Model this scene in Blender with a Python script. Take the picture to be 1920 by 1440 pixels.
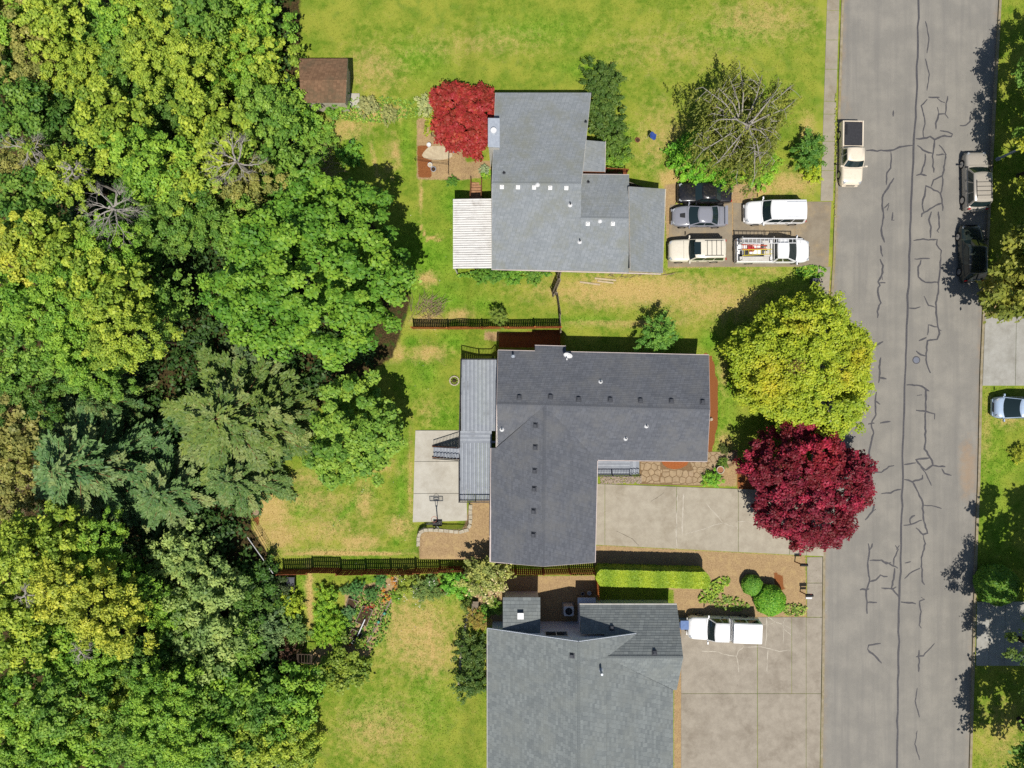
import bpy, bmesh, math, random
import numpy as np
from mathutils import Vector, Matrix
R = math.radians
for o in list(bpy.data.objects): bpy.data.objects.remove(o)
sc = bpy.context.scene; COL = sc.collection
# ---------------------------------------------------------------- camera, sky, sun, exposure
S = 0.045            # metres on the ground for one photograph pixel
H = 58.0             # the drone's height
cd = bpy.data.cameras.new('camera'); cam = bpy.data.objects.new('camera', cd); COL.objects.link(cam)
cam.location = (0, 0, H); cam.rotation_euler = (0, 0, 0)
cd.sensor_width = 36; cd.lens = 36*H/(1920*S); cd.clip_end = 3000; cd.clip_start = 0.5
sc.camera = cam
EL, AZ = 63.0, 5.0   # sun height; degrees east of due south (south is the bottom of the picture)
wd = bpy.data.worlds.new('World'); sc.world = wd; wd.use_nodes = True
nt = wd.node_tree; sky = nt.nodes.new('ShaderNodeTexSky'); sky.sky_type = 'NISHITA'; sky.sun_disc = False
sky.sun_elevation = R(EL); sky.sun_rotation = R(180 - AZ); sky.air_density = 1.0; sky.dust_density = 0.6
bg = nt.nodes['Background']; nt.links.new(sky.outputs[0], bg.inputs[0]); bg.inputs[1].default_value = 0.07
sd = bpy.data.lights.new('sun', 'SUN'); so = bpy.data.objects.new('sun', sd); COL.objects.link(so)
sd.energy = 4.6; sd.angle = R(0.53); sd.color = (1.0, 0.955, 0.88)
so.rotation_euler = (R(90-EL), 0, R(AZ)); so.location = (10, -60, 90)
sc.view_settings.view_transform = 'Standard'; sc.view_settings.look = 'None'
sc.view_settings.exposure = 0.25; sc.view_settings.gamma = 1.0; sc.view_settings.use_curve_mapping = False
sc.render.engine = 'CYCLES'
sc.cycles.max_bounces = 4; sc.cycles.diffuse_bounces = 2; sc.cycles.glossy_bounces = 2
sc.cycles.transmission_bounces = 3; sc.cycles.transparent_max_bounces = 4
sc.cycles.use_denoising = False

# ---------------------------------------------------------------- helpers
def W(px, py, z=0.0):
    k = S*(H-z)/H
    return Vector(((px-960)*k, (720-py)*k, z))
def lin(c):
    c = c/255.0
    return c/12.92 if c <= .04045 else ((c+.055)/1.055)**2.4
def C(r, g, b, k=1.45):
    return (min(lin(r)/k, .9), min(lin(g)/k, .9), min(lin(b)/k, .9), 1)

def sd_poly(X, Y, poly):
    """signed distance, negative inside"""
    P = np.array(poly, float); n = len(P)
    d = np.full(X.shape, 1e9); inside = np.zeros(X.shape, bool)
    for i in range(n):
        ax, ay = P[i]; bx, by = P[(i+1) % n]
        ex, ey = bx-ax, by-ay; wx, wy = X-ax, Y-ay
        t = np.clip((wx*ex+wy*ey)/(ex*ex+ey*ey+1e-12), 0, 1)
        d = np.minimum(d, np.hypot(wx-ex*t, wy-ey*t))
        if ay != by:
            c = ((ay > Y) != (by > Y)) & (X < (bx-ax)*(Y-ay)/(by-ay)+ax)
            inside ^= c
    return np.where(inside, -d, d)
def ss(a, b, x):
    t = np.clip((x-a)/(b-a), 0, 1); return t*t*(3-2*t)
def wp(pts): return [tuple(W(*p)[:2]) for p in pts]

ROAD_L = [(1603, -600), (1583, -40), (1576, 180), (1572, 300), (1566, 480), (1559, 600), (1552, 850), (1547, 1030), (1545, 1260), (1541, 1480), (1524, 2040)]
ROAD_R = [(1907, -600), (1876, -40), (1864, 180), (1853, 400), (1844, 560), (1838, 700), (1834, 894), (1828, 1050), (1823, 1260), (1817, 1480), (1800, 2040)]
ROAD = wp(ROAD_L) + wp(ROAD_R[::-1])
PATIO = wp([(779, 807), (870, 807), (876, 976), (774, 979)])
BED = wp([(784, 1050), (783, 1012), (788, 996), (800, 990), (868, 991), (878, 984), (881, 940), (900, 925), (960, 925), (960, 1052)])
PIT = wp([(915, 617), (1056, 617), (1056, 662), (925, 662)])
def terr(x, y):
    x = np.asarray(x, float); y = np.asarray(y, float)
    x, y = np.broadcast_arrays(x, y)
    z = -0.7*ss(-2.6, -4.6, x)
    z = z - 6.0*ss(-21.0, -44.0, x)*(1+.12*np.sin(y*.16+1.0))
    z = z - 2.0*ss(-44, -90, x)
    nz = .05*np.sin(x*.9+y*.4)*np.sin(y*.7-x*.3)
    z = z + nz*ss(-8, -24, x)*3
    q = 1-ss(-.35, .1, sd_poly(x, y, PIT)); z = z*(1-q) + q*(-.85)
    b = 1-ss(-.06, .12, sd_poly(x, y, BED)); z = z*(1-b) + b*(-.03)
    p = 1-ss(.05, .3, sd_poly(x, y, PATIO)); z = z*(1-p) + p*(-.76)
    r = 1-ss(.0, .25, sd_poly(x, y, ROAD)); z = z*(1-r) + r*(-.22)
    return z
def tz(x, y): return float(terr(np.array([x]), np.array([y]))[0])
def G(px, py, dz=0.0):
    z = 0.0
    for _ in range(5):
        p = W(px, py, z); z = tz(p.x, p.y)
    p = W(px, py, z); p.z = z+dz
    return p

OFF = {}
def thing(name, label, cat, loc=(0, 0, 0), group=None, kind=None, rz=0):
    o = bpy.data.objects.new(name, None); COL.objects.link(o)
    o.empty_display_size = .3; o.location = loc; o.rotation_euler = (0, 0, rz)
    tag(o, label, cat, group, kind); OFF[o.name] = Vector(loc)
    return o
def tag(o, label=None, cat=None, group=None, kind=None):
    if label: o['label'] = label
    if cat: o['category'] = cat
    if group: o['group'] = group
    if kind: o['kind'] = kind
    return o
def link(name, me, parent=None, loc=(0, 0, 0)):
    o = bpy.data.objects.new(name, me); COL.objects.link(o); o.location = loc
    if parent is not None: o.parent = parent
    OFF[o.name] = (OFF[parent.name] if parent is not None else Vector((0, 0, 0))) + Vector(loc)
    return o
def copy_tree(o, parent=None):
    c = o.copy(); COL.objects.link(c); c.parent = parent; OFF[c.name] = OFF.get(o.name, Vector()).copy()
    for ch in o.children: copy_tree(ch, c)
    return c

class MB:
    """collects polygons in world coordinates"""
    def __init__(s): s.v = []; s.f = []; s.uv = []
    def add(s, vs, fs):
        b = len(s.v); s.v += [tuple(v) for v in vs]; s.f += [tuple(i+b for i in f) for f in fs]; return s
    def box(s, c, size, rz=0.0, rx=0.0, ry=0.0):
        hx, hy, hz = size[0]/2, size[1]/2, size[2]/2
        M = Matrix.Translation(c) @ Matrix.Rotation(rz, 4, 'Z') @ Matrix.Rotation(ry, 4, 'Y') @ Matrix.Rotation(rx, 4, 'X')
        vs = [M @ Vector((x*hx, y*hy, z*hz)) for z in (-1, 1) for x, y in ((-1, -1), (1, -1), (1, 1), (-1, 1))]
        return s.add(vs, [(3, 2, 1, 0), (4, 5, 6, 7), (0, 1, 5, 4), (1, 2, 6, 5), (2, 3, 7, 6), (3, 0, 4, 7)])
    def bar(s, a, b, w, h, up=(0, 0, 1)):
        a = Vector(a); b = Vector(b); d = (b-a).normalized(); u = Vector(up)
        sdv = d.cross(u)
        if sdv.length < 1e-4: sdv = d.cross(Vector((1, 0, 0)))
        sdv.normalize(); u = sdv.cross(d)
        vs = [p + sdv*(i*w/2) + u*(j*h/2) for p in (a, b) for i, j in ((-1, -1), (1, -1), (1, 1), (-1, 1))]
        return s.add(vs, [(0, 1, 2, 3), (7, 6, 5, 4), (0, 4, 5, 1), (1, 5, 6, 2), (2, 6, 7, 3), (3, 7, 4, 0)])
    def tube(s, pts, rad, n=6, cap=True):
        pts = [Vector(p) for p in pts]
        if not isinstance(rad, (list, tuple)): rad = [rad]*len(pts)
        b = len(s.v)
        for i, p in enumerate(pts):
            d = (pts[min(i+1, len(pts)-1)]-pts[max(i-1, 0)])
            d = d.normalized() if d.length > 1e-6 else Vector((0, 0, 1))
            a = d.cross(Vector((0, 0, 1)) if abs(d.z) < .9 else Vector((1, 0, 0))).normalized(); c = d.cross(a)
            for k in range(n):
                t = 2*math.pi*k/n; s.v.append(tuple(p + (a*math.cos(t)+c*math.sin(t))*rad[i]))
        for i in range(len(pts)-1):
            for k in range(n):
                q = b+i*n; s.f.append((q+k, q+(k+1) % n, q+n+(k+1) % n, q+n+k))
        if cap:
            s.f.append(tuple(b+k for k in range(n))[::-1]); s.f.append(tuple(b+(len(pts)-1)*n+k for k in range(n)))
        return s
    def prism(s, poly, z0, z1, inset=0.0, jit=None):
        """poly of (x,y); z0/z1 numbers or lists"""
        n = len(poly); A = sum(poly[i][0]*poly[(i+1) % n][1]-poly[(i+1) % n][0]*poly[i][1] for i in range(n))
        if A < 0: poly = poly[::-1]
        cx = sum(p[0] for p in poly)/n; cy = sum(p[1] for p in poly)/n
        zb = z0 if isinstance(z0, (list, tuple)) else [z0]*n; zt = z1 if isinstance(z1, (list, tuple)) else [z1]*n
        vs = [(p[0], p[1], zb[i]) for i, p in enumerate(poly)]
        if inset:
            bev = min(inset, .5*min(zt[i]-zb[i] for i in range(n)))
            vs += [(p[0], p[1], zt[i]-bev) for i, p in enumerate(poly)]
            for i, p in enumerate(poly):
                d = math.hypot(p[0]-cx, p[1]-cy) or 1
                vs.append((p[0]-(p[0]-cx)/d*inset, p[1]-(p[1]-cy)/d*inset, zt[i]))
            fs = [tuple(range(n))[::-1], tuple(range(2*n, 3*n))]
            for L in (0, 1):
                fs += [(L*n+i, L*n+(i+1) % n, (L+1)*n+(i+1) % n, (L+1)*n+i) for i in range(n)]
        else:
            vs += [(p[0], p[1], zt[i]) for i, p in enumerate(poly)]
            fs = [tuple(range(n))[::-1], tuple(range(n, 2*n))] + [(i, (i+1) % n, n+(i+1) % n, n+i) for i in range(n)]
        return s.add(vs, fs)
    def mesh(s, name, off=(0, 0, 0)):
        me = bpy.data.meshes.new(name); ox, oy, oz = off
        me.from_pydata([(x-ox, y-oy, z-oz) for x, y, z in s.v], [], s.f); me.update()
        return me
    def build(s, name, m, parent=None, smooth=False):
        off = OFF[parent.name] if parent is not None else Vector((0, 0, 0))
        me = s.mesh(name, off); me.materials.append(m)
        if smooth: me.polygons.foreach_set('use_smooth', [True]*len(me.polygons))
        return link(name, me, parent)

# ---------------------------------------------------------------- materials
def nm(name):
    m = bpy.data.materials.new(name); m.use_nodes = True; n = m.node_tree.nodes; l = m.node_tree.links
    return m, n, l, n['Principled BSDF']
def N(n, t, **kw):
    x = n.new(t)
    for k, v in kw.items(): setattr(x, k, v)
    return x
def mixc(n, l, fac, a, b):
    x = N(n, 'ShaderNodeMix', data_type='RGBA')
    for sock, v in ((x.inputs['Factor'], fac), (x.inputs['A'], a), (x.inputs['B'], b)):
        if hasattr(v, 'links'): l.new(v, sock)
        else: sock.default_value = v
    return x.outputs['Result']
def mth(n, l, op, a, b=0.0, clamp=False):
    x = N(n, 'ShaderNodeMath', operation=op); x.use_clamp = clamp
    for i, v in enumerate((a, b)):
        if hasattr(v, 'links'): l.new(v, x.inputs[i])
        else: x.inputs[i].default_value = v
    return x.outputs[0]
def ramp(n, l, fac, lo, hi):
    x = N(n, 'ShaderNodeMapRange'); x.interpolation_type = 'SMOOTHSTEP'
    l.new(fac, x.inputs[0]); x.inputs[1].default_value = lo; x.inputs[2].default_value = hi
    return x.outputs[0]
def noise(n, l, co, scale, detail=5, rough=.6):
    x = N(n, 'ShaderNodeTexNoise'); x.inputs['Scale'].default_value = scale
    x.inputs['Detail'].default_value = detail; x.inputs['Roughness'].default_value = rough
    l.new(co, x.inputs['Vector']); return x.outputs['Fac']
def pos(n): return N(n, 'ShaderNodeNewGeometry').outputs['Position']
def bump(n, l, bs, h, strength, dist):
    b = N(n, 'ShaderNodeBump'); b.inputs['Strength'].default_value = strength; b.inputs['Distance'].default_value = dist
    l.new(h, b.inputs['Height']); l.new(b.outputs[0], bs.inputs['Normal'])
def attr(n, name):
    a = N(n, 'ShaderNodeAttribute'); a.attribute_name = name; return a.outputs['Fac']
def pm(name, c1, c2=None, scale=3.0, rough=.85, bmp=0.0, spec=.25, metallic=0.0, c3=None, s3=.4, coat=0.0, bscale=40):
    m, n, l, b = nm(name)
    b.inputs['Roughness'].default_value = rough; b.inputs['Specular IOR Level'].default_value = spec
    b.inputs['Metallic'].default_value = metallic; b.inputs['Coat Weight'].default_value = coat
    b.inputs['Coat Roughness'].default_value = .08
    if c2 is None: b.inputs['Base Color'].default_value = c1
    else:
        P = pos(n); f = ramp(n, l, noise(n, l, P, scale, 8, .65), .3, .7); c = mixc(n, l, f, c1, c2)
        if c3 is not None: c = mixc(n, l, ramp(n, l, noise(n, l, P, s3, 6, .7), .5, .72), c, c3)
        l.new(c, b.inputs['Base Color'])
    if bmp: bump(n, l, b, noise(n, l, pos(n), bscale, 4, .6), bmp, .02)
    return m
def leaf_mat(name, alt=None, trans=.3, vary=.75, hue=.05, gain=1.4):
    m, n, l, b = nm(name)
    oi = N(n, 'ShaderNodeObjectInfo').outputs['Color']; t = attr(n, 'tint')
    hs = N(n, 'ShaderNodeHueSaturation')
    l.new(mth(n, l, 'ADD', mth(n, l, 'MULTIPLY', t, -hue), .5+hue/2), hs.inputs['Hue'])
    l.new(mth(n, l, 'ADD', mth(n, l, 'MULTIPLY', t, vary*gain), (1-vary/2)*gain), hs.inputs['Value'])
    c = oi
    if alt is not None: c = mixc(n, l, attr(n, 'alt'), oi, alt)
    l.new(c, hs.inputs['Color']); c = hs.outputs[0]
    l.new(c, b.inputs['Base Color']); b.inputs['Roughness'].default_value = .55; b.inputs['Specular IOR Level'].default_value = .3
    tr = N(n, 'ShaderNodeBsdfTranslucent'); l.new(c, tr.inputs[0])
    mx = N(n, 'ShaderNodeMixShader'); mx.inputs[0].default_value = trans
    l.new(b.outputs[0], mx.inputs[1]); l.new(tr.outputs[0], mx.inputs[2])
    l.new(mx.outputs[0], n['Material Output'].inputs[0])
    return m

def ground_mat(name, grass=False):
    m, n, l, b = nm(name); P = pos(n)
    n5 = noise(n, l, P, .8, 4, .55)
    n1 = noise(n, l, P, .35, 6, .62); n2 = noise(n, l, P, 1.6, 7, .68); n3 = noise(n, l, P, 9, 6, .7); n4 = noise(n, l, P, 38, 3, .6)
    green = mixc(n, l, ramp(n, l, n2, .35, .68), C(112, 142, 40), C(152, 166, 60))
    green = mixc(n, l, ramp(n, l, n1, .4, .65), green, C(164, 170, 66))
    green = mixc(n, l, attr(n, 'lush'), green, mixc(n, l, ramp(n, l, n2, .35, .65), C(100, 146, 34), C(138, 178, 54)))
    green = mixc(n, l, mth(n, l, 'MULTIPLY', ramp(n, l, n5, .52, .72), .6), green, C(98, 138, 40))
    straw = mixc(n, l, ramp(n, l, n3, .35, .7), C(192, 166, 96), C(220, 192, 128))
    dryf = mth(n, l, 'ADD', mth(n, l, 'MULTIPLY', attr(n, 'dry'), 1.35), mth(n, l, 'SUBTRACT', mth(n, l, 'MULTIPLY', n2, 1.5), .78))
    dryf = mth(n, l, 'ADD', dryf, mth(n, l, 'SUBTRACT', mth(n, l, 'MULTIPLY', n3, .5), .25))
    c = mixc(n, l, ramp(n, l, dryf, .12, 1.0), green, straw)
    soil = mixc(n, l, ramp(n, l, n3, .3, .7), C(158, 130, 94), C(198, 168, 126))
    soil = mixc(n, l, mth(n, l, 'MULTIPLY', ramp(n, l, n2, .45, .68), .6), soil, C(204, 176, 124))
    sf = mth(n, l, 'ADD', attr(n, 'soil'), mth(n, l, 'SUBTRACT', n3, .5))
    c = mixc(n, l, ramp(n, l, sf, .35, .65), c, soil)
    mul = mixc(n, l, ramp(n, l, n4, .35, .7), C(132, 80, 46), C(172, 112, 68))
    c = mixc(n, l, ramp(n, l, mth(n, l, 'ADD', attr(n, 'mulch'), mth(n, l, 'SUBTRACT', n3, .5)), .4, .6), c, mul)
    lit = mixc(n, l, ramp(n, l, n3, .35, .68), C(48, 44, 26), C(104, 84, 54))
    lit = mixc(n, l, ramp(n, l, n2, .5, .66), lit, C(66, 92, 34))
    c = mixc(n, l, ramp(n, l, mth(n, l, 'ADD', attr(n, 'litter'), mth(n, l, 'MULTIPLY', mth(n, l, 'SUBTRACT', n2, .5), .9)), .35, .65), c, lit)
    v = N(n, 'ShaderNodeHueSaturation'); l.new(c, v.inputs['Color'])
    l.new(mth(n, l, 'ADD', mth(n, l, 'MULTIPLY', n4, .7), .62), v.inputs['Value']); l.new(v.outputs[0], b.inputs['Base Color'])
    b.inputs['Roughness'].default_value = .95; b.inputs['Specular IOR Level'].default_value = .1
    if grass:
        tr = N(n, 'ShaderNodeBsdfTranslucent'); l.new(v.outputs[0], tr.inputs[0]); mx = N(n, 'ShaderNodeMixShader'); mx.inputs[0].default_value = .5
        l.new(b.outputs[0], mx.inputs[1]); l.new(tr.outputs[0], mx.inputs[2]); l.new(mx.outputs[0], n['Material Output'].inputs[0])
    if not grass: bump(n, l, b, mth(n, l, 'ADD', n3, mth(n, l, 'MULTIPLY', n4, .6)), .5, .05)
    return m

def shingle_mat(name, base, var, w=.31, hgt=.16, stain=None):
    m, n, l, b = nm(name)
    uv = N(n, 'ShaderNodeUVMap').outputs[0]
    br = N(n, 'ShaderNodeTexBrick'); l.new(uv, br.inputs['Vector']); br.offset = .37; br.squash = 1
    br.inputs['Scale'].default_value = 1; br.inputs['Brick Width'].default_value = w; br.inputs['Row Height'].default_value = hgt
    br.inputs['Mortar Size'].default_value = .011; br.inputs['Color1'].default_value = (0, 0, 0, 1); br.inputs['Color2'].default_value = (1, 1, 1, 1)
    br.inputs['Mortar'].default_value = (.1, .1, .1, 1)
    P = pos(n)
    c = mixc(n, l, br.outputs['Color'], base, var)
    c = mixc(n, l, mth(n, l, 'MULTIPLY', br.outputs['Fac'], .55), c, tuple(x*.45 for x in base[:3])+(1,))
    c = mixc(n, l, mth(n, l, 'MULTIPLY', ramp(n, l, noise(n, l, P, .8, 8, .7), .35, .75), .4), c, tuple(x*.8 for x in base[:3])+(1,))
    if stain: c = mixc(n, l, mth(n, l, 'MULTIPLY', ramp(n, l, noise(n, l, P, .5, 5, .7), .42, .7), .7), c, stain)
    hs = N(n, 'ShaderNodeHueSaturation'); l.new(c, hs.inputs['Color'])
    l.new(mth(n, l, 'ADD', mth(n, l, 'MULTIPLY', noise(n, l, P, 22, 4, .7), .7), .65), hs.inputs['Value'])
    l.new(hs.outputs[0], b.inputs['Base Color']); b.inputs['Roughness'].default_value = .92; b.inputs['Specular IOR Level'].default_value = .15
    bump(n, l, b, noise(n, l, P, 60, 3, .6), .5, .01)
    return m

def asphalt_mat():
    m, n, l, b = nm('asphalt'); P = pos(n)
    c = mixc(n, l, ramp(n, l, noise(n, l, P, .5, 6, .6), .35, .68), C(146, 142, 134), C(160, 155, 145))
    mp = N(n, 'ShaderNodeMapping'); mp.inputs['Scale'].default_value = (1.3, .06, 1); mp.inputs['Rotation'].default_value = (0, 0, R(-2)); l.new(P, mp.inputs[0])
    c = mixc(n, l, mth(n, l, 'MULTIPLY', ramp(n, l, noise(n, l, mp.outputs[0], 1, 5, .6), .42, .68), .5), c, C(132, 129, 124))
    # brown silt washed against the kerbs, by a wear attribute with its own shape
    sf = mth(n, l, 'ADD', attr(n, 'silt'), mth(n, l, 'SUBTRACT', noise(n, l, P, 1.4, 8, .75), .5))
    c = mixc(n, l, mth(n, l, 'MULTIPLY', ramp(n, l, sf, .35, .85), .75), c, C(170, 146, 120))
    sp = ramp(n, l, noise(n, l, P, 45, 3, .7), .25, .8)
    hs = N(n, 'ShaderNodeHueSaturation'); l.new(c, hs.inputs['Color']); l.new(mth(n, l, 'ADD', mth(n, l, 'MULTIPLY', sp, .34), .83), hs.inputs['Value'])
    l.new(hs.outputs[0], b.inputs['Base Color']); b.inputs['Roughness'].default_value = .9; b.inputs['Specular IOR Level'].default_value = .2
    bump(n, l, b, noise(n, l, P, 90, 3, .6), .4, .008)
    return m
def concrete_mat(name, a, bb, stain, sc2=1.2):
    m, n, l, b = nm(name); P = pos(n)
    c = mixc(n, l, ramp(n, l, noise(n, l, P, sc2, 8, .68), .3, .7), a, bb)
    c = mixc(n, l, mth(n, l, 'MULTIPLY', ramp(n, l, noise(n, l, P, .42, 7, .72), .46, .74), .85), c, stain)
    c = mixc(n, l, mth(n, l, 'MULTIPLY', ramp(n, l, noise(n, l, P, 2.3, 5, .8), .62, .76), .5), c, tuple(x*.72 for x in stain[:3])+(1,))
    hs = N(n, 'ShaderNodeHueSaturation'); l.new(c, hs.inputs['Color']); l.new(mth(n, l, 'ADD', mth(n, l, 'MULTIPLY', noise(n, l, P, 26, 4, .7), .36), .82), hs.inputs['Value'])
    l.new(hs.outputs[0], b.inputs['Base Color']); b.inputs['Roughness'].default_value = .9; b.inputs['Specular IOR Level'].default_value = .2
    bump(n, l, b, noise(n, l, P, 50, 4, .6), .35, .01)
    return m
def paint_mat(name, rough=.3, coat=.6, metallic=0.0):
    m, n, l, b = nm(name); P = pos(n)
    oi = N(n, 'ShaderNodeObjectInfo').outputs['Color']
    d = mixc(n, l, mth(n, l, 'MULTIPLY', ramp(n, l, noise(n, l, P, 5, 6, .7), .45, .8), .22), oi, C(150, 135, 110))
    l.new(d, b.inputs['Base Color']); b.inputs['Roughness'].default_value = rough; b.inputs['Coat Weight'].default_value = coat
    b.inputs['Coat Roughness'].default_value = .1; b.inputs['Metallic'].default_value = metallic
    return m

M = dict(
    ground=ground_mat('ground'), grass=ground_mat('grass', True), asphalt=asphalt_mat(),
    tar=pm('tar_sealant', C(78, 77, 80), C(94, 92, 95), 6, .7),
    conc=concrete_mat('driveway_concrete', C(190, 181, 162), C(174, 164, 146), C(154, 142, 122)),
    conc2=concrete_mat('old_concrete', C(178, 168, 152), C(160, 150, 135), C(138, 127, 112)),
    concp=concrete_mat('patio_concrete', C(208, 203, 190), C(194, 188, 174), C(178, 170, 154)),
    walk=concrete_mat('sidewalk_concrete', C(178, 168, 150), C(162, 154, 138), C(146, 134, 112)),
    kerb=concrete_mat('kerb_concrete', C(176, 164, 140), C(150, 138, 110), C(150, 136, 80), 2.5),
    gravel=concrete_mat('gravel_asphalt', C(160, 148, 128), C(142, 130, 112), C(182, 158, 118), .9),
    concg=concrete_mat('grey_concrete', C(184, 182, 174), C(168, 165, 156), C(146, 142, 132)), palew=pm('pale_wood', C(214, 196, 164), C(190, 170, 138), 4, .9),
    steptan=pm('worn_step_wood', C(196, 150, 112), C(160, 116, 84), 5, .9, .3),
    effl=pm('pale_crack_filler', C(208, 200, 184), C(190, 181, 164), 3),
    joint=pm('dark_joint', C(128, 118, 100), C(104, 96, 82), 8),
    bark=pm('bark', C(96, 82, 66), C(62, 52, 42), 6, .95, .6),
    bark_pale=pm('pale_bark', C(190, 184, 174), C(150, 142, 132), 7, .9, .4),
    bark_red=pm('red_bark', C(150, 104, 70), C(104, 74, 52), 7, .9, .4),
    twig=pm('dry_twigs', C(184, 164, 134), C(140, 118, 92), 9, .95),
    leaf=leaf_mat('leaf', None, .28, .9, .06, 1.42), leafd=leaf_mat('leaf_dense', None, .22, .6),
    leafy=leaf_mat('leaf_golden', C(214, 190, 50, 1.45), .25, .55, .05, 1.35), leafr=leaf_mat('leaf_plum', C(180, 44, 54, 1.4), .2, .7, .03, 1.3),
    leafm=leaf_mat('leaf_maple', C(190, 100, 56, 1.4), .25, .6, .03, 1.1), needle=leaf_mat('needle', C(150, 160, 96), .12, .8, .06, 1.25),
    flower=leaf_mat('petal', None, .3, .5),
    shN=shingle_mat('grey_shingle', C(143, 149, 153), C(158, 163, 167), .33, .15, C(140, 142, 130)),
    shC=shingle_mat('charcoal_shingle', C(100, 103, 110), C(115, 118, 125), .33, .15, C(120, 120, 120)),
    shS=shingle_mat('green_grey_shingle', C(121, 127, 128), C(144, 150, 149), .36, .2, C(136, 140, 136)),
    white=pm('white_paint', C(226, 222, 214), C(206, 200, 190), 4, .6), cream=pm('cream_siding', C(214, 204, 184), C(190, 180, 160), 3, .75),
    bluew=pm('pale_blue_siding', C(226, 232, 240, 1.25), C(212, 220, 232, 1.25), 2, .7), tanw=pm('tan_siding', C(176, 164, 146), C(160, 148, 130), 3, .75),
    pinkw=pm('pink_white_trim', C(224, 208, 200), C(206, 190, 184), 5, .6),
    deck2=pm('grey_deck_board_dark', C(144, 150, 160), C(156, 162, 171), 2.2, .7), deck=pm('grey_deck_board', C(160, 166, 176), C(178, 184, 192), 2.2, .7, 0, .3, 0, C(140, 144, 150), .7),
    rail=pm('black_metal', C(34, 34, 40), None, 1, .45), black=pm('black_plastic', C(30, 30, 32), None, 1, .5), dvent=pm('dark_vent', C(92, 94, 100), C(80, 82, 88), 8, .6),
    galv=pm('galvanised', C(190, 198, 208), C(172, 180, 192), 5, .45, 0, .5, .12), pvc=pm('white_pvc', C(236, 236, 236), None, 1, .4),
    fence=pm('cedar_fence', C(150, 86, 48), C(112, 62, 36), 2.5, .9, .3), fence_o=pm('new_cedar', C(196, 118, 60), C(162, 92, 46), 2.5, .9, .3),
    fence_g=pm('weathered_wood', C(160, 146, 128), C(122, 110, 94), 4, .95, .3), wood=pm('brown_step_wood', C(152, 104, 70), C(118, 78, 50), 4, .9, .3),
    stone=pm('wall_stone', C(208, 198, 176), C(176, 164, 142), 5, .95, .5), flag=pm('flagstone', C(188, 164, 130), C(164, 142, 112), 3, .95, .4, .2, 0, C(184, 160, 132), .9),
    cobble=pm('river_cobble', C(196, 178, 156), C(150, 134, 118), 14, .85), grit=pm('path_grit', C(150, 122, 88), C(120, 98, 72), 9, .95),
    terra=pm('terracotta', C(186, 128, 92), C(150, 98, 70), 6, .8), soil=pm('dark_soil', C(88, 66, 46), C(60, 46, 34), 12, .95, .6),
    glass=pm('car_glass', (.012, .022, .024, 1), None, 1, .04, 0, .6), wglass=pm('window_glass', (.02, .026, .034, 1), None, 1, .05, 0, .6),
    paint=paint_mat('car_paint'), tyre=pm('tyre_rubber', (.012, .012, .013, 1), None, 1, .8), rim=pm('alloy', (.5, .5, .52, 1), None, 1, .3, 0, .5, .9),
    chrome=pm('chrome', (.6, .6, .62, 1), None, 1, .15, 0, .5, 1.0), red=pm('red_lens', (.35, .01, .015, 1), None, 1, .2, 0, .5),
    lens=pm('clear_lens', (.3, .32, .34, 1), None, 1, .1, 0, .6), trim=pm('dark_trim', (.02, .02, .022, 1), None, 1, .55),
    tonneau=pm('black_vinyl', C(64, 64, 68), C(54, 54, 58), 6, .7), bluep=pm('blue_plastic', C(84, 114, 168), C(104, 134, 186), 4, .5),
    blued=pm('blue_cloth', C(30, 60, 130), C(44, 80, 160), 6, .7), yellow=pm('yellow_fibreglass', C(220, 200, 70), None, 1, .5), orange=pm('orange_fibreglass', C(216, 96, 60), None, 1, .5),
    redp=pm('red_plastic', C(186, 44, 52), None, 1, .5), roofmetal=None, manhole=pm('cast_iron', C(140, 144, 156), C(120, 124, 136), 9, .6, .3, .3, .3),
    sand=pm('sand_patch', C(214, 198, 166), C(194, 176, 146), 5, .95, .3), green=pm('green_plastic', C(60, 160, 130), None, 1, .5),
)
def whitepanel_mat():
    m, n, l, b = nm('dirty_white_panel'); P = pos(n)
    mp = N(n, 'ShaderNodeMapping'); mp.inputs['Scale'].default_value = (.9, 14, 1); l.new(P, mp.inputs[0])
    d = ramp(n, l, noise(n, l, mp.outputs[0], 1.0, 6, .75), .5, .75)
    c = mixc(n, l, d, C(226, 224, 220, 1.2), C(130, 120, 110)); c = mixc(n, l, ramp(n, l, noise(n, l, P, 1.2, 5, .7), .5, .9), c, C(170, 160, 150))
    l.new(c, b.inputs['Base Color']); b.inputs['Roughness'].default_value = .5
    return m
M['panel'] = whitepanel_mat()
# ---------------------------------------------------------------- the ground sheet and what covers it
def axis(lo, hi, step, far):
    a = list(np.arange(lo, hi+1e-6, step)); g = step; L = []; R_ = []
    x = a[0]; y = a[-1]
    while x > -far: g *= 1.6; x -= g; y += g; L.insert(0, x); R_.append(y)
    return np.array(L+a+R_)
def blob(X, Y, px, py, rx, ry, v=1.0, rot=0):
    p = W(px, py); dx = X-p.x; dy = Y-p.y; c, s_ = math.cos(R(rot)), math.sin(R(rot))
    u = (dx*c+dy*s_)/(rx*S); w = (-dx*s_+dy*c)/(ry*S)
    return v*np.exp(-(u*u+w*w))
FOREST = wp([(-900, -600), (555, -600), (560, 150), (585, 260), (600, 330), (690, 400), (770, 560), (735, 670), (600, 760), (520, 870), (458, 935), (470, 1000), (522, 1072), (548, 1120), (530, 1220), (560, 1300), (575, 1600), (-900, 1900)])
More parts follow.
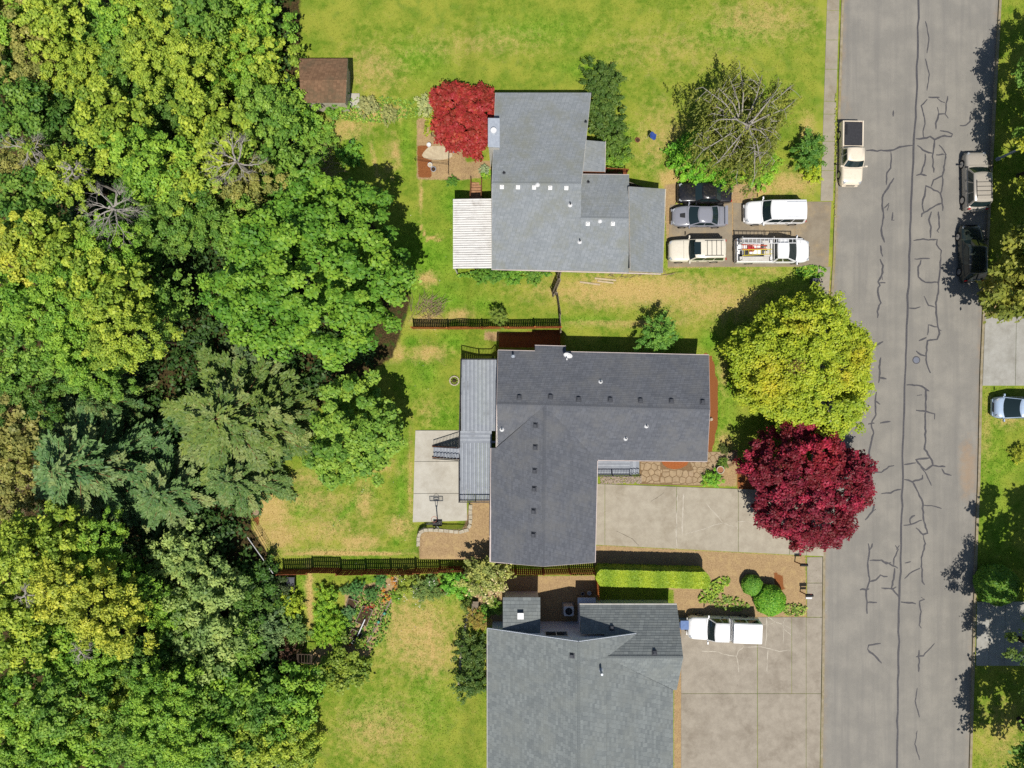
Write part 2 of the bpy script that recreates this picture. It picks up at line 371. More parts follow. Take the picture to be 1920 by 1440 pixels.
SOILS = [([(1113, 1020), (1512, 1041), (1514, 1160), (1282, 1160), (1282, 1480), (1262, 1480), (1262, 1108), (1113, 1072)], .9), ([(935, 1080), (1122, 1078), (1122, 1180), (935, 1180)], 1), ([(784, 1050), (783, 1012), (788, 996), (868, 991), (881, 940), (960, 925), (960, 1060)], 1),
         ([(1242, 345), (1300, 335), (1420, 345), (1420, 385), (1545, 385), (1550, 500), (1250, 505)], .8), ([(778, 215), (850, 205), (860, 250), (875, 300), (922, 300), (922, 335), (778, 333)], .95),
         ([(640, 1110), (745, 1080), (752, 1100), (690, 1240), (560, 1260), (575, 1225), (640, 1195)], .7), ([(870, 1105), (935, 1085), (935, 1170), (890, 1180), (880, 1130)], .9),
         ([(1325, 845), (1385, 850), (1385, 915), (1325, 912)], .8), ([(1842, 560), (1880, 560), (1880, 592), (1842, 592)], .6), ([(905, 618), (940, 618), (940, 642), (905, 640)], .7)]
MULCH = [[(935, 622), (1052, 618), (1052, 650), (935, 650)], [(1318, 660), (1336, 668), (1346, 720), (1345, 800), (1335, 850), (1318, 860)], [(1382, 880), (1402, 872), (1470, 880), (1480, 920), (1382, 918)], [(1236, 855), (1296, 855), (1288, 872), (1266, 880), (1244, 873)], [(1448, 1072), (1466, 1078), (1472, 1105), (1458, 1112)], [(798, 1092), (835, 1085), (838, 1115), (806, 1118)], [(781, 268), (806, 268), (808, 330), (782, 326)], [(455, 935), (480, 920), (478, 990), (466, 975)]]
DRY = [(640, 235, 60, 25, .5), (700, 205, 60, 20, .8), (610, 330, 40, 30, .35), (730, 300, 18, 60, .4), (786, 365, 3, 45, 1.0), (792, 432, 3, 22, 1.1, 25), (812, 444, 18, 3, 1.0, -20), (740, 280, 10, 40, .6, 10), (640, 1043, 110, 2.5, 1.0), (768, 900, 2.5, 110, .9), (806, 1200, 3, 60, .7, 8), (575, 1120, 5, 60, .9), (1180, 606, 150, 3, .9), (1110, 540, 60, 25, .5), (700, 300, 6, 70, .5, 12), (785, 370, 12, 60, .3), (820, 440, 30, 10, .35), (800, 520, 25, 18, .7), (860, 590, 30, 14, .6), (800, 600, 40, 16, .7),
       (1190, 545, 190, 34, .6), (1330, 560, 120, 44, .5), (1440, 510, 60, 14, .3), (1200, 610, 130, 6, .35), (1240, 260, 60, 80, .34), (900, 80, 200, 40, .35), (1250, 90, 200, 60, .3), (700, 120, 80, 60, .4), (1420, 40, 120, 50, .4), (700, 1380, 90, 60, .35), (1880, 1380, 60, 80, .3), (1260, 335, 30, 20, .7), (1420, 355, 30, 16, .9), (1480, 345, 60, 25, .55), (1515, 250, 16, 40, .5),
       (800, 660, 40, 20, .5), (800, 770, 30, 30, .25), (740, 660, 25, 20, .55), (500, 960, 40, 45, .6), (520, 1010, 40, 25, .6), (600, 1000, 60, 30, .35), (580, 940, 80, 20, .3), (680, 940, 20, 45, .35), (670, 1020, 40, 16, .5), (610, 1040, 120, 4, .55), (745, 990, 25, 20, .45), (560, 900, 60, 20, .3), (700, 880, 70, 16, .3),
       (770, 1180, 80, 60, .28), (800, 1230, 60, 40, .25), (575, 1130, 9, 70, .55), (720, 1140, 20, 20, .3), (1355, 700, 14, 40, .35), (1360, 830, 20, 25, .5), (1850, 800, 12, 80, .3), (1890, 790, 30, 14, .4), (1900, 600, 60, 30, .4), (480, 1020, 16, 40, .9), (1420, 1100, 80, 60, .5), (1555, 540, 6, 80, .4)]
LUSH = [(800, 480, 90, 60, 1), (850, 380, 30, 40, 1), (660, 270, 40, 50, .7), (760, 260, 14, 60, .8), (820, 540, 80, 30, .8), (780, 700, 30, 60, .7), (870, 800, 30, 60, .5), (655, 952, 9, 55, 1.3, -42), (625, 985, 8, 25, 1.3, -42), (690, 925, 10, 20, 1.1, 40), (560, 950, 16, 30, 1), (740, 1020, 8, 10, 1), (590, 870, 30, 12, .9), (770, 640, 18, 14, 1.2), (850, 640, 30, 20, 1), (800, 700, 22, 40, 1), (830, 780, 30, 30, .9), (800, 1160, 24, 14, .8), (840, 1130, 20, 10, .8), (770, 1220, 30, 12, .7), (720, 1200, 12, 40, .7), (830, 560, 60, 20, 1.1), (900, 570, 40, 20, .9), (1100, 600, 60, 10, .8), (1330, 640, 20, 20, 1), (1180, 250, 30, 20, .8), (1220, 310, 20, 20, .7), (1380, 60, 80, 30, .8), (1000, 60, 100, 30, .7), (780, 100, 60, 40, .8), (1100, 130, 60, 20, .7), (700, 1350, 60, 40, .8), (800, 1330, 40, 60, .7), (1870, 1000, 30, 60, .8), (1890, 870, 20, 30, .7), (600, 900, 60, 60, .4), (750, 900, 12, 120, .9), (640, 1040, 160, 8, .9), (310, 1200, 40, 60, 1), (570, 1100, 14, 40, .8), (560, 1190, 12, 40, .9), (1345, 760, 10, 120, 1), (1365, 780, 20, 100, .7), (1860, 900, 30, 120, .6), (1250, 500, 200, 10, .4), (1500, 520, 40, 20, .7), (700, 1090, 40, 12, .8)]
def covers(X, Y):
    z = np.zeros(X.shape)
    litter = 1-ss(-.7, .6, sd_poly(X, Y, FOREST)); soil = z.copy(); mulch = z.copy(); dry = z.copy(); lush = z.copy()
    litter = litter*(1-np.clip(blob(X, Y, 300, 1200, 60, 75, 1.4), 0, 1))
    for p, v in SOILS: soil = np.maximum(soil, v*(1-ss(-.35, .25, sd_poly(X, Y, wp(p)))))
    for p in MULCH: mulch = np.maximum(mulch, 1-ss(-.12, .1, sd_poly(X, Y, wp(p))))
    for b in DRY: dry = np.maximum(dry, blob(X, Y, *b))
    for b in LUSH: lush = np.maximum(lush, blob(X, Y, *b))
    return dict(litter=litter, soil=soil, mulch=mulch, dry=dry*1.1+.08+.22*blob(X, Y, 790, 1210, 130, 110)+.1*blob(X, Y, 620, 970, 160, 90)-.22*blob(X, Y, 770, 420, 130, 170)-.12*blob(X, Y, 1000, 90, 500, 80), lush=np.clip(lush, 0, 1))
xs = axis(-46, 46, .25, 500); ys = axis(-36, 36, .25, 500)
GX, GY = np.meshgrid(xs, ys); GZ = terr(GX, GY)
nx, ny = len(xs), len(ys)
def grid_mesh(name, co, nx, ny):
    me = bpy.data.meshes.new(name); me.vertices.add(nx*ny); me.vertices.foreach_set('co', co.astype(np.float32).ravel())
    i = np.arange((nx-1)*(ny-1)); r = i//(nx-1); c = i % (nx-1); a = r*nx+c
    q = np.stack([a, a+1, a+nx+1, a+nx], 1).astype(np.int32).ravel()
    me.loops.add(len(q)); me.loops.foreach_set('vertex_index', q)
    me.polygons.add(len(i)); me.polygons.foreach_set('loop_start', np.arange(0, len(q), 4, dtype=np.int32))
    me.update(calc_edges=True); return me
gm = grid_mesh('ground', np.stack([GX, GY, GZ], -1), nx, ny)
for k, v in covers(GX, GY).items():
    a = gm.attributes.new(k, 'FLOAT', 'POINT'); a.data.foreach_set('value', v.astype(np.float32).ravel())
gm.materials.append(M['ground']); gm.polygons.foreach_set('use_smooth', [True]*len(gm.polygons))
tag(link('ground', gm), 'ground of mown lawns, bare earth and woodland floor', 'ground', kind='structure')

def lerp_line(L, py):
    for (x0, y0), (x1, y1) in zip(L, L[1:]):
        if y0 <= py <= y1: return x0+(x1-x0)*(py-y0)/(y1-y0)
    return L[-1][0]
# road sheet
ZR = -.10
rows = np.arange(-600, 2041, 20); K = 40
co = np.zeros((len(rows), K+1, 3)); silt = np.zeros((len(rows), K+1))
for i, py in enumerate(rows):
    a = W(lerp_line(ROAD_L, py), py); b = W(lerp_line(ROAD_R, py), py)
    for j in range(K+1):
        t = j/K; x = a.x+(b.x-a.x)*t; co[i, j] = (x, a.y, ZR+.10*(1-(2*t-1)**2))
        silt[i, j] = .55*math.exp(-(t/.05)**2)+.5*math.exp(-((1-t)/.05)**2)
X, Y = co[..., 0], co[..., 1]
for b in [(1815, 880, 24, 90, .8), (1590, 205, 12, 50, .55), (1600, 800, 34, 40, .45), (1575, 640, 14, 80, .45), (1600, 370, 26, 30, .3), (1800, 230, 50, 40, .2), (1800, 560, 50, 120, .25), (1800, 1150, 20, 100, .3), (1570, 1050, 16, 80, .25), (1580, 1200, 20, 80, .2)]:
    silt = np.maximum(silt, blob(X, Y, *b))
rm = grid_mesh('road', co[::-1], K+1, len(rows)); a = rm.attributes.new('silt', 'FLOAT', 'POINT'); a.data.foreach_set('value', silt[::-1].astype(np.float32).ravel())
rm.materials.append(M['asphalt']); rm.polygons.foreach_set('use_smooth', [True]*len(rm.polygons))
road = tag(link('road', rm), 'grey asphalt street with dark sealed cracks', 'road', kind='structure')
def road_z(x, y):
    p = Vector((x, y)); py = 720-y/S; a = W(lerp_line(ROAD_L, min(max(py, -600), 2040)), py).x; b = W(lerp_line(ROAD_R, min(max(py, -600), 2040)), py).x
    t = (x-a)/(b-a); return ZR+.10*(1-(2*t-1)**2)
def ribbon(name, pts, w, zf, m, parent, dz=.004, rng=random.Random(5), wob=.25, sub=.25):
    """a thin strip that follows the surface it lies on"""
    P = [W(*p) for p in pts]; Q = []
    for a, b in zip(P, P[1:]):
        n = max(1, int((b-a).length/sub)); Q += [a.lerp(b, i/n) for i in range(n)]
    Q.append(P[-1]); mb = MB(); vs = []; fs = []
    for i, p in enumerate(Q):
        d = Q[min(i+1, len(Q)-1)]-Q[max(i-1, 0)]; nrm = Vector((-d.y, d.x, 0)).normalized() if d.length > 1e-6 else Vector((1, 0, 0))
        j = Vector((rng.uniform(-1, 1), rng.uniform(-1, 1), 0))*w*.35*(0 < i < len(Q)-1)
        ww = w*.5*(1+rng.uniform(-wob, wob))*(.55 if i in (0, len(Q)-1) else 1)
        for s_ in (1, -1):
            v = p+j+nrm*ww*s_; vs.append((v.x, v.y, zf(v.x, v.y)+dz))
        if i: fs.append((2*i-2, 2*i-1, 2*i+1, 2*i))
    return mb.add(vs, fs).build(name, m, parent)
Z5 = lambda p: (1520+p[0]/4.8, 180+p[1]/4.8); Z7 = lambda p: (1560+p[0]/5.333, 480+p[1]/5.333); Z8 = lambda p: (1560+p[0]/2.572, 700+p[1]/2.572)
ribbon('crack_sealant', [(1748, -600), (1724, -40), (1718, 180), (1717, 201), (1714, 259), (1712, 305), (1709.6, 357), (1707.5, 409), (1705, 480), (1702, 555), (1702, 574), (1699.7, 611), (1698.4, 667), (1697, 705), (1696.5, 750), (1694, 817), (1692, 894), (1690, 1023), (1688, 1073), (1686, 1128), (1684.4, 1260), (1680, 1480), (1664, 2040)], .165, road_z, M['tar'], road, .005, wob=.15, sub=.8)
CR5 = [[(1050, 30), (995, 90), (1020, 170), (1030, 250), (1012, 320), (1018, 380)], [(1235, 0), (1220, 70), (1215, 160), (1240, 200)], [(1215, 160), (1155, 165), (1130, 240), (1128, 300)], [(1140, 100), (1155, 165)], [(1140, 20), (1175, 45), (1210, 60)], [(945, 385), (1020, 380), (1075, 365), (1115, 395), (1180, 360), (1270, 360), (1278, 340), (1235, 318), (1165, 312)],
       [(1115, 395), (1100, 510), (1100, 600), (1108, 690)], [(960, 445), (1030, 500), (1100, 515)], [(1155, 440), (1195, 490), (1215, 525), (1130, 530)], [(1215, 525), (1195, 690), (1185, 720), (1110, 755), (1085, 815)], [(1030, 520), (1030, 600), (990, 700)], [(950, 715), (990, 700), (1045, 718)], [(1185, 720), (1190, 790), (1170, 880), (1185, 930), (1190, 1035)], [(1170, 880), (1085, 825), (1035, 810), (1022, 900), (1005, 970), (1020, 1045)], [(1180, 965), (1100, 1000), (1000, 1060), (998, 1090)],
       [(1088, 1040), (1065, 1115), (1082, 1180), (1078, 1280)], [(925, 1302), (1010, 1282), (1060, 1292), (1140, 1290), (1135, 1340), (1175, 1390), (1170, 1440)], [(1150, 1040), (1155, 1180), (1140, 1215), (1155, 1228)], [(500, 490), (600, 492), (720, 490), (800, 460), (920, 445)], [(722, 500), (728, 560), (718, 650), (688, 690), (682, 800)], [(750, 738), (700, 830), (655, 890), (642, 950), (655, 1020), (655, 1090), (635, 1180), (640, 1250), (665, 1318)], [(705, 965), (660, 1010)], [(740, 1045), (735, 1115), (752, 1118)], [(745, 130), (742, 185)], [(1445, 160), (1435, 225), (1400, 265), (1345, 265)], [(1660, 0), (1655, 150), (1645, 240)], [(630, 1345), (640, 1410), (650, 1445)], [(1060, 10), (1160, 12)], [(705, 980), (690, 1030)]]
CR7 = [[(480, 30), (512, 100), (500, 190), (465, 260), (480, 290), (455, 350), (470, 430), (485, 465), (462, 530), (455, 620)], [(470, 270), (535, 268)], [(1090, 0), (1085, 130), (1065, 270), (1070, 360), (1045, 440), (1040, 540), (1055, 620), (1062, 700), (1080, 780), (1050, 830), (950, 850), (940, 1040), (985, 1170)], [(825, 30), (980, 25)], [(890, 40), (865, 110), (865, 210), (930, 265), (1065, 262)], [(920, 400), (965, 490), (1040, 515)], [(770, 520), (830, 525), (885, 508)], [(955, 790), (965, 690), (1060, 710)], [(868, 848), (945, 815)], [(840, 948), (890, 990), (935, 1000)], [(412, 912), (512, 855)], [(488, 1015), (472, 1110), (480, 1200), (465, 1270)], [(480, 1215), (545, 1228)], [(745, 1290), (800, 1288), (905, 1300), (935, 1330), (975, 1352)], [(935, 1330), (940, 1440)], [(848, 1396), (900, 1388)], [(1060, 730), (1095, 748)], [(500, 190), (505, 240)]]
CR8 = [[(230, 0), (232, 25), (262, 27)], [(215, 90), (208, 130), (212, 200), (190, 245), (200, 290), (180, 370), (188, 470), (188, 520)], [(205, 130), (232, 150)], [(175, 245), (205, 240)], [(232, 240), (282, 232)], [(160, 445), (188, 460)], [(188, 478), (240, 475), (275, 450), (300, 445)], [(360, 55), (430, 60), (455, 80), (468, 86)], [(455, 80), (452, 180), (452, 280), (448, 365), (480, 420), (485, 445), (450, 468), (425, 440), (405, 418), (470, 408)], [(405, 178), (455, 185), (495, 195), (495, 222)], [(348, 440), (405, 432)], [(425, 440), (455, 490), (480, 542)], [(485, 445), (548, 450)], [(530, 460), (545, 485), (578, 493)], [(348, 512), (388, 522), (435, 508), (437, 490)], [(388, 522), (415, 575), (438, 620), (440, 700), (462, 770), (440, 780), (405, 745)], [(440, 635), (480, 638), (530, 652)], [(238, 580), (280, 578), (300, 565), (332, 560)], [(345, 733), (380, 728), (435, 708)], [(400, 685), (375, 700), (380, 730)], [(440, 780), (450, 820), (432, 890), (435, 1005), (447, 1020)], [(350, 990), (375, 965), (425, 940)], [(352, 915), (380, 908)], [(175, 820), (182, 860), (172, 930), (182, 1005), (165, 1050), (170, 1105), (170, 1160)], [(195, 820), (185, 850)], [(182, 903), (240, 903), (280, 920), (318, 940)], [(302, 940), (295, 990), (288, 1035), (325, 1085)], [(305, 830), (320, 850), (300, 890), (298, 925)], [(325, 830), (310, 850)], [(238, 1035), (290, 1040), (310, 1030)], [(182, 1005), (215, 995), (235, 975), (268, 980)], [(135, 1045), (180, 1040)], [(170, 1105), (217, 1105)], [(332, 1103), (370, 1105), (405, 1112)], [(430, 1080), (445, 1092), (422, 1100), (428, 1150), (422, 1215), (432, 1230)], [(172, 1330), (180, 1310), (235, 1303)], [(172, 1330), (240, 1398)], [(405, 1368), (440, 1362), (495, 1303)], [(420, 1335), (418, 1440)], [(205, 630), (195, 665), (160, 708)], [(212, 655), (195, 668)], [(240, 905), (262, 920), (285, 912)]]
wr = random.Random(3)
for Zf, L in ((Z5, CR5), (Z7, CR7), (Z8, CR8)):
    for c in L: ribbon('crack_sealant', [Zf(p) for p in c], wr.uniform(.1, .15), road_z, M['tar'], road, .006+wr.random()*.003)
for py0 in (40, 110): ribbon('crack_sealant', [(1735, py0), (1742, py0+30), (1738, py0+60)], .09, road_z, M['tar'], road, .007)
for py0 in (1290, 1370): ribbon('crack_sealant', [(1720, py0), (1716, py0+25), (1724, py0+55)], .09, road_z, M['tar'], road, .007)
# manhole cover
p = W(1718, 675); mh = thing('manhole_cover', 'round iron manhole cover set in the street', 'manhole cover', (p.x, p.y, road_z(p.x, p.y)))
c = [(p.x+.33*math.cos(t*math.pi/12), p.y+.33*math.sin(t*math.pi/12)) for t in range(24)]; c2 = [(p.x+.27*math.cos(t*math.pi/12), p.y+.27*math.sin(t*math.pi/12)) for t in range(24)]
zz = road_z(p.x, p.y); MB().prism(c, zz-.03, zz+.012).build('ring', M['tar'], mh); MB().prism(c2, zz-.02, zz+.02, .02).build('lid', M['manhole'], mh)
# kerbs
def strip(name, L, off0, off1, z0, z1, m, label, cat, y0=-600, y1=2040, step=30, kind='structure'):
    ob = MB(); rows = list(range(y0, y1+1, step)); vs = []; fs = []
    for i, py in enumerate(rows):
        x = lerp_line(L, min(max(py, -600), 2040))
        a = W(x+off0, py); b = W(x+off1, py)
        vs += [(a.x, a.y, z0), (a.x, a.y, z1), (b.x, b.y, z1), (b.x, b.y, z0)]
        if i: q = 4*i; fs += [(q-4+k, q-4+(k+1) % 4, q+(k+1) % 4, q+k) for k in range(4)]
    fs += [(0, 1, 2, 3), (len(vs)-1, len(vs)-2, len(vs)-3, len(vs)-4)]
    return tag(ob.add(vs, fs).build(name, m), label, cat, kind=kind)
strip('kerb', ROAD_L, -4, 0.5, -.25, .035, M['kerb'], 'weedy concrete kerb along the houses side of the street', 'kerb', -600, 2040)
strip('kerb', ROAD_R, -.5, 4, -.25, .035, M['kerb'], 'concrete kerb along the lawn side opposite the houses', 'kerb', -600, 2040)

def slab(parent, poly, z0, z1, m, name='slab', bev=.012):
    return MB().prism(wp(poly), z0, z1, bev).build(name, m, parent)
def paving(name, label, cat, polys, z0, z1, m):
    b = wp(polys[0])[0]; t = thing(name, label, cat, (b[0], b[1], z1), kind='structure')
    for q in polys: slab(t, q, z0, z1, m)
    return t
def quad_rows(xl, xr, ys_, gap=.35):
    return [[(xl(a), a+gap), (xr(a), a+gap), (xr(b), b-gap), (xl(b), b-gap)] for a, b in zip(ys_, ys_[1:])]
wl = lambda y: lerp_line(ROAD_L, y)-31; wr_ = lambda y: lerp_line(ROAD_L, y)-8
paving('sidewalk', 'concrete footpath beside the street past the gravel drive', 'sidewalk', quad_rows(wl, wr_, [-600, -540, -480, -420, -360, -300, -240, -180, -110, -40, 20, 75, 130, 190, 214, 265, 320, 377]) + quad_rows(wl, wr_, [500, 545, 590, 640, 690, 740, 790, 840, 890, 915]), -.1, .03, M['walk'])
paving('sidewalk', 'short concrete footpath between the two concrete driveways', 'sidewalk', quad_rows(lambda y: 1513, lambda y: lerp_line(ROAD_L, y)-5, [1044, 1093, 1157]), -.1, .034, M['conc2'])
# central driveway, joints left open between slabs
top = lambda x: 907+(x-1117)*.036; bot = lambda x: 1021+(x-1116)*.051
xsd = [1114, 1134, 1268.5, 1384, 1480, 1512, 1544]; g = .3
dv = paving('driveway', 'pale concrete driveway beside the charcoal roofed house', 'driveway', [[(a+g, top(a)), (b-g, top(b)), (b-g, bot(b)), (a+g, bot(a))] for a, b in zip(xsd, xsd[1:])], -.1, .05, M['conc'])
zc = lambda x, y: .05
ZD = lambda p: (1080+p[0]/4, 820+p[1]/4)
for cpts, w in [([(760, 430), (755, 560), (752, 700), (755, 830)], .09), ([(805, 420), (800, 560), (795, 740)], .13), ([(820, 725), (890, 705), (960, 685), (1040, 655), (1100, 640), (1055, 585), (1010, 540), (975, 490)], .07), ([(1100, 640), (1150, 660), (1210, 668), (1212, 630), (1270, 628)], .09), ([(1270, 628), (1330, 640), (1370, 660)], .04), ([(1212, 668), (1210, 690)], .08)]:
    ribbon('crack_filler', [ZD(p) for p in cpts], w*.75, zc, M['effl'], dv, .004, wob=.6)
for cpts in [[(560, 480), (640, 430), (660, 410)], [(300, 700), (420, 760), (470, 810)]]: ribbon('hairline_crack', [ZD(p) for p in cpts], .03, zc, M['joint'], dv, .004, wob=.5)
sl = lambda y: 1270
dv2 = paving('driveway', 'cracked old concrete driveway under the pickup with the canopy', 'driveway', [[(1277, 1158), (1419.6, 1157), (1419.6, 1300), (1277, 1300)], [(1420.4, 1157), (1484, 1157), (1484, 1300), (1420.4, 1300)], [(1484.6, 1157), (1511, 1157), (1511, 1300), (1484.6, 1300)], [(1511.6, 1157.6), (1541, 1157.6), (1539, 1300), (1511.6, 1300)], [(1277, 1300.6), (1419.6, 1300.6), (1419.6, 1480), (1277, 1480)], [(1420.4, 1300.6), (1511, 1300.6), (1511, 1480), (1420.4, 1480)], [(1511.6, 1300.6), (1539, 1300.6), (1536, 1480), (1511.6, 1480)]], -.1, .03, M['conc2'])
zc2 = lambda x, y: .03; ZE = lambda p: (1240+p[0]/4.8, 960+p[1]/4.8)
for cpts, w in [([(360, 1250), (500, 1255), (560, 1280), (675, 1297), (690, 1250), (740, 1215), (900, 1210), (1060, 1252), (1160, 1240)], .07), ([(675, 1297), (690, 1360), (695, 1440)], .06), ([(945, 950), (950, 1020), (945, 1120), (930, 1215)], .08), ([(960, 1240), (950, 1330), (950, 1440)], .07), ([(960, 945), (1030, 990), (1090, 1010), (1100, 1050), (1165, 1105)], .07), ([(950, 1015), (1030, 990)], .04), ([(1090, 1010), (1170, 1050)], .05), ([(1090, 1010), (1115, 955)], .05), ([(1100, 1050), (1095, 1190)], .04), ([(890, 1005), (950, 1015)], .05)]:
    ribbon('crack_filler', [ZE(p) for p in cpts], w*.75, zc2, M['effl'], dv2, .004, wob=.6)
gd = paving('gravel_drive', 'worn gravel and asphalt drive where four cars stand', 'driveway', [[(1256, 384), (1372, 380), (1374, 500), (1252, 500)], [(1374.6, 380), (1490, 385), (1490, 500), (1374.6, 500)], [(1490.6, 378), (1559, 378), (1553, 500), (1490.6, 500)]], -.1, .02, M['gravel'])
paving('driveway', 'grey concrete driveway opposite the golden crowned tree', 'driveway', [[(1847, 592), (1905, 592), (1903, 723), (1842, 723)], [(1905.6, 592), (2010, 592), (2010, 723), (1903.6, 723)]], -.1, .035, M['concg'])
paving('driveway', 'concrete driveway lying in tree shade opposite, below the round bush', 'driveway', [[(1832, 1128), (1856, 1128), (1853, 1248), (1830, 1248)], [(1856.6, 1128), (1885, 1128), (1882, 1248), (1853.6, 1248)], [(1885.6, 1128), (2010, 1128), (2010, 1248), (1882.6, 1248)]], -.1, .035, M['concg'])
# patio on the lower ground behind the house
kz = (H+.7)/H
def low(p): q = W(p[0], p[1], -.7); return (q.x, q.y)
pt = thing('patio', 'pale concrete patio slab beneath the basketball hoop', 'patio', G(779, 807), kind='structure')
for q in ([(779, 807), (872, 807), (872, 864.6), (777, 865)], [(777, 865.6), (872, 865.2), (875, 924.6), (775.5, 925)], [(775.5, 925.6), (875, 925.2), (876, 976), (774, 979)]):
    MB().prism([low(p) for p in q], -.9, -.66, .012).build('slab', M['concp'], pt)

# ---- grass blades on the lawns
rng = np.random.default_rng(4)
n = 380000; gx = rng.uniform(-22, 44, n); gy = rng.uniform(-34, 34, n)
cv = covers(gx, gy)
ok = (sd_poly(gx, gy, ROAD) > .3) & (cv['soil'] < .5) & (cv['mulch'] < .4) & (cv['litter'] < .5)
for p in ([(1114, 903), (1548, 918), (1548, 1046), (1114, 1024)], [(1275, 1155), (1550, 1155), (1545, 1480), (1275, 1480)], [(1250, 380), (1570, 376), (1570, 503), (1250, 503)], [(1840, 590), (2010, 590), (2010, 726), (1838, 726)], [(1826, 1125), (2010, 1125), (2010, 1250), (1824, 1250)], [(1535, -40), (1590, -40), (1560, 920), (1515, 920)],
          [(772, 805), (940, 805), (940, 985), (772, 985)], [(925, 170), (1110, 170), (1110, 330), (1245, 340), (1245, 505), (925, 500)], [(936, 662), (1318, 668), (1318, 860), (1110, 866), (1110, 1050), (925, 1050)], [(860, 1130), (1270, 1130), (1270, 1480), (920, 1480), (920, 1180)], [(1195, 860), (1400, 848), (1400, 915), (1195, 912)], [(1115, 862), (1210, 862), (1210, 912), (1115, 912)]):
    ok &= sd_poly(gx, gy, wp(p)) > 0
gx, gy = gx[ok], gy[ok]; n = len(gx); gz = terr(gx, gy)
ang = rng.uniform(0, 2*np.pi, n); hgt = rng.uniform(.03, .075, n)*(1+1.0*cv['lush'][ok]); wdt = rng.uniform(.012, .03, n); la = rng.uniform(0, 2*np.pi, n); le = hgt*rng.uniform(.2, 1.3, n)
v = np.zeros((n, 3, 3)); v[:, 0] = np.stack([gx-np.cos(ang)*wdt, gy-np.sin(ang)*wdt, gz], 1); v[:, 1] = np.stack([gx+np.cos(ang)*wdt, gy+np.sin(ang)*wdt, gz], 1); v[:, 2] = np.stack([gx+np.cos(la)*le, gy+np.sin(la)*le, gz+hgt], 1)
me = bpy.data.meshes.new('grass'); me.vertices.add(3*n); me.vertices.foreach_set('co', v.astype(np.float32).ravel()); me.loops.add(3*n); me.loops.foreach_set('vertex_index', np.arange(3*n, dtype=np.int32))
me.polygons.add(n); me.polygons.foreach_set('loop_start', np.arange(0, 3*n, 3, dtype=np.int32)); me.update(calc_edges=True)
for k, val in cv.items():
    a = me.attributes.new(k, 'FLOAT', 'FACE'); a.data.foreach_set('value', val[ok].astype(np.float32))
me.materials.append(M['grass']); tag(link('grass', me), 'short patchy grass growing on the lawns', 'grass', kind='stuff')
# ---------------------------------------------------------------- roofs and houses
def clip3(poly, nrm, d):
    out = []
    for i in range(len(poly)):
        a, b = poly[i], poly[(i+1) % len(poly)]; da, db = a.dot(nrm)-d, b.dot(nrm)-d
        if da <= 0: out.append(a)
        if (da < 0 < db) or (db < 0 < da): out.append(a.lerp(b, da/(da-db)))
    return out
def roof_plane(pts, house, m, expo=.15, butt=.014, thick=.14, name='roof_slope', rng=random.Random(9)):
    """one sloping roof face: a solid deck, and on it courses of shingles that overlap downhill"""
    pts = [Vector(p) for p in pts]; n = Vector()
    for i in range(len(pts)):
        a, b = pts[i], pts[(i+1) % len(pts)]; n += Vector(((a.y-b.y)*(a.z+b.z), (a.z-b.z)*(a.x+b.x), (a.x-b.x)*(a.y+b.y)))
    n.normalize()
    ctr = sum(pts, Vector())/len(pts); A_ = np.array([[p.x-ctr.x, p.y-ctr.y, 1] for p in pts]); sol = np.linalg.lstsq(A_, np.array([p.z for p in pts]), rcond=None)[0]
    pts = [Vector((p.x, p.y, float(sol[0]*(p.x-ctr.x)+sol[1]*(p.y-ctr.y)+sol[2]))) for p in pts]; n = Vector((-float(sol[0]), -float(sol[1]), 1)).normalized()
    s2 = sum(pts[i].x*pts[(i+1) % len(pts)].y-pts[(i+1) % len(pts)].x*pts[i].y for i in range(len(pts)))
    if s2 < 0: pts = pts[::-1]
    if n.z < 0: n = -n; pts = pts[::-1]
    down = (Vector((0, 0, -1)) - n*(-n.z)); down.normalize(); side = n.cross(down)
    mb = MB(); k = len(pts); mb.add([p-n*.012 for p in pts]+[p-n*thick for p in pts], [tuple(range(k)), tuple(range(k, 2*k))[::-1]]+[(i, k+i, k+(i+1) % k, (i+1) % k) for i in range(k)])
    deck = mb.build(name, M['white'] if house.get('_fascia') is None else M[house['_fascia']], house)
    lo = min(p.dot(down) for p in pts); hi = max(p.dot(down) for p in pts); vs = []; fs = []; uv = []
    d = hi; row = 0
    while d > lo+1e-3:
        d0 = max(d-expo, lo); q = clip3(clip3(pts, down, d), -down, -d0)
        if len(q) >= 3:
            b = len(vs)
            for p in q:
                t = (p.dot(down)-d0)/expo; vs.append(tuple(p+n*(.004+butt*t))); uv.append((p.dot(side)+row*.117, row*expo+.5*expo))
            fs.append(tuple(range(b, b+len(q))))
            e = [p for p in q if abs(p.dot(down)-d) < 1e-3]
            if len(e) == 2:
                b = len(vs)
                for p, o in ((e[0], .004+butt), (e[1], .004+butt), (e[1], -.002), (e[0], -.002)): vs.append(tuple(p+n*o)); uv.append((p.dot(side)+row*.117, row*expo+.5*expo))
                fs.append((b, b+1, b+2, b+3))
        d = d0; row += 1
    off = OFF[deck.name]; me = bpy.data.meshes.new('shingles'); me.from_pydata([tuple(Vector(v)-off) for v in vs], [], fs); me.update()
    ul = me.uv_layers.new(name='UVMap'); idx = np.zeros(len(me.loops), int); me.loops.foreach_get('vertex_index', idx)
    ul.data.foreach_set('uv', np.array(uv, np.float32)[idx].ravel()); me.materials.append(m)
    sh = link('shingles', me, deck); sh['kind'] = 'stuff'
    return n
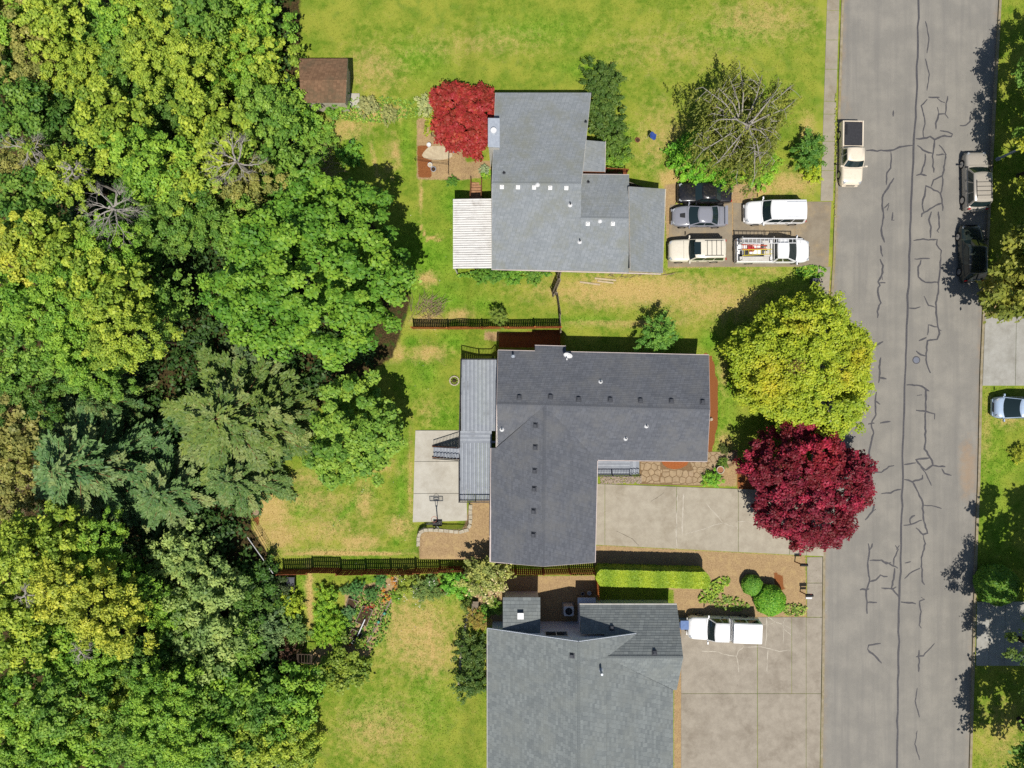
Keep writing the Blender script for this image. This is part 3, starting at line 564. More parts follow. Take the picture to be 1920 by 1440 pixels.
def ridge_cap(a, b, house, m, w=.26):
    a = Vector(a); b = Vector(b); L = (b-a).length; k = max(1, int(L/.22)); d = (b-a)/L; mb = MB(); sdv = d.cross(Vector((0, 0, 1))).normalized()
    for i in range(k):
        p = a+d*(L*i/k); q = a+d*(L*(i+1)/k); h0, h1 = .02, .036
        mb.add([p+sdv*w/2+Vector((0, 0, h0-.05)), p+Vector((0, 0, h0)), p-sdv*w/2+Vector((0, 0, h0-.05)), q+sdv*w/2+Vector((0, 0, h1-.05)), q+Vector((0, 0, h1)), q-sdv*w/2+Vector((0, 0, h1-.05))], [(0, 1, 4, 3), (1, 2, 5, 4), (3, 4, 5)])
    me = mb.mesh('ridge_cap', OFF[house.name]); ul = me.uv_layers.new(name='UVMap'); me.materials.append(m); o = link('ridge_cap', me, house); o['kind'] = 'stuff'
def gutter(a, b, house, m='pinkw', w=.11):
    return MB().bar(a, b, w, .11).build('gutter', M[m], house)
def vent_box(p, n, house, m='dvent', s=.3, h=.16, rz=0):
    p = Vector(p); q = n.to_track_quat('Z', 'Y'); Mx = Matrix.Translation(p) @ q.to_matrix().to_4x4()
    mb = MB(); a = s/2; b_ = a*.72
    vs = [(-a*1.35, -a*1.35, .0), (a*1.35, -a*1.35, .0), (a*1.35, a*1.35, .0), (-a*1.35, a*1.35, .0), (-a*1.35, -a*1.35, .022), (a*1.35, -a*1.35, .022), (a*1.35, a*1.35, .022), (-a*1.35, a*1.35, .022)]
    vs2 = [(-a, -a, .022), (a, -a, .022), (a, a, .022), (-a, a, .022), (-b_, -b_, h), (b_, -b_, h), (b_, b_, h), (-b_, b_, h)]
    F = [(3, 2, 1, 0), (4, 5, 6, 7), (0, 1, 5, 4), (1, 2, 6, 5), (2, 3, 7, 6), (3, 0, 4, 7)]
    mb.add([Mx @ Vector(v) for v in vs], F); mb.add([Mx @ Vector(v) for v in vs2], F)
    return mb.build('roof_vent', M[m], house)
def pipe_vent(p, house, h=.35, base='pvc', col='black', r=.05):
    p = Vector(p); f = MB().tube([p-Vector((0, 0, .02)), p+Vector((0, 0, .05)), p+Vector((0, 0, .12))], [.2, .15, .07], 8).build('vent_pipe', M[base], house)
    MB().tube([p, p+Vector((0, 0, h))], r, 8).build('pipe', M[col], f)
def wall(pts, house, m, name='wall'):
    """closed ring of upright walls; pts (x, y, ztop, zbottom)"""
    mb = MB(); k = len(pts)
    for i in range(k):
        a, b = pts[i], pts[(i+1) % k]; mb.add([(a[0], a[1], a[3]), (b[0], b[1], b[3]), (b[0], b[1], b[2]), (a[0], a[1], a[2])], [(0, 1, 2, 3)])
    return mb.build(name, m, house)
def window(c, n, w, h, house, m='wglass', fm='white', name='window'):
    c = Vector(c); n = Vector(n).normalized(); s_ = Vector((0, 0, 1)).cross(n).normalized(); u = Vector((0, 0, 1)); f = MB()
    for a, b in ((c-s_*w/2-u*h/2, c+s_*w/2-u*h/2), (c-s_*w/2+u*h/2, c+s_*w/2+u*h/2)): f.bar(a-s_*.04, b+s_*.04, .08, .08)
    for k in (-1, 0, 1): f.bar(c+s_*k*w/2-u*h/2, c+s_*k*w/2+u*h/2, .07, .07)
    o = f.build(name, M[fm], house)
    MB().add([c-s_*w/2-u*h/2+n*.012, c+s_*w/2-u*h/2+n*.012, c+s_*w/2+u*h/2+n*.012, c-s_*w/2+u*h/2+n*.012], [(0, 1, 2, 3)]).build('pane', M[m], o)

# ===== the charcoal roofed house in the middle
ze, zr = 2.9, 4.4
hc = thing('house', 'single storey house with charcoal L shaped roof and rear deck', 'house', W(1022, 800)); hc['_fascia'] = 'white'
NW, NE = W(934, 657, ze), W(1329, 666, ze); RW, RE = W(931.5, 757.5, zr), W(1331, 768, zr); SE, SM = W(1326, 865, ze), W(1120, 862.5, ze)
J = W(1022, 760, zr); RS = W(1018, 1062, zr); WS, ES = W(919, 1053.5, ze), W(1115.5, 1054.5, ze)
VW = W(930.3, 838, ze+.06); W0 = W(930, 840, ze); W1 = W(921, 840, ze-.13)
nN = roof_plane([NW, NE, RE, RW], hc, M['shC'])
roof_plane([RW, J, VW, Vector((NW.x, VW.y+.1, ze+.13))], hc, M['shC']); nS = roof_plane([J, RE, SE, SM], hc, M['shC'])
nWs = roof_plane([J, RS, WS, W1, W(930.3, 840, ze+.02)], hc, M['shC']); nEs = roof_plane([J, SM, ES, RS], hc, M['shC'])
B0, B1, B2, B3 = W(1003, 648, ze-.17), W(1061, 649.5, ze-.17), W(1061, 664, ze+.06), W(1003, 662, ze+.06)
roof_plane([B0, B1, B2+Vector((0, 0, .01)), B3+Vector((0, 0, .01))], hc, M['shC'])
ridge_cap(RW, RE, hc, M['shC']); ridge_cap(J, RS, hc, M['shC'])
up = Vector((0, 0, -.05))
for a, b in ((NW, W(1003, 658.6, ze)), (W(1061, 659.9, ze), NE), (B0, B1), (SM, SE), (W1, WS), (SM, ES)): gutter(a+up, b+up, hc)
for a, b in ((NW, RW), (RW, VW), (NE, RE), (RE, SE), (WS, RS), (RS, ES)): MB().bar(Vector(a)-Vector((0, 0, .09)), Vector(b)-Vector((0, 0, .09)), .05, .16).build('bargeboard', M['pinkw'], hc)
ins = .42
def inset_pt(p, dx, dy, zt, zb): return (p.x+dx*ins, p.y+dy*ins, zt, zb)
mid_e = (RE+SE)/2
wall([inset_pt(NW, .4, -1, ze-.06, -.9), inset_pt(NE, -1, -1, ze-.06, -.1), inset_pt(RE, -1, 0, zr-.22, -.1), inset_pt(SE, -1, 1, ze-.06, -.1), inset_pt(SM, -1, 1, ze-.06, -.1), inset_pt(ES, -1, .3, ze-.06, -.1), inset_pt(RS, 0, .7, zr-.22, -.1), inset_pt(WS, 1, .4, ze-.06, -.4), inset_pt(W1, 1, 0, ze-.06, -.9), inset_pt(VW, .4, 0, ze-.06, -.9), inset_pt(RW, .4, 0, zr-.22, -.9)], hc, M['tanw'])
MB().prism([(B0.x+.15, B0.y-.25), (B1.x-.15, B1.y-.25), (B1.x-.15, B1.y-.9), (B0.x+.15, B0.y-.9)], -.5, ze-.25).build('bay_wall', M['tanw'], hc)
for px in (1160, 1240, 1290): c = W(px, 666, 0); window((W(px, 663, ze).x, NE.y-ins+.0+(NW.y-NE.y)*(1329-px)/395+.05, 1.5), (0, 1, 0), 1.3, 1.1, hc)
for fy in (.3, .72): p = NE.lerp(SE, fy); window((p.x-ins-.01+.05, p.y, 1.5), (1, 0, 0), 1.5, 1.2, hc)
gdx = ES.x-ins+.06
gdr = MB().box((gdx, (SM.y+ES.y)/2-1.0, 1.15), (.06, 4.8, 2.1)).build('garage_door', M['white'], hc)
for k in range(4): MB().box((gdx+.04, (SM.y+ES.y)/2-1.0, .4+k*.5), (.03, 4.6, .44)).build('panel', M['white'], gdr)
MB().box((SM.x+.5, SM.y+ins-.05, 1.7), (.95, .06, 2.05)).build('front_door', M['redp'], hc)
window((SM.x+2.6, SM.y+ins-.06, 1.7), (0, -1, 0), 1.6, 1.2, hc); window((SE.x-2.0, SM.y+ins-.1, 1.6), (0, -1, 0), 1.6, 1.2, hc)
def on_plane(px, py, A, n):
    z = 3.5
    for _ in range(6): p = W(px, py, z); z = A.z-(n.x*(p.x-A.x)+n.y*(p.y-A.y))/n.z
    p = W(px, py, z); return Vector((p.x, p.y, z))
for px, py in ((973.5, 745), (1032, 744), (1084.5, 748.5), (1144, 749.5), (1200.5, 751), (1258.5, 752), (1317, 754)): vent_box(on_plane(px, py, NE, nN)+nN*.02, nN, hc)
for px, py in ((1004.5, 798), (1004, 839), (1003, 883), (1002, 917), (1001, 959), (1000.5, 1003)): vent_box(on_plane(px, py, WS, nWs)+nWs*.02, nWs, hc)
for px, py in ((941, 805), (1212, 798.5), (1173, 822)): pipe_vent(on_plane(px, py, SE, nS) if px > 1000 else on_plane(px, py, SE, nS), hc)
pipe_vent(on_plane(1126, 716, NE, nN), hc); pipe_vent(on_plane(962, 668, NE, nN), hc, .6, 'galv', 'galv', .08)
# satellite dish on the north edge of the roof
p = on_plane(1068, 668, NE, nN); dsh = thing('satellite_dish', 'small white satellite dish on the charcoal roof edge', 'satellite dish', p)
mb = MB(); c0 = p+Vector((-.15, .12, .55)); q = Vector((-.25, -.75, .6)).to_track_quat('Z', 'Y').to_matrix(); vs = [c0]; fs = []
for r_ in (1, 2, 3):
    for k in range(16):
        a = k*math.pi/8; rr = .36*r_/3; vs.append(c0+q @ Vector((rr*math.cos(a), rr*.86*math.sin(a), .12*(r_/3)**2)))
for k in range(16): fs.append((0, 1+k, 1+(k+1) % 16)); fs += [(1+16*j+k, 17+16*j+k, 17+16*j+(k+1) % 16, 1+16*j+(k+1) % 16) for j in (0, 1)]
d_ = mb.add(vs, fs).build('dish', M['pvc'], dsh, True); md = d_.modifiers.new('s', 'SOLIDIFY'); md.thickness = .015
MB().tube([p, p+Vector((0, 0, .35)), c0], .025).build('mast', M['galv'], dsh)
MB().tube([p+Vector((.22, -.2, 0)), c0], .014).tube([p+Vector((-.3, -.25, 0)), c0], .014).build('strut', M['galv'], dsh)
MB().tube([c0+q @ Vector((0, -.3, .05)), c0+q @ Vector((0, -.1, .42))], .014).box(c0+q @ Vector((0, -.08, .45)), (.09, .14, .09)).build('feed_arm', M['pvc'], dsh)

# rear deck of grey boards, its stairs and railings
def baluster_rail(parent, a, b, h, m, post=1.6, gap=.125, dza=0.0, dzb=0.0):
    """straight railing from a to b (points at floor level)"""
    a = Vector(a); b = Vector(b); L = (b-a).length; r = thing_part('railing', parent, MB().bar(a+Vector((0, 0, h)), b+Vector((0, 0, h)), .07, .045), m)
    d = (b-a)/L
    MB().bar(a+Vector((0, 0, .1)), b+Vector((0, 0, .1)), .04, .035).build('bottom_rail', m, r)
    k = max(1, round(L/post))
    for i in range(k+1): p = a+d*(L*i/k); MB().box(p+Vector((0, 0, h/2)), (.08, .08, h+.04)).build('post', m, r)
    k = int(L/gap); me = None
    for i in range(1, k):
        p = a+d*(L*i/k)
        if me is None: me = MB().box((0, 0, h/2+.04), (.026, .026, h-.1)).mesh('baluster'); me.materials.append(m)
        o = link('baluster', me, r, p-OFF[r.name])
    return r
def thing_part(name, parent, mb, m): return mb.build(name, m, parent)
dz = .9
dk = thing('deck', 'raised grey board deck behind the charcoal roofed house', 'deck', G(895, 800))
NB = [0]
def board(par, x0, x1, y0, y1, z, m='deck', t=.04):
    NB[0] += 1
    if m == 'deck' and NB[0] % 2: m = 'deck2'
    return MB().box(((x0+x1)/2, (y0+y1)/2, z-t/2), (x1-x0, y1-y0, t)).build('board', M[m], par)
xl0, xr0 = W(864.5, 700, dz).x, W(932, 700, dz).x; yA, yB = W(0, 673, dz).y, W(0, 808, dz).y; yC, yD = W(0, 830.5, dz).y, W(0, 939, dz).y
nb = 18; bw = (xr0-xl0)/nb
for i in range(nb): board(dk, xl0+i*bw+.008, xl0+(i+1)*bw-.008, yB+.005, yA, dz)
for i in range(6): h_ = (yB-yC)/6; board(dk, W(861.5, 0, dz).x, xr0-.45 if i > 0 else xr0, yC+i*h_+.004, yC+(i+1)*h_-.004, dz)
xl1, xr1 = W(861, 0, dz).x, W(921.5, 0, dz).x; nb = 16; bw = (xr1-xl1)/nb
for i in range(nb): board(dk, xl1+i*bw+.008, xl1+(i+1)*bw-.008, yD, yC-.005, dz)
for (x, y) in ((xl0+.1, yA-.1), (xl0+.1, (yA+yB)/2), (xl1+.1, yB-.1), (xl1+.1, (yC+yD)/2), (xl1+.1, yD+.1), (xr1-.3, yD+.1), (xr0-.3, yA-.1)): MB().box((x, y, (dz-.06-1.0)/2-.02), (.12, .12, dz-.06+1.0)).build('support_post', M['fence'], dk)
for a, b in (((xl0, yA-.03), (xr0, yA-.03)), ((xl0+.02, yA-.08), (xl0+.02, yB)), ((xl1+.02, yC), (xl1+.02, yD)), ((xl1, yD+.02), (xr1, yD+.02))): MB().bar((a[0], a[1], dz-.15), (b[0], b[1], dz-.15), .045, .2).build('rim_joist', M['fence'], dk)
ys0, ys1 = W(0, 838, .4).y, W(0, 860, .4).y
baluster_rail(dk, (xl0+.05, yA-.05, dz), (xr0-.05, yA-.05, dz), .95, M['rail']); baluster_rail(dk, (xl0+.05, yA-.06, dz), (xl1+.05, ys0+.05, dz), .95, M['rail'])
baluster_rail(dk, (xl1+.05, ys1-.05, dz), (xl1+.05, yD+.05, dz), .95, M['rail']); baluster_rail(dk, (xl1+.06, yD+.05, dz), (xr1-.03, yD+.05, dz), .95, M['rail'])
st = thing('stairs', 'grey board stairs from the deck down to the patio', 'stairs', (xl1-1.2, (ys0+ys1)/2, -.66)); ns = 8
for i in range(ns):
    zt = dz-(i+1)*(dz+.66)/(ns+1); x1 = xl1-.02-i*.285
    for k in (0, 1): board(st, x1-.285+.14*k+.006, x1-.285+.14*(k+1), ys1, ys0, zt)
for y in (ys0-.02, ys1+.02): MB().bar((xl1, y, dz-.2), (xl1-ns*.285-.1, y, -.62), .05, .24).build('stringer', M['fence'], st)
def sloped_rail(parent, a, b, h, m, gap=.14):
    a = Vector(a); b = Vector(b); u = Vector((0, 0, h)); r = MB().bar(a+u, b+u, .06, .045).build('railing', m, parent); L = (b-a).length; k = int(L/gap)
    MB().bar(a+Vector((0, 0, .12)), b+Vector((0, 0, .12)), .035, .035).build('bottom_rail', m, r)
    me = MB().box((0, 0, h/2), (.026, .026, h)).mesh('baluster'); me.materials.append(m)
    for i in range(k+1): link('baluster', me, r, a.lerp(b, i/k)-OFF[r.name])
for y in (ys0, ys1): sloped_rail(st, (xl1-.03, y, dz-.1), (xl1-ns*.285, y, -.58), .92, M['rail'])

# front porch
zp = .62
pc = thing('porch', 'small front porch of pale boards with black railing', 'porch', W(1150, 880)); yp0, yp1 = W(0, 858, zp).y, W(0, 891, zp).y; xp0, xp1, xp2 = W(1113, 0, zp).x, W(1181, 0, zp).x, W(1199.5, 0, .3).x
nb = 10; bw = (yp0-yp1)/nb
for i in range(nb): board(pc, xp0, xp1, yp1+i*bw+.004, yp1+(i+1)*bw-.004, zp)
for i in range(3): w_ = (xp2-xp1)/3; board(pc, xp1+i*w_+.006, xp1+(i+1)*w_-.004, yp1, yp0-.3, zp-.155*(i+1))
for i in range(3): w_ = (xp2-xp1)/3; MB().box((xp1+(i+.5)*w_, (yp0+yp1)/2-.15, (zp-.155*(i+1)-.04)/2), (w_-.02, yp0-yp1-.4, zp-.155*(i+1)-.045)).build('riser', M['deck'], pc)
MB().box(((xp0+xp1)/2, (yp0+yp1)/2, zp/2-.03), (xp1-xp0-.05, yp0-yp1-.08, zp-.1)).build('skirt', M['deck'], pc)
baluster_rail(pc, (xp0+.05, yp1+.05, zp), (xp1, yp1+.05, zp), .92, M['rail']); sloped_rail(pc, (xp1+.02, yp1+.05, zp), (xp2, yp1+.05, zp-.5), .9, M['rail'], .17)

# ===== the north house
hn = thing('house', 'house with pale grey roof, white box vents and white patio cover', 'house', W(1010, 350)); hn['_fascia'] = 'white'
e1, r1 = 2.9, 5.2
a0, a1 = W(929, 174, e1), W(1108, 174, e1); b0, b1 = W(922.5, 343.5, r1), W(1090, 344.5, r1); c0_, c1_ = W(922, 505, e1), W(1242, 512, e1)
kk = (r1-e1)/(b0.y-c0_.y)
def zs(px, py):    # height of the long south slope at a pixel
    z = 3.5
    for _ in range(6): p = W(px, py, z); z = e1+(p.y-c0_.y+(p.x-c0_.x)*.022)*kk
    return z
z409 = zs(1130, 409); d0_, d1_ = W(1088, 408.5, zs(1088, 408.5)), W(1179, 410, zs(1179, 410)); e0_, e1_ = W(1088.5, 327, z409-1.35), W(1179.5, 328, z409-1.35); f1_ = W(1179, 511, zs(1179, 511))
zg = 2.35; g0, g1 = W(1179.5, 347, d1_.z-.75), W(1248, 354, zg); g2 = W(1242, 512, zg)
n1 = roof_plane([a0, a1, b1, b0], hn, M['shN']); n2 = roof_plane([b0, b1, d0_, d1_, f1_, c0_], hn, M['shN']) if False else None
roof_plane([b0, b1, W(1088, 507.6, zs(1088, 507.6)), c0_], hn, M['shN']); n2 = roof_plane([d0_, d1_, f1_, W(1088, 507.6, zs(1088, 507.6))], hn, M['shN'])
n3 = roof_plane([e0_, e1_, d1_, d0_], hn, M['shN'])
n4 = roof_plane([W(1179.5, 350, d1_.z-.55), g1, g2, Vector((f1_.x, f1_.y, d1_.z-.55)), ], hn, M['shN'])
MB().add([d1_, e1_, Vector((e1_.x, e1_.y, 2.2)), Vector((f1_.x, f1_.y, 2.2)), f1_], [(0, 1, 2, 3, 4)]).build('gable_wall', M['cream'], hn)
MB().add([Vector((a1.x-.05, a1.y, e1-.15)), Vector((b1.x-.05, b1.y, r1-.1)), Vector((d0_.x-.03, d0_.y, d0_.z-.05)), Vector((d0_.x-.03, d0_.y, 2.0)), Vector((a1.x-.05, a1.y, 2.0))], [(4, 3, 2, 1, 0)]).build('gable_wall', M['cream'], hn)
MB().add([d0_, e0_, Vector((e0_.x, e0_.y, 2.2)), Vector((d0_.x, d0_.y, 2.2))], [(0, 1, 2, 3)]).build('gable_wall', M['cream'], hn)
zq = 2.6; roof_plane([W(1090, 262, zq+.35), W(1135, 266, zq), W(1134, 322, zq), W(1090, 321, zq+.35)], hn, M['shN'])
MB().bar(W(1135.3, 265, zq-.07), W(1134.3, 323, zq-.07), .04, .14).build('bargeboard', M['pinkw'], hn); MB().bar(W(1090, 321.6, zq+.25), W(1134, 322.6, zq-.08), .05, .12).build('bargeboard', M['fence'], hn)
MB().bar(e0_+up, e1_+up, .1, .1).build('gutter', M['pinkw'], hn); MB().bar(g1+up, g2+up, .08, .1).build('gutter', M['cream'], hn)
for a, b in ((b0, c0_), (b0, a0), (a1, b1)): MB().bar(a-Vector((0, 0, .1)), b-Vector((0, 0, .1)), .05, .16).build('bargeboard', M['white'], hn)
MB().bar(c0_+up, c1_+up+Vector((0, 0, -.5)), .08, .1).build('gutter', M['pinkw'], hn)
ridge_cap(b0, b1, hn, M['shN']); ridge_cap(d0_, d1_, hn, M['shN'])
wy = c0_.y+.42; wye = f1_.y+.42
wall([(a0.x+.4, a0.y-.4, e1, -.9), (c0_.x+.4, wy, e1-.05, -.9), (f1_.x, wye, 2.6, -.1), (g2.x-.35, g2.y+.42, zg, -.1), (g1.x-.35, g1.y-.35, zg, -.1), (e1_.x, e1_.y-.3, 2.3, -.1), (e0_.x, e0_.y-.3, 2.3, -.1), (a1.x-.4, a1.y-.4, e1, -.1)], hn, M['cream'])
for px in (960, 1040, 1150): x = W(px, 0, 1.5).x; window((x, wy+(wye-wy)*(px-922)/260-.04, 1.6), (0, -1, 0), 1.5, 1.1, hn)
gdn = MB().box((g1.x-.3, (g1.y+g2.y)/2-.3, 1.05), (.08, 4.6, 2.0)).build('garage_door', M['white'], hn)
for i in range(5): vent_box(on_plane(941+i*30.2, 350.5+i*.5, c0_, (b1-b0).cross(c0_-b0).normalized()*-1 if False else n2)+n2*.02, n2, hn, 'pvc', .22, .14)
for px in (1102, 1149): vent_box(on_plane(px, 419.5, c0_, n2)+n2*.02, n2, hn, 'pvc', .22, .14)
for px, py, nn, A in ((1069, 384, n2, c0_), (1087, 453, n2, c0_)): pipe_vent(on_plane(px, py, A, nn), hn, .5)
for px, py in ((1008, 346), (1125, 414)): pipe_vent(on_plane(px, py, c0_, n2), hn, .15, 'pvc', 'pvc')
for px, py, nn, A in ((1098, 229, n1, a0), (945, 325, n1, a0), (1103, 342, n3, e0_)): pipe_vent(on_plane(px, py, A, nn)-Vector((0, 0, .05)), hn, .35, 'dvent', 'black')
# chimney chase, white siding with a blue grey metal cap
q0, q1, q2, q3 = W(916, 222, 5.1), W(936, 222.5, 5.1), W(936, 275, 5.1), W(916, 274, 5.1)
ch = MB().prism([(q.x, q.y) for q in (q0, q1, q2, q3)], -.7, 5.0).build('chimney', M['white'], hn)
MB().prism([(q0.x-.05, q0.y+.05), (q1.x+.05, q1.y+.05), (q2.x+.05, q2.y-.05), (q3.x-.05, q3.y-.05)], 5.0, 5.12, .03).build('cap', M['galv'], ch)
cc = W(925.5, 245, 5.4); MB().tube([(cc.x, cc.y, 5.1), (cc.x, cc.y, 5.45)], .13, 14).tube([(cc.x, cc.y, 5.45), (cc.x, cc.y, 5.5)], .23, 18).build('flue', M['pvc'], ch)
MB().box((q2.x-.2, q2.y-.12, 3.6), (.55, .2, 1.2)).build('saddle', M['white'], ch)
# entry railing between the two roofs
en = thing('entry_landing', 'dark brown entry landing beside the pale grey roof', 'landing', W(1150, 322, .6))
x0, x1 = W(1092, 0, .6).x, W(1176, 0, .6).x; y0, y1 = W(0, 318, .6).y, W(0, 345, .6).y
for i in range(6): h_ = (y0-y1)/6; board(en, x0, x1, y1+i*h_+.005, y1+(i+1)*h_-.005, .6, 'fence')
MB().box(((x0+x1)/2, (y0+y1)/2, .28), (x1-x0-.1, y0-y1-.1, .55)).build('base', M['fence'], en); baluster_rail(en, (x0, y0-.05, .6), (x1-.05, y0-.25, .6), .9, M['fence'], 1.6, .16)
# white patio cover and the steps under its edge
pcv = thing('patio_cover', 'streaked white panel patio cover behind the pale grey roof', 'patio cover', W(885, 440)); x0, x1 = W(849.5, 0, 2.5).x, W(922, 0, 2.65).x-.02; ya, yb = W(0, 372.5, 2.55).y, W(0, 503.5, 2.55).y; npn = 30; ph = (ya-yb)/npn
for i in range(npn):
    y0 = yb+i*ph; MB().add([(x0, y0+.012, 2.5), (x1, y0+.012, 2.68), (x1, y0+ph-.012, 2.68), (x0, y0+ph-.012, 2.5), (x0, y0+.04, 2.54), (x1, y0+.04, 2.72), (x1, y0+ph-.04, 2.72), (x0, y0+ph-.04, 2.54)], [(3, 2, 1, 0), (4, 5, 6, 7), (0, 1, 5, 4), (1, 2, 6, 5), (2, 3, 7, 6), (3, 0, 4, 7)]).build('panel', M['panel'], pcv)
MB().box((x0+.06, (ya+yb)/2, 2.42), (.1, ya-yb, .13)).build('beam', M['white'], pcv)
MB().add([(x0+.1, ya-.02, 2.44), (x1, ya-.02, 2.62), (x1, yb+.02, 2.62), (x0+.1, yb+.02, 2.44)], [(3, 2, 1, 0)]).build('pan', M['white'], pcv)
for y in (ya-.15, (ya+yb)/2, yb+.15): MB().box((x0+.1, y, .8), (.1, .1, 3.2)).build('post', M['white'], pcv)
dn = thing('deck', 'shaded brown deck beneath the white patio cover', 'deck', W(890, 440, .5))
yb2 = yb+.45
for i in range(10): h_ = (ya-yb2)/10; board(dn, x0+.2, x1-.05, yb2+i*h_+.006, yb2+(i+1)*h_-.006, 1.1, 'wood')
MB().box(((x0+x1)/2, (ya+yb2)/2, .1), (x1-x0-.5, ya-yb2-.2, 1.8)).build('base', M['fence'], dn)
sn = thing('stairs', 'weathered brown wooden steps down from the covered deck', 'stairs', W(892, 345)); sx0, sx1 = W(883.5, 0, 0).x, W(903.5, 0, 0).x; sy = ya-.05
for i in range(8): board(sn, sx0+.04, sx1-.04, sy+i*.27+.01, sy+(i+1)*.27-.05, 1.0-i*.145, 'steptan', .05)
for x in (sx0, sx1): MB().bar((x, sy-.1, 1.02), (x, sy+2.15, -.18), .06, .22).build('stringer', M['wood'], sn); MB().bar((x, sy-.1, 1.9), (x, sy+2.2, .75), .07, .05).build('handrail', M['wood'], sn); MB().box((x, sy+2.15, .3), (.08, .08, 1.0)).build('post', M['wood'], sn)

# ===== the south house
hs_ = thing('house', 'house with green grey shingles and pale blue gable wall', 'house', W(1090, 1300)); hs_['_fascia'] = 'white'
e2, r2 = 2.45, 5.3
A0, A1, A2 = W(914, 1179, e2), W(1085, 1203, r2), W(1262, 1190, e2)
ysn = A0.y; A1.y = ysn; A2.y = ysn
yend = -36.0; B0_, B1_, B2_ = Vector((A0.x, yend, e2)), Vector((A1.x, yend, r2)), Vector((A2.x, yend, e2))
nW = roof_plane([A0, A1, B1_, B0_], hs_, M['shS'], .2, .018)
# wing with an east-west ridge that meets the east slope in a valley
zw = 4.5; wy_r = W(0, 1233, zw).y; wx1 = W(1281, 0, zw).x; wn = W(0, 1134, e2-.05).y; ws = 2*wy_r-wn
wx0 = W(1087, 0, e2).x; kE = (r2-e2)/(A2.x-A1.x)
xv_r = A1.x+(r2-zw)/kE   # where the wing ridge runs into the east slope
nWn = roof_plane([Vector((wx0, wn, e2-.05)), Vector((wx1+.02, wn, e2-.05)), Vector((wx1, wy_r, zw)), Vector((xv_r, wy_r, zw)), Vector((xv_r, ysn, e2-.05+(ysn-wn)/(wy_r-wn)*(zw-e2+.05))), Vector((wx0, ysn, e2-.05+(ysn-wn)/(wy_r-wn)*(zw-e2+.05)))], hs_, M['shS'], .2, .018)
roof_plane([Vector((xv_r, wy_r, zw)), Vector((wx1, wy_r, zw)), Vector((wx1, ws, e2-.05)), Vector((A2.x, ws, e2-.05))], hs_, M['shS'], .2, .018)
z_s = e2-.05+(ysn-wn)/(wy_r-wn)*(zw-e2+.05); Vs = Vector((A1.x+(r2-z_s)/kE, ysn, z_s)); Vr = Vector((xv_r, wy_r, zw)); Ar = Vector((A1.x, wy_r, r2)); Vb = Vector((xv_r, yend, zw))
nEa = roof_plane([A1, Vs, Vr, Ar], hs_, M['shS'], .2, .018); roof_plane([Ar, Vr, Vb, B1_], hs_, M['shS'], .2, .018); roof_plane([Vr, Vector((A2.x, ws, e2)), B2_, Vb], hs_, M['shS'], .2, .018)
ridge_cap(A1, B1_, hs_, M['shS']); ridge_cap(Vector((xv_r, wy_r, zw)), Vector((wx1, wy_r, zw)), hs_, M['shS'])
gy = ysn-.25
wall([(A0.x+.35, gy, e2+.05, -.8), (wx0, gy, e2+(wx0-A0.x)*kE-.1, -.1), (A2.x-.4, gy, e2, -.1), (A2.x-.4, yend+.3, e2, -.1), (B1_.x, yend+.3, r2-.1, -.1), (A0.x+.35, yend+.3, e2, -.8)], hs_, M['bluew'])
MB().add([(A0.x+.35, gy+.004, -.5), (A2.x-.4, gy+.004, -.1), (A2.x-.4, gy+.004, e2+.1), (A1.x, gy+.004, r2-.12), (A0.x+.35, gy+.004, e2+.08)], [(4, 3, 2, 1, 0)]).build('gable_wall', M['bluew'], hs_)
for a, b in ((A0, A1), (A1, Vector((A1.x+(r2-3.35)/kE, ysn, 3.35)))): MB().bar(a-Vector((0, -.03, .1)), b-Vector((0, -.03, .1)), .04, .16).build('bargeboard', M['bluew'], hs_)
MB().bar(A0+up, B0_+up, .1, .1).build('gutter', M['white'], hs_)
gt = MB().bar((wx0, wn+.03, e2-.1), (wx1, wn+.03, e2-.1), .12, .1).build('gutter', M['white'], hs_)
wall([(wx0+.05, wn-.35, e2-.1, -.1), (wx1-.3, wn-.35, e2-.1, -.1), (wx1-.3, wy_r, zw-.15, -.1), (wx1-.3, ws+.35, e2-.1, -.1), (A2.x-.5, ws+.35, e2-.1, -.1), (wx0+.05, gy, e2-.1, -.1)], hs_, M['bluew'], 'wing_wall')
MB().box((wx1-.26, wy_r-.3, 1.05), (.08, 4.6, 2.05)).build('garage_door', M['white'], hs_)
wc = W(1043.5, 1178.5, 3.2); window((wc.x, gy+.03, 3.0), (0, 1, 0), 1.75, .95, hs_); window((W(965, 0, 1.4).x, gy+.03, 1.3), (0, 1, 0), 1.0, 1.0, hs_)
for px, py in ((1073, 1229),): vent_box(on_plane(px, py, A0, nW)+nW*.02, nW, hs_, 'dvent', .3, .18)
vent_box(on_plane(1147, 1178, Vector((wx0, wn, e2-.05)), nWn)+nWn*.02, nWn, hs_, 'dvent', .3, .18); vent_box(on_plane(1227, 1224, Vector((wx0, wn, e2-.05)), nWn)+nWn*.02, nWn, hs_, 'dvent', .3, .18)
p = on_plane(1126, 1256, A1, nEa); pipe_vent(p, hs_, .9, 'galv', 'galv', .09)
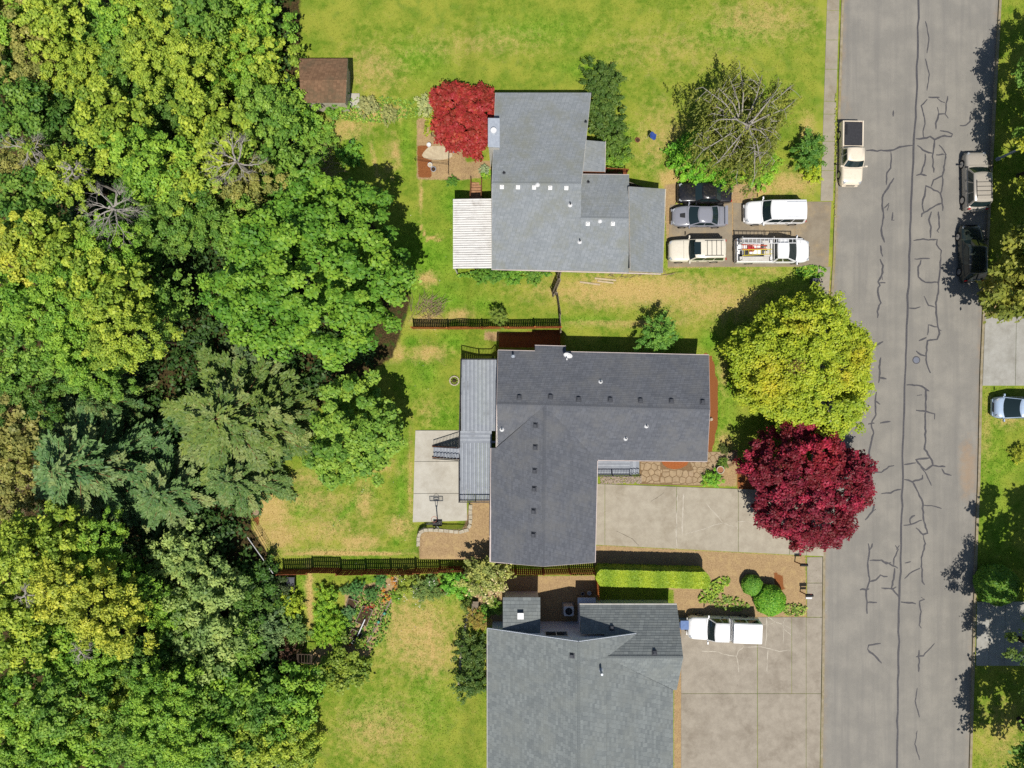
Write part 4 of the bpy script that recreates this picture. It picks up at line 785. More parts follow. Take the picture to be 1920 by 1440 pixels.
# low bump-out roof with its flue
s0, s1, s2, s3 = W(943, 1120, 2.3), W(1013, 1120, 2.3), W(1013, 1178, 2.75), W(943, 1178, 2.75)
shd = thing('lean_to', 'small lean to roof in front of the pale blue gable', 'lean to', W(975, 1150)); shd['_fascia'] = 'white'
s2.y = s3.y = gy+.03; nL = roof_plane([s0, s1, s2, s3], shd, M['shS'], .28, .02)
wall([(s0.x+.12, s0.y-.2, 2.2, -.4), (s1.x-.12, s1.y-.2, 2.2, -.4), (s1.x-.12, gy+.04, 2.6, -.4), (s0.x+.12, gy+.04, 2.6, -.4)], shd, M['bluew'])
p = on_plane(976, 1153, s0, nL); MB().box(p+Vector((0, 0, .12)), (.42, .42, .3)).build('flue_box', M['galv'], shd); MB().box(p+Vector((0, 0, .3)), (.5, .5, .05)).build('flue_cap', M['pvc'], shd)
# shed roof at the top edge of the wood
shp = thing('shed', 'brown roofed garden shed among brambles at the wood edge', 'shed', W(618, 150)); shp['_fascia'] = 'white'
T = lambda px, py, z: W(px, py, z)
roof_plane([T(564, 193, 1.6), T(648, 193, 1.6), T(650, 150, 2.4), T(562, 150, 2.4)], shp, pm('brown_shingle', C(128, 96, 72), C(92, 70, 54), 6, .95) and shingle_mat('brown_shingles', C(122, 94, 72), C(148, 116, 90), .3, .15, C(96, 90, 70)), .15)
roof_plane([T(562, 150, 2.4), T(650, 150, 2.4), T(652, 110, 1.6), T(560, 110, 1.6)], shp, bpy.data.materials['brown_shingles'], .15)
w0, w1, w2, w3 = T(570, 190, 1.5), T(645, 190, 1.5), T(645, 113, 1.5), T(570, 113, 1.5); wall([(q.x, q.y, 1.55, -.9) for q in (w0, w1, w2, w3)], shp, M['cream'])
MB().prism([tuple(T(x, y, -.6)[:2]) for x, y in ((622, 200), (676, 202), (674, 175), (622, 175))], -.9, -.58, .02).build('step_slab', M['concp'], shp)
# ---------------------------------------------------------------- fences
def fence(label, pts, h, m, pw=.14, gap=.025, panel=2.4, jit=.05, rails=3, seed=1, side=1, tilt=0.0, flip=False):
    r = random.Random(seed); P = [G(*p) for p in pts]; t = thing('wooden_fence', label, 'fence', P[0]); me = MB().add([(-pw/2, -.01, 0), (pw/2, -.01, 0), (pw/2, .01, 0), (-pw/2, .01, 0), (-pw/2, -.01, h-.04), (pw/2, -.01, h-.04), (pw/2, .01, h-.04), (-pw/2, .01, h-.04), (-pw*.28, -.01, h), (pw*.28, -.01, h), (pw*.28, .01, h), (-pw*.28, .01, h)], [(3, 2, 1, 0), (0, 1, 5, 4), (1, 2, 6, 5), (2, 3, 7, 6), (3, 0, 4, 7), (4, 5, 9, 8), (5, 6, 10, 9), (6, 7, 11, 10), (7, 4, 8, 11), (8, 9, 10, 11)]).mesh('picket'); me.materials.append(m)
    for a, b in zip(P, P[1:]):
        d = Vector((b.x-a.x, b.y-a.y, 0)); L = d.length; d.normalize(); nrm = Vector((-d.y, d.x, 0)); k = max(1, round(L/panel)); ang = math.atan2(d.y, d.x)
        for i in range(k):
            o = nrm*r.uniform(-jit, jit); z_ = r.uniform(-.04, .04); tl = r.uniform(-tilt, tilt); s0, s1 = L*i/k, L*(i+1)/k; p0, p1 = a+d*s0+o, a+d*s1+o
            p0.z = tz(p0.x, p0.y); p1.z = tz(p1.x, p1.y)
            MB().box((p0.x, p0.y, p0.z+h/2), (.1, .1, h+.08), ang).build('post', m, t)
            sg = -1 if (flip and i % 2) else 1
            for q in range(rails): zz = h*(.14+.74*q/(rails-1))+z_; MB().bar(p0+Vector((0, 0, zz))-nrm*side*sg*.045, p1+Vector((0, 0, zz))-nrm*side*sg*.045, .04, .09).build('rail', m, t)
            n = int((s1-s0)/(pw+gap))
            for q in range(n):
                s_ = s0+(q+.5)*(s1-s0)/n; p = a+d*s_+o+nrm*side*sg*.012; ob = link('picket', me, t, Vector((p.x, p.y, tz(p.x, p.y)+z_+r.uniform(-.01, .01)))-P[0]); ob.rotation_euler = (tl+r.uniform(-.01, .01), 0, ang)
        MB().box((b.x, b.y, tz(b.x, b.y)+h/2), (.1, .1, h+.08), ang).build('post', m, t)
    return t
fence('long brown board fence between the two back lawns', [(532, 1066), (640, 1066), (780, 1065), (915, 1066), (1018, 1067), (1115, 1066)], 1.8, M['fence'], gap=.022, jit=.09, seed=4, tilt=.03, flip=True)
fence('orange brown board fence running west from the north side yard', [(776, 617), (905, 617), (1050, 616)], 1.7, M['fence_o'], gap=.012, jit=.03, seed=2, side=-1)
fence('leaning weathered grey fence between the two side yards', [(1050, 625), (1048, 592), (1042, 553)], 1.5, M['fence_g'], jit=.06, seed=6, tilt=.1)
fence('tilted loose grey fence panel by the white wall', [(1036, 556), (1048, 528), (1051, 512)], 1.4, M['fence_g'], jit=.08, seed=8, tilt=.18)
fence('short orange brown fence end beside the clipped hedge', [(1117, 1066), (1119, 1113)], 1.7, M['fence_o'], jit=.02, seed=3)
# wire edging fence round the far lawn corner
wf = thing('wire_fence', 'thin dark wire fence curving round the lawn corner', 'fence', G(458, 935)); pts = [(457, 934), (464, 955), (476, 975), (492, 1003), (508, 1030), (522, 1051), (532, 1064)]; P = [G(*p) for p in pts]
for p in P: MB().tube([p, p+Vector((0, 0, 1.1))], .03).build('post', M['black'], wf)
for a, b in zip(P, P[1:]):
    for z_ in (.15, .55, 1.05): MB().tube([a+Vector((0, 0, z_)), b+Vector((0, 0, z_))], .018, 4).build('wire', M['black'], wf)
a, b = G(470, 1004, .7), G(519, 1070, .9); tag(MB().tube([a, b], .035, 6).build('white_pole', M['pvc']), 'long white pole propped beside the wire fence', 'pole')

# ---------------------------------------------------------------- walls, paths, beds
rs = random.Random(12)
rw = thing('retaining_wall', 'curved low retaining wall of pale stone blocks by the patio', 'wall', G(880, 990), kind='thing')
ZW = lambda p: (760+p[0]/4, 780+p[1]/4)
line = [(488, 640), (486, 700), (486, 760), (482, 815), (462, 850), (420, 862), (360, 862), (300, 856), (240, 850), (190, 850), (140, 852), (108, 870), (96, 905), (94, 940), (92, 972)]
L = [W(*ZW(p), -.1) for p in line]; dist = [0]
for a, b in zip(L, L[1:]): dist.append(dist[-1]+(b-a).length)
def along(s_):
    for i in range(len(L)-1):
        if s_ <= dist[i+1]: return L[i].lerp(L[i+1], (s_-dist[i])/(dist[i+1]-dist[i])), (L[i+1]-L[i]).normalized()
    return L[-1], (L[-1]-L[-2]).normalized()
for lay, (z0, z1) in enumerate(((-.8, -.5), (-.5, -.22), (-.22, .04))):
    s_ = .12*lay
    while s_ < dist[-1]-.05:
        w_ = rs.uniform(.36, .46); p, d = along(min(s_+w_/2, dist[-1])); fade = .0 if s_ < dist[-1]-1.6 else (s_-dist[-1]+1.6)/1.6*.5
        nrm = Vector((-d.y, d.x, 0)); q = w_/2-.012; dp = .15; off = p+nrm*rs.uniform(-.015, .015)+nrm*.02*lay
        poly = [tuple((off+d*x*q+nrm*y*dp)[:2]) for x, y in ((-1, -1), (1, -1), (1.0, 1), (-1.0, 1))]
        MB().prism(poly, z0, z1+rs.uniform(-.015, .015)-fade*.2*(lay == 2), .035).build('block', M['stone'], rw); s_ += w_
def clip2(poly, nx_, ny_, d):
    out = []
    for i in range(len(poly)):
        a, b = poly[i], poly[(i+1) % len(poly)]; da = a[0]*nx_+a[1]*ny_-d; db = b[0]*nx_+b[1]*ny_-d
        if da <= 0: out.append(a)
        if da*db < 0: t = da/(da-db); out.append((a[0]+(b[0]-a[0])*t, a[1]+(b[1]-a[1])*t))
    return out
def stones(bounds, cell, gap, r, jit=.36):
    xs_ = [p[0] for p in bounds]; ys_ = [p[1] for p in bounds]; S_ = []; y = min(ys_)-cell; row = 0
    while y < max(ys_)+cell:
        x = min(xs_)-cell+(row % 2)*cell*.5
        while x < max(xs_)+cell: S_.append((x+r.uniform(-jit, jit)*cell, y+r.uniform(-jit, jit)*cell)); x += cell*1.12
        y += cell*.92; row += 1
    out = []
    for i, s_ in enumerate(S_):
        poly = list(bounds)
        for j, t in enumerate(S_):
            if i == j: continue
            dx, dy = t[0]-s_[0], t[1]-s_[1]; dd = math.hypot(dx, dy)
            if dd > cell*3: continue
            poly = clip2(poly, dx/dd, dy/dd, (dx*(s_[0]+t[0])+dy*(s_[1]+t[1]))/2/dd-gap/2)
            if len(poly) < 3: break
        if len(poly) >= 3:
            A = abs(sum(poly[k][0]*poly[(k+1) % len(poly)][1]-poly[(k+1) % len(poly)][0]*poly[k][1] for k in range(len(poly))))/2
            if A > cell*cell*.12: out.append(poly)
    return out
fp = thing('flagstone_path', 'tan flagstone path from the porch toward the red tree', 'path', W(1260, 895), kind='structure')
regs = [wp([(1201, 866), (1240, 866), (1246, 874), (1266, 880), (1300, 876), (1300, 909), (1201, 906.5)][::-1]), wp([(1300, 872), (1330, 868), (1375, 850), (1372, 872), (1345, 880), (1322, 890), (1316, 909), (1300, 909)][::-1]), wp([(1327, 846), (1380, 842), (1375, 850), (1330, 868)][::-1])]
def convex_parts(p): return p
hull = [wp([(1201, 866), (1238, 866), (1238, 906.5), (1201, 905)]), wp([(1238, 880), (1300, 880), (1300, 909), (1238, 906.5)]), wp([(1294, 866), (1345, 866), (1338, 880), (1300, 880)]), wp([(1300, 880), (1338, 880), (1322, 890), (1316, 909), (1300, 909)]), wp([(1327, 847), (1378, 847), (1372, 868), (1338, 880), (1336, 866), (1327, 866)])]
for hb in hull:
    for q in stones([tuple(v) for v in hb], .52, .045, rs): MB().prism(q, -.05, .035+rs.uniform(-.006, .008), .02).build('flagstone', M['flag'], fp)
MB().prism(wp([(1199, 862), (1384, 843), (1376, 872), (1322, 890), (1317, 911), (1199, 908)]), -.1, .012).build('bedding', M['grit'], fp)
tag(MB().prism(wp([(1237, 858), (1295, 858), (1288, 872), (1277, 878), (1264, 880), (1251, 877), (1243, 871)]), -.05, .06, .05).build('mulch_bed', pm('bark_mulch', C(150, 84, 44), C(186, 112, 62), 14, .95, .6)), 'half round bark mulch bed against the house front', 'mulch bed', kind='structure')
# river cobbles under the porch rail
cb = MB(); 
for i in range(620):
    p = W(rs.uniform(1126, 1203), rs.uniform(893, 906.5)); s_ = rs.uniform(.04, .085); z_ = .02
    k = 6; vs = [(p.x+s_*rs.uniform(.8, 1.1)*math.cos(a*math.pi/3), p.y+s_*rs.uniform(.7, 1)*math.sin(a*math.pi/3), z_-.02) for a in range(6)]+[(p.x+s_*.6*math.cos(a*math.pi/3), p.y+s_*.55*math.sin(a*math.pi/3), z_+s_*.6) for a in range(6)]
    cb.add(vs, [(a, (a+1) % 6, 6+(a+1) % 6, 6+a) for a in range(6)]+[tuple(range(6, 12))])
tag(cb.build('gravel', M['cobble']), 'strip of pale river cobbles beside the porch', 'cobbles', kind='stuff')
# dead brush piles and twigs
def twigs(name, label, px, py, rx, ry, n, m, seed, z=.25, cat='branches', L=(.4, 1.4), kind=None):
    r = random.Random(seed); mb = MB()
    for _ in range(n):
        a = r.uniform(0, 6.28); q = math.sqrt(r.random()); p = G(px+rx*q*math.cos(a), py+ry*q*math.sin(a), r.uniform(.02, z)); b = r.gauss(.6, .8); l_ = r.uniform(*L)
        e = p+Vector((math.cos(b)*l_, math.sin(b)*l_, r.uniform(-.1, .25))); mid = p.lerp(e, .5)+Vector((r.uniform(-.1, .1), r.uniform(-.1, .1), .05)); mb.tube([p, mid, e], [.018, .014, .006], 4)
    return tag(mb.build(name, m), label, cat, kind=kind or 'stuff')
twigs('brush_pile', 'dry cut brush heaped beside the end of the orange fence', 800, 580, 30, 18, 110, M['twig'], 1); twigs('brush_pile', 'pale dead brush lying by the tall shrubs at the wood edge', 575, 310, 50, 38, 170, M['twig'], 2, .9, L=(.6, 2.2))
twigs('brush_pile', 'brown dead brush on the slope at the wood side', 30, 925, 40, 60, 120, M['twig'], 3, 1.4, L=(.6, 2)); twigs('brush_pile', 'pale sticks scattered by the white house wall', 1195, 516, 60, 6, 40, M['twig'], 5, .08)
for i, (a, b) in enumerate((((1087, 529), (1125, 534)), ((1115, 522), (1155, 526)), ((1120, 527), (1150, 531)))):
    tag(MB().bar(G(*a, .05), G(*b, .06+.02*i), .14, .05).build('loose_plank', M['palew']), ['long pale plank lying on the lawn nearest the orange fence', 'pale plank lying on the lawn closest to the white wall', 'pale plank lying between two others on the side lawn'][i], 'plank', 'planks on the side lawn')
# fire ring and garden things
p = G(852, 714); fr = thing('fire_ring', 'burnt fire ring of sticks on the lawn by the deck', 'fire pit', p); mb = MB()
for k in range(14): a = k*.449; MB().box(p+Vector((.38*math.cos(a), .38*math.sin(a), .05)), (.16, .1, .12), a+1.57).build('stone', M['stone'], fr)
for k in range(9): a = k*.7; MB().tube([p+Vector((.3*math.cos(a), .3*math.sin(a), .03)), p+Vector((-.1*math.cos(a+.3), -.1*math.sin(a), .22))], .025, 5).build('stick', M['bark'], fr)
def pot(name, label, px, py, r_, h, m, fill='soil', cat='pot', z=0):
    p = G(px, py, z); t = thing(name, label, cat, p); mb = MB(); n = 16; prof = [(r_*.72, 0), (r_*.95, h*.85), (r_, h*.86), (r_, h), (r_*.82, h), (r_*.8, h*.8)]; vs = []; fs = []
    for j, (rr, zz) in enumerate(prof):
        for k in range(n): a = 2*math.pi*k/n; vs.append(p+Vector((rr*math.cos(a), rr*math.sin(a), zz)))
    for j in range(len(prof)-1): fs += [(j*n+k, j*n+(k+1) % n, (j+1)*n+(k+1) % n, (j+1)*n+k) for k in range(n)]
    fs.append(tuple(range(n))[::-1]); mb.add(vs, fs).build('body', M[m], t)
    MB().add([p+Vector((r_*.81*math.cos(2*math.pi*k/n), r_*.81*math.sin(2*math.pi*k/n), h*.82)) for k in range(n)], [tuple(range(n))]).build('filling', M[fill], t)
    return t
pot('flower_pot', 'large round tan pot at the end of the flagstone path', 1348, 880, .33, .45, 'cream', 'terra'); pot('flower_pot', 'white ring shaped pot among garden bed plants', 664, 1203, .16, .2, 'pvc'); pot('flower_pot', 'round pale pot beside the reddish mulch bed', 836, 1110, .18, .22, 'cream')
pot('bucket', 'white lidded bucket on the sandy patch by the scarlet maple', 805, 274, .19, .38, 'pvc', 'pvc', 'bucket'); pot('bucket', 'white bucket lying behind the fire pit tyre pile', 807, 311, .2, .3, 'pvc', 'sand', 'bucket'); pot('bucket', 'grey ringed tub beside the white bucket', 813, 318, .23, .16, 'galv', 'soil', 'tub')
pot('planter', 'round terracotta tub on the front lawn near the blue flag', 1195, 264, .22, .2, 'terra', 'soil', 'planter'); pot('compost_tub', 'dark grey tub on the lawn by the wood edge', 661, 270, .22, .5, 'black', 'tonneau', 'tub')
tag(MB().prism([tuple(W(820+27*math.cos(a)*(1+.15*math.sin(3*a)), 287+15*math.sin(a)*(1+.12*math.cos(2*a)), -.7)[:2]) for a in np.linspace(0, 6.1, 18)], -.8, -.675).build('sand_patch', M['sand']), 'pale sandy patch of ground beside the scarlet maple', 'sand', kind='structure')
wr2 = thing('wire_pen', 'low dark wire pen on the bare patch by the scarlet maple', 'fence', G(780, 300)); P = [G(*p) for p in ((779, 302), (842, 311), (842, 328), (843, 278), (810, 256))]
for p in P: MB().tube([p, p+Vector((0, 0, .8))], .02).build('post', M['black'], wr2)
for a, b in ((0, 1), (1, 2), (1, 3), (3, 4)):
    for z_ in (.3, .75): MB().tube([P[a]+Vector((0, 0, z_)), P[b]+Vector((0, 0, z_))], .012, 4).build('wire', M['black'], wr2)
p = G(855, 283); cht = thing('lawn_chair', 'blue folding chair at the edge of the scarlet maple', 'chair', p)
MB().box(p+Vector((0, 0, .42)), (.5, .5, .04), .3).build('seat', M['blued'], cht); MB().box(p+Vector((.22, .1, .75)), (.04, .5, .6), .3, 0, .2).build('backrest', M['blued'], cht)
for sx in (-1, 1):
    for sy in (-1, 1): MB().tube([p+Vector((.2*sx, .2*sy, 0)), p+Vector((.2*sx, .2*sy, .42))], .015).build('leg', M['galv'], cht)
p = G(1214, 258); fl = thing('garden_flag', 'small blue flag on a stake in the front lawn', 'flag', p); MB().tube([p, p+Vector((.05, .05, 1.0))], .015).build('stake', M['galv'], fl)
mb = MB(); mb.add([p+Vector((.05+.13*i, .05+.12*math.sin(i*1.3), 1.0-.02*i)) for i in range(5)]+[p+Vector((.06+.12*i, -.38+.1*math.cos(i*1.2), .82-.03*i)) for i in range(5)], [(i, i+1, 6+i, 5+i) for i in range(4)]); f_ = mb.build('cloth', M['blued'], fl); f_.modifiers.new('t', 'SOLIDIFY').thickness = .012
# basketball hoop
p = G(821, 981); p.z = -.66; bh = thing('basketball_hoop', 'portable black basketball hoop at the patio end', 'basketball hoop', p); tp = p+Vector((0, .35, 2.75))
MB().box(p+Vector((0, -.25, .1)), (.75, 1.0, .2)).build('base', M['black'], bh); MB().tube([p, p+Vector((0, 0, 2.2)), p+Vector((0, .12, 2.75))], .05, 8).build('pole', M['black'], bh)
for s_ in (-1, 1): MB().tube([p+Vector((.3*s_, -.6, .15)), p+Vector((0, 0, 1.0))], .025).build('brace', M['galv'], bh); MB().tube([p+Vector((.06*s_, .1, 2.6)), p+Vector((.12*s_, .55, 2.75+.15))], .025).build('arm', M['black'], bh)
bb = MB(); c0 = p+Vector((0, .6, 3.0))
for a, b in (((-.55, -.38), (.55, -.38)), ((.55, -.38), (.55, .38)), ((.55, .38), (-.55, .38)), ((-.55, .38), (-.55, -.38)), ((-.22, -.25), (.22, -.25)), ((.22, -.25), (.22, .15)), ((.22, .15), (-.22, .15)), ((-.22, .15), (-.22, -.25))): bb.bar(c0+Vector((a[0], 0, a[1])), c0+Vector((b[0], 0, b[1])), .05, .05, (0, 1, 0))
bbo = bb.build('backboard', M['black'], bh); m_, n_, l_, b_ = nm('clear_acrylic'); b_.inputs['Roughness'].default_value = .05; b_.inputs['Alpha'].default_value = .12
MB().box(c0, (1.08, .012, .74)).build('panel', m_, bbo)
rp = [c0+Vector((.23*math.cos(a), .28+.23*math.sin(a), -.25)) for a in np.linspace(0, 2*math.pi, 19)]; MB().tube(rp, .014, 6, False).build('rim', M['orange'], bh)
# letterboxes
for (px, py, lab, mm, rot) in ((1490, 1053, 'black letterbox on a leaning post by the pale driveway', 'black', 0), (1500, 1109, 'small black letterbox with white newspaper tube by the short footpath', 'black', .2)):
    p = G(px, py); t = thing('letterbox', lab, 'letterbox', p); MB().tube([p, p+Vector((.12, .05, 1.05))], .05, 6).build('post', M['fence'], t); c0 = p+Vector((.3, .02, 1.15)); mb = MB(); L_ = .3; n = 8; vs = []
    prof = [(-.11, -.1), (.11, -.1)]+[(.11*math.cos(a), .02+.1*math.sin(a)) for a in np.linspace(0, math.pi, n)]
    for s_ in (-1, 1): vs += [c0+Vector((s_*L_, y, z)) for y, z in prof]
    k = len(prof); mb.add(vs, [tuple(range(k))[::-1], tuple(range(k, 2*k))]+[(i, (i+1) % k, k+(i+1) % k, k+i) for i in range(k)]).build('box', M[mm], t)
    MB().bar(p+Vector((.05, .02, 1.0)), c0+Vector((.15, 0, -.12)), .08, .05).build('bracket', M['fence'], t); MB().box(c0+Vector((.1, .13, .08)), (.12, .015, .06)).build('flag', M['redp'], t)
    if rot: MB().box(c0+Vector((0, -.25, -.15)), (.5, .14, .12)).build('paper_tube', M['pvc'], t)
p = G(1523, 529); ub = thing('utility_box', 'dark utility box at the lawn corner by the footpath', 'utility box', p); MB().box(p+Vector((0, 0, .3)), (.4, .4, .6)).build('cabinet', M['dvent'], ub); MB().box(p+Vector((0, 0, .62)), (.46, .46, .05)).build('lid', M['dvent'], ub)
p = G(1338, 1166-390+20); 
hd = thing('hose_pot', 'pale round stone in the bark strip by the roof end', 'stone', G(1333, 786)); MB().tube([G(1333, 786), G(1333, 786, .2)], [.16, .12], 10).build('body', M['stone'], hd)
# street lamp
p = G(1869, 299); sl_ = thing('street_lamp', 'tall grey street lamp standing beside the parked cars', 'street lamp', p)
MB().tube([p, p+Vector((0, 0, .3))], .16, 10).build('base', M['galv'], sl_); MB().tube([p, p+Vector((0, 0, 3.5)), p+Vector((0, 0, 6.6))], [.11, .09, .07], 10).build('pole', M['galv'], sl_)
MB().tube([p+Vector((0, 0, 6.5)), p+Vector((-.35, 0, 6.75)), p+Vector((-.9, .02, 6.85))], .045, 8).build('arm', M['galv'], sl_); hd_ = MB().box(p+Vector((-1.2, .02, 6.85)), (.65, .26, .14)).build('lamp_head', M['galv'], sl_); MB().box(p+Vector((-1.2, .02, 6.77)), (.45, .2, .04)).build('lens', M['lens'], hd_)
for z_ in (3.2,): MB().bar(p+Vector((-.45, 0, z_)), p+Vector((.45, 0, z_)), .04, .3).build('sign_bar', M['galv'], sl_)
# side yard of the south house: condenser, bench with cooler, bin
p = G(1065, 1140); ac = thing('air_conditioner', 'white air conditioner condenser in the shaded side yard', 'air conditioner', p); MB().box(p+Vector((0, 0, .04)), (1.05, 1.05, .08)).build('pad', M['conc2'], ac); c = [(p.x+x*.42, p.y+y*.42) for x, y in ((-1, -.8), (-.8, -1), (.8, -1), (1, -.8), (1, .8), (.8, 1), (-.8, 1), (-1, .8))]; MB().prism(c, .08, .85, .05).build('cabinet', M['pvc'], ac)
MB().tube([p+Vector((0, 0, .84)), p+Vector((0, 0, .88))], .3, 18).build('fan_grille', M['black'], ac)
for k in range(5): a = k*1.2566; MB().bar(p+Vector((0, 0, .895)), p+Vector((.27*math.cos(a), .27*math.sin(a), .895)), .03, .01).build('fan_spoke', M['dvent'], ac)
p = G(1098, 1121); ut = thing('potting_bench', 'pale blue potting bench in the shaded side yard', 'bench', p); MB().box(p+Vector((0, 0, .8)), (1.5, .55, .05)).build('top', M['bluew'], ut)
for sx in (-1, 1):
    for sy in (-1, 1): MB().box(p+Vector((.68*sx, .22*sy, .4)), (.06, .06, .8)).build('leg', M['fence_g'], ut)
pot('bucket', 'white paint bucket beside the potting bench', 1104, 1110, .18, .36, 'pvc', 'galv', 'bucket'); pot('bucket', 'small grey bucket by the fence end', 1092, 1112, .14, .25, 'galv', 'black', 'bucket')
p = W(1277.5, 1164); rb = thing('wheelie_bin', 'blue wheelie bin against the garage corner', 'bin', p); MB().add([p+Vector((x*(.26+.05*z), y*(.3+.05*z), .1+.9*z)) for z in (0, 1) for x, y in ((-1, -1), (1, -1), (1, 1), (-1, 1))], [(3, 2, 1, 0), (4, 5, 6, 7), (0, 1, 5, 4), (1, 2, 6, 5), (2, 3, 7, 6), (3, 0, 4, 7)]).build('body', M['bluep'], rb)
MB().box(p+Vector((.02, 0, 1.03)), (.68, .74, .06), 0, 0, .03).build('lid', M['bluep'], rb)
for s_ in (-1, 1): MB().tube([p+Vector((-.28, .26*s_-.03, .12)), p+Vector((-.28, .26*s_+.03, .12))], .12, 12).build('wheel', M['tyre'], rb)
MB().tube([p+Vector((-.36, -.25, 1.0)), p+Vector((-.36, .25, 1.0))], .02).build('handle', M['bluep'], rb)
# vegetable garden: raised beds, pipe, arbour, wheelbarrow
def raised(label, corners, m='fence_g', h=.3):
    P = [G(*c) for c in corners]; t = thing('raised_bed', label, 'raised bed', P[0])
    for a, b in zip(P, P[1:]+P[:1]): MB().bar(a+Vector((0, 0, h/2)), b+Vector((0, 0, h/2)), .06, h).build('side_board', M[m], t)
    MB().prism([(q.x, q.y) for q in P], [q.z-.05 for q in P], [q.z+h*.7 for q in P]).build('soil', M['soil'], t)
raised('long timber raised bed holding the white pipe', [(682, 1134), (700, 1142), (688, 1172), (668, 1164)]); raised('small square timber raised bed below the white pipe', [(662, 1177), (681, 1186), (673, 1200), (654, 1190)]); raised('short timber raised bed under blue green leaves', [(655, 1120), (673, 1126), (664, 1140), (650, 1134)])
tag(MB().tube([G(673, 1188, .5), G(687, 1157, .55)], .05, 8).build('white_pipe', M['pvc']), 'straight white plastic pipe lying across the raised beds', 'pipe')
ek = thing('lawn_edging', 'pale timber edging along the garden side of the lawn', 'edging', G(712, 1170)); P = [G(*c) for c in ((735, 1122), (722, 1146), (709, 1168), (697, 1190), (688, 1207))]
for a, b in zip(P, P[1:]): MB().bar(a+Vector((0, 0, .06)), b.lerp(a, .02)+Vector((0, 0, .06)), .16, .14).build('timber', M['fence_g'], ek)
tag(MB().bar(G(649, 1208, .1), G(687, 1207, .1), .07, .2).build('edging_board', M['fence']), 'dark low edging board at the foot of the vegetable garden', 'board')
ar = thing('garden_arbour', 'dark timber arbour gate at the edge of the vegetable garden', 'arbour', G(585, 1220)); Q = [G(*c) for c in ((571, 1209), (572, 1224), (598, 1210), (597, 1226))]
for q in Q: MB().box(q+Vector((0, 0, 1.0)), (.08, .08, 2.0)).build('post', M['black'], ar)
for a, b in ((0, 1), (2, 3), (0, 2), (1, 3)): MB().bar(Q[a]+Vector((0, 0, 2.0)), Q[b]+Vector((0, 0, 2.0)), .07, .09).build('beam', M['bark'], ar)
for k in range(5): a = Q[0].lerp(Q[2], (k+.5)/5); b = Q[1].lerp(Q[3], (k+.5)/5); MB().bar(a+Vector((0, 0, 2.06)), b+Vector((0, 0, 2.06)), .04, .04).build('slat', M['bark'], ar)
wbk = thing('wheelbarrow', 'grey wheelbarrow standing by the fence corner', 'wheelbarrow', G(549, 1092)); p = G(549, 1092); MB().add([p+Vector((x*s1, y*s2, z)) for z, s1, s2 in ((.3, .2, .35), (.6, .34, .6)) for x, y in ((-1, -1), (1, -1), (1, 1), (-1, 1))], [(3, 2, 1, 0), (0, 1, 5, 4), (1, 2, 6, 5), (2, 3, 7, 6), (3, 0, 4, 7)]).build('tray', M['dvent'], wbk)
for s_ in (-1, 1): MB().tube([p+Vector((.22*s_, .75, .15)), p+Vector((.26*s_, -.9, .6))], .022).build('handle', M['fence_g'], wbk); MB().tube([p+Vector((.24*s_, -.35, 0)), p+Vector((.22*s_, -.3, .35))], .018).build('leg', M['galv'], wbk)
MB().tube([p+Vector((-.04, .75, .18)), p+Vector((.04, .75, .18))], .18, 14).build('wheel', M['tyre'], wbk)
for (px, py, lab) in ((722, 1148, 'small teal watering can on the timber edging'), (711, 1164, 'lower teal watering can on the timber edging')):
    p = G(px, py, .13); t = thing('watering_can', lab, 'watering can', p); MB().tube([p, p+Vector((0, 0, .25))], [.13, .11], 10).build('body', M['green'], t); MB().tube([p+Vector((.1, 0, .08)), p+Vector((.3, .05, .28))], .02).build('spout', M['green'], t); MB().tube([p+Vector((-.1, 0, .1)), p+Vector((-.2, 0, .22)), p+Vector((-.05, 0, .33))], .014).build('handle', M['green'], t)
gb = thing('garden_bench', 'weathered grey garden chair on the gravel by the lawn', 'bench', G(892, 1136)); p = G(892, 1136); MB().box(p+Vector((0, 0, .42)), (.5, 1.0, .05)).build('seat', M['fence_g'], gb); MB().box(p+Vector((-.24, 0, .72)), (.05, 1.0, .5)).build('backrest', M['fence_g'], gb)
for sx in (-1, 1):
    for sy in (-1, 1): MB().box(p+Vector((.2*sx, .44*sy, .2)), (.05, .05, .42)).build('leg', M['fence_g'], gb)
ek2 = thing('lawn_edging', 'curved stone edging between the lower lawn and shrub border', 'edging', G(868, 1200))
for k in range(22):
    t = k/21; p = G(880-8*math.sin(t*2.2)-13*t, 1140+t*150); MB().box(p+Vector((0, 0, .05)), (.2, .26, .16), rs.uniform(-.3, .3)).build('edging_stone', M['stone'], ek2)
p = G(483, 959); lg = thing('tree_stump', 'cut pale log stump at the lawn corner near the wood', 'stump', p); MB().tube([p, p+Vector((0, 0, .4))], [.34, .28], 12).build('trunk', M['bark'], lg); MB().tube([p+Vector((0, 0, .4)), p+Vector((0, 0, .415))], .26, 12).build('cut_face', M['twig'], lg)

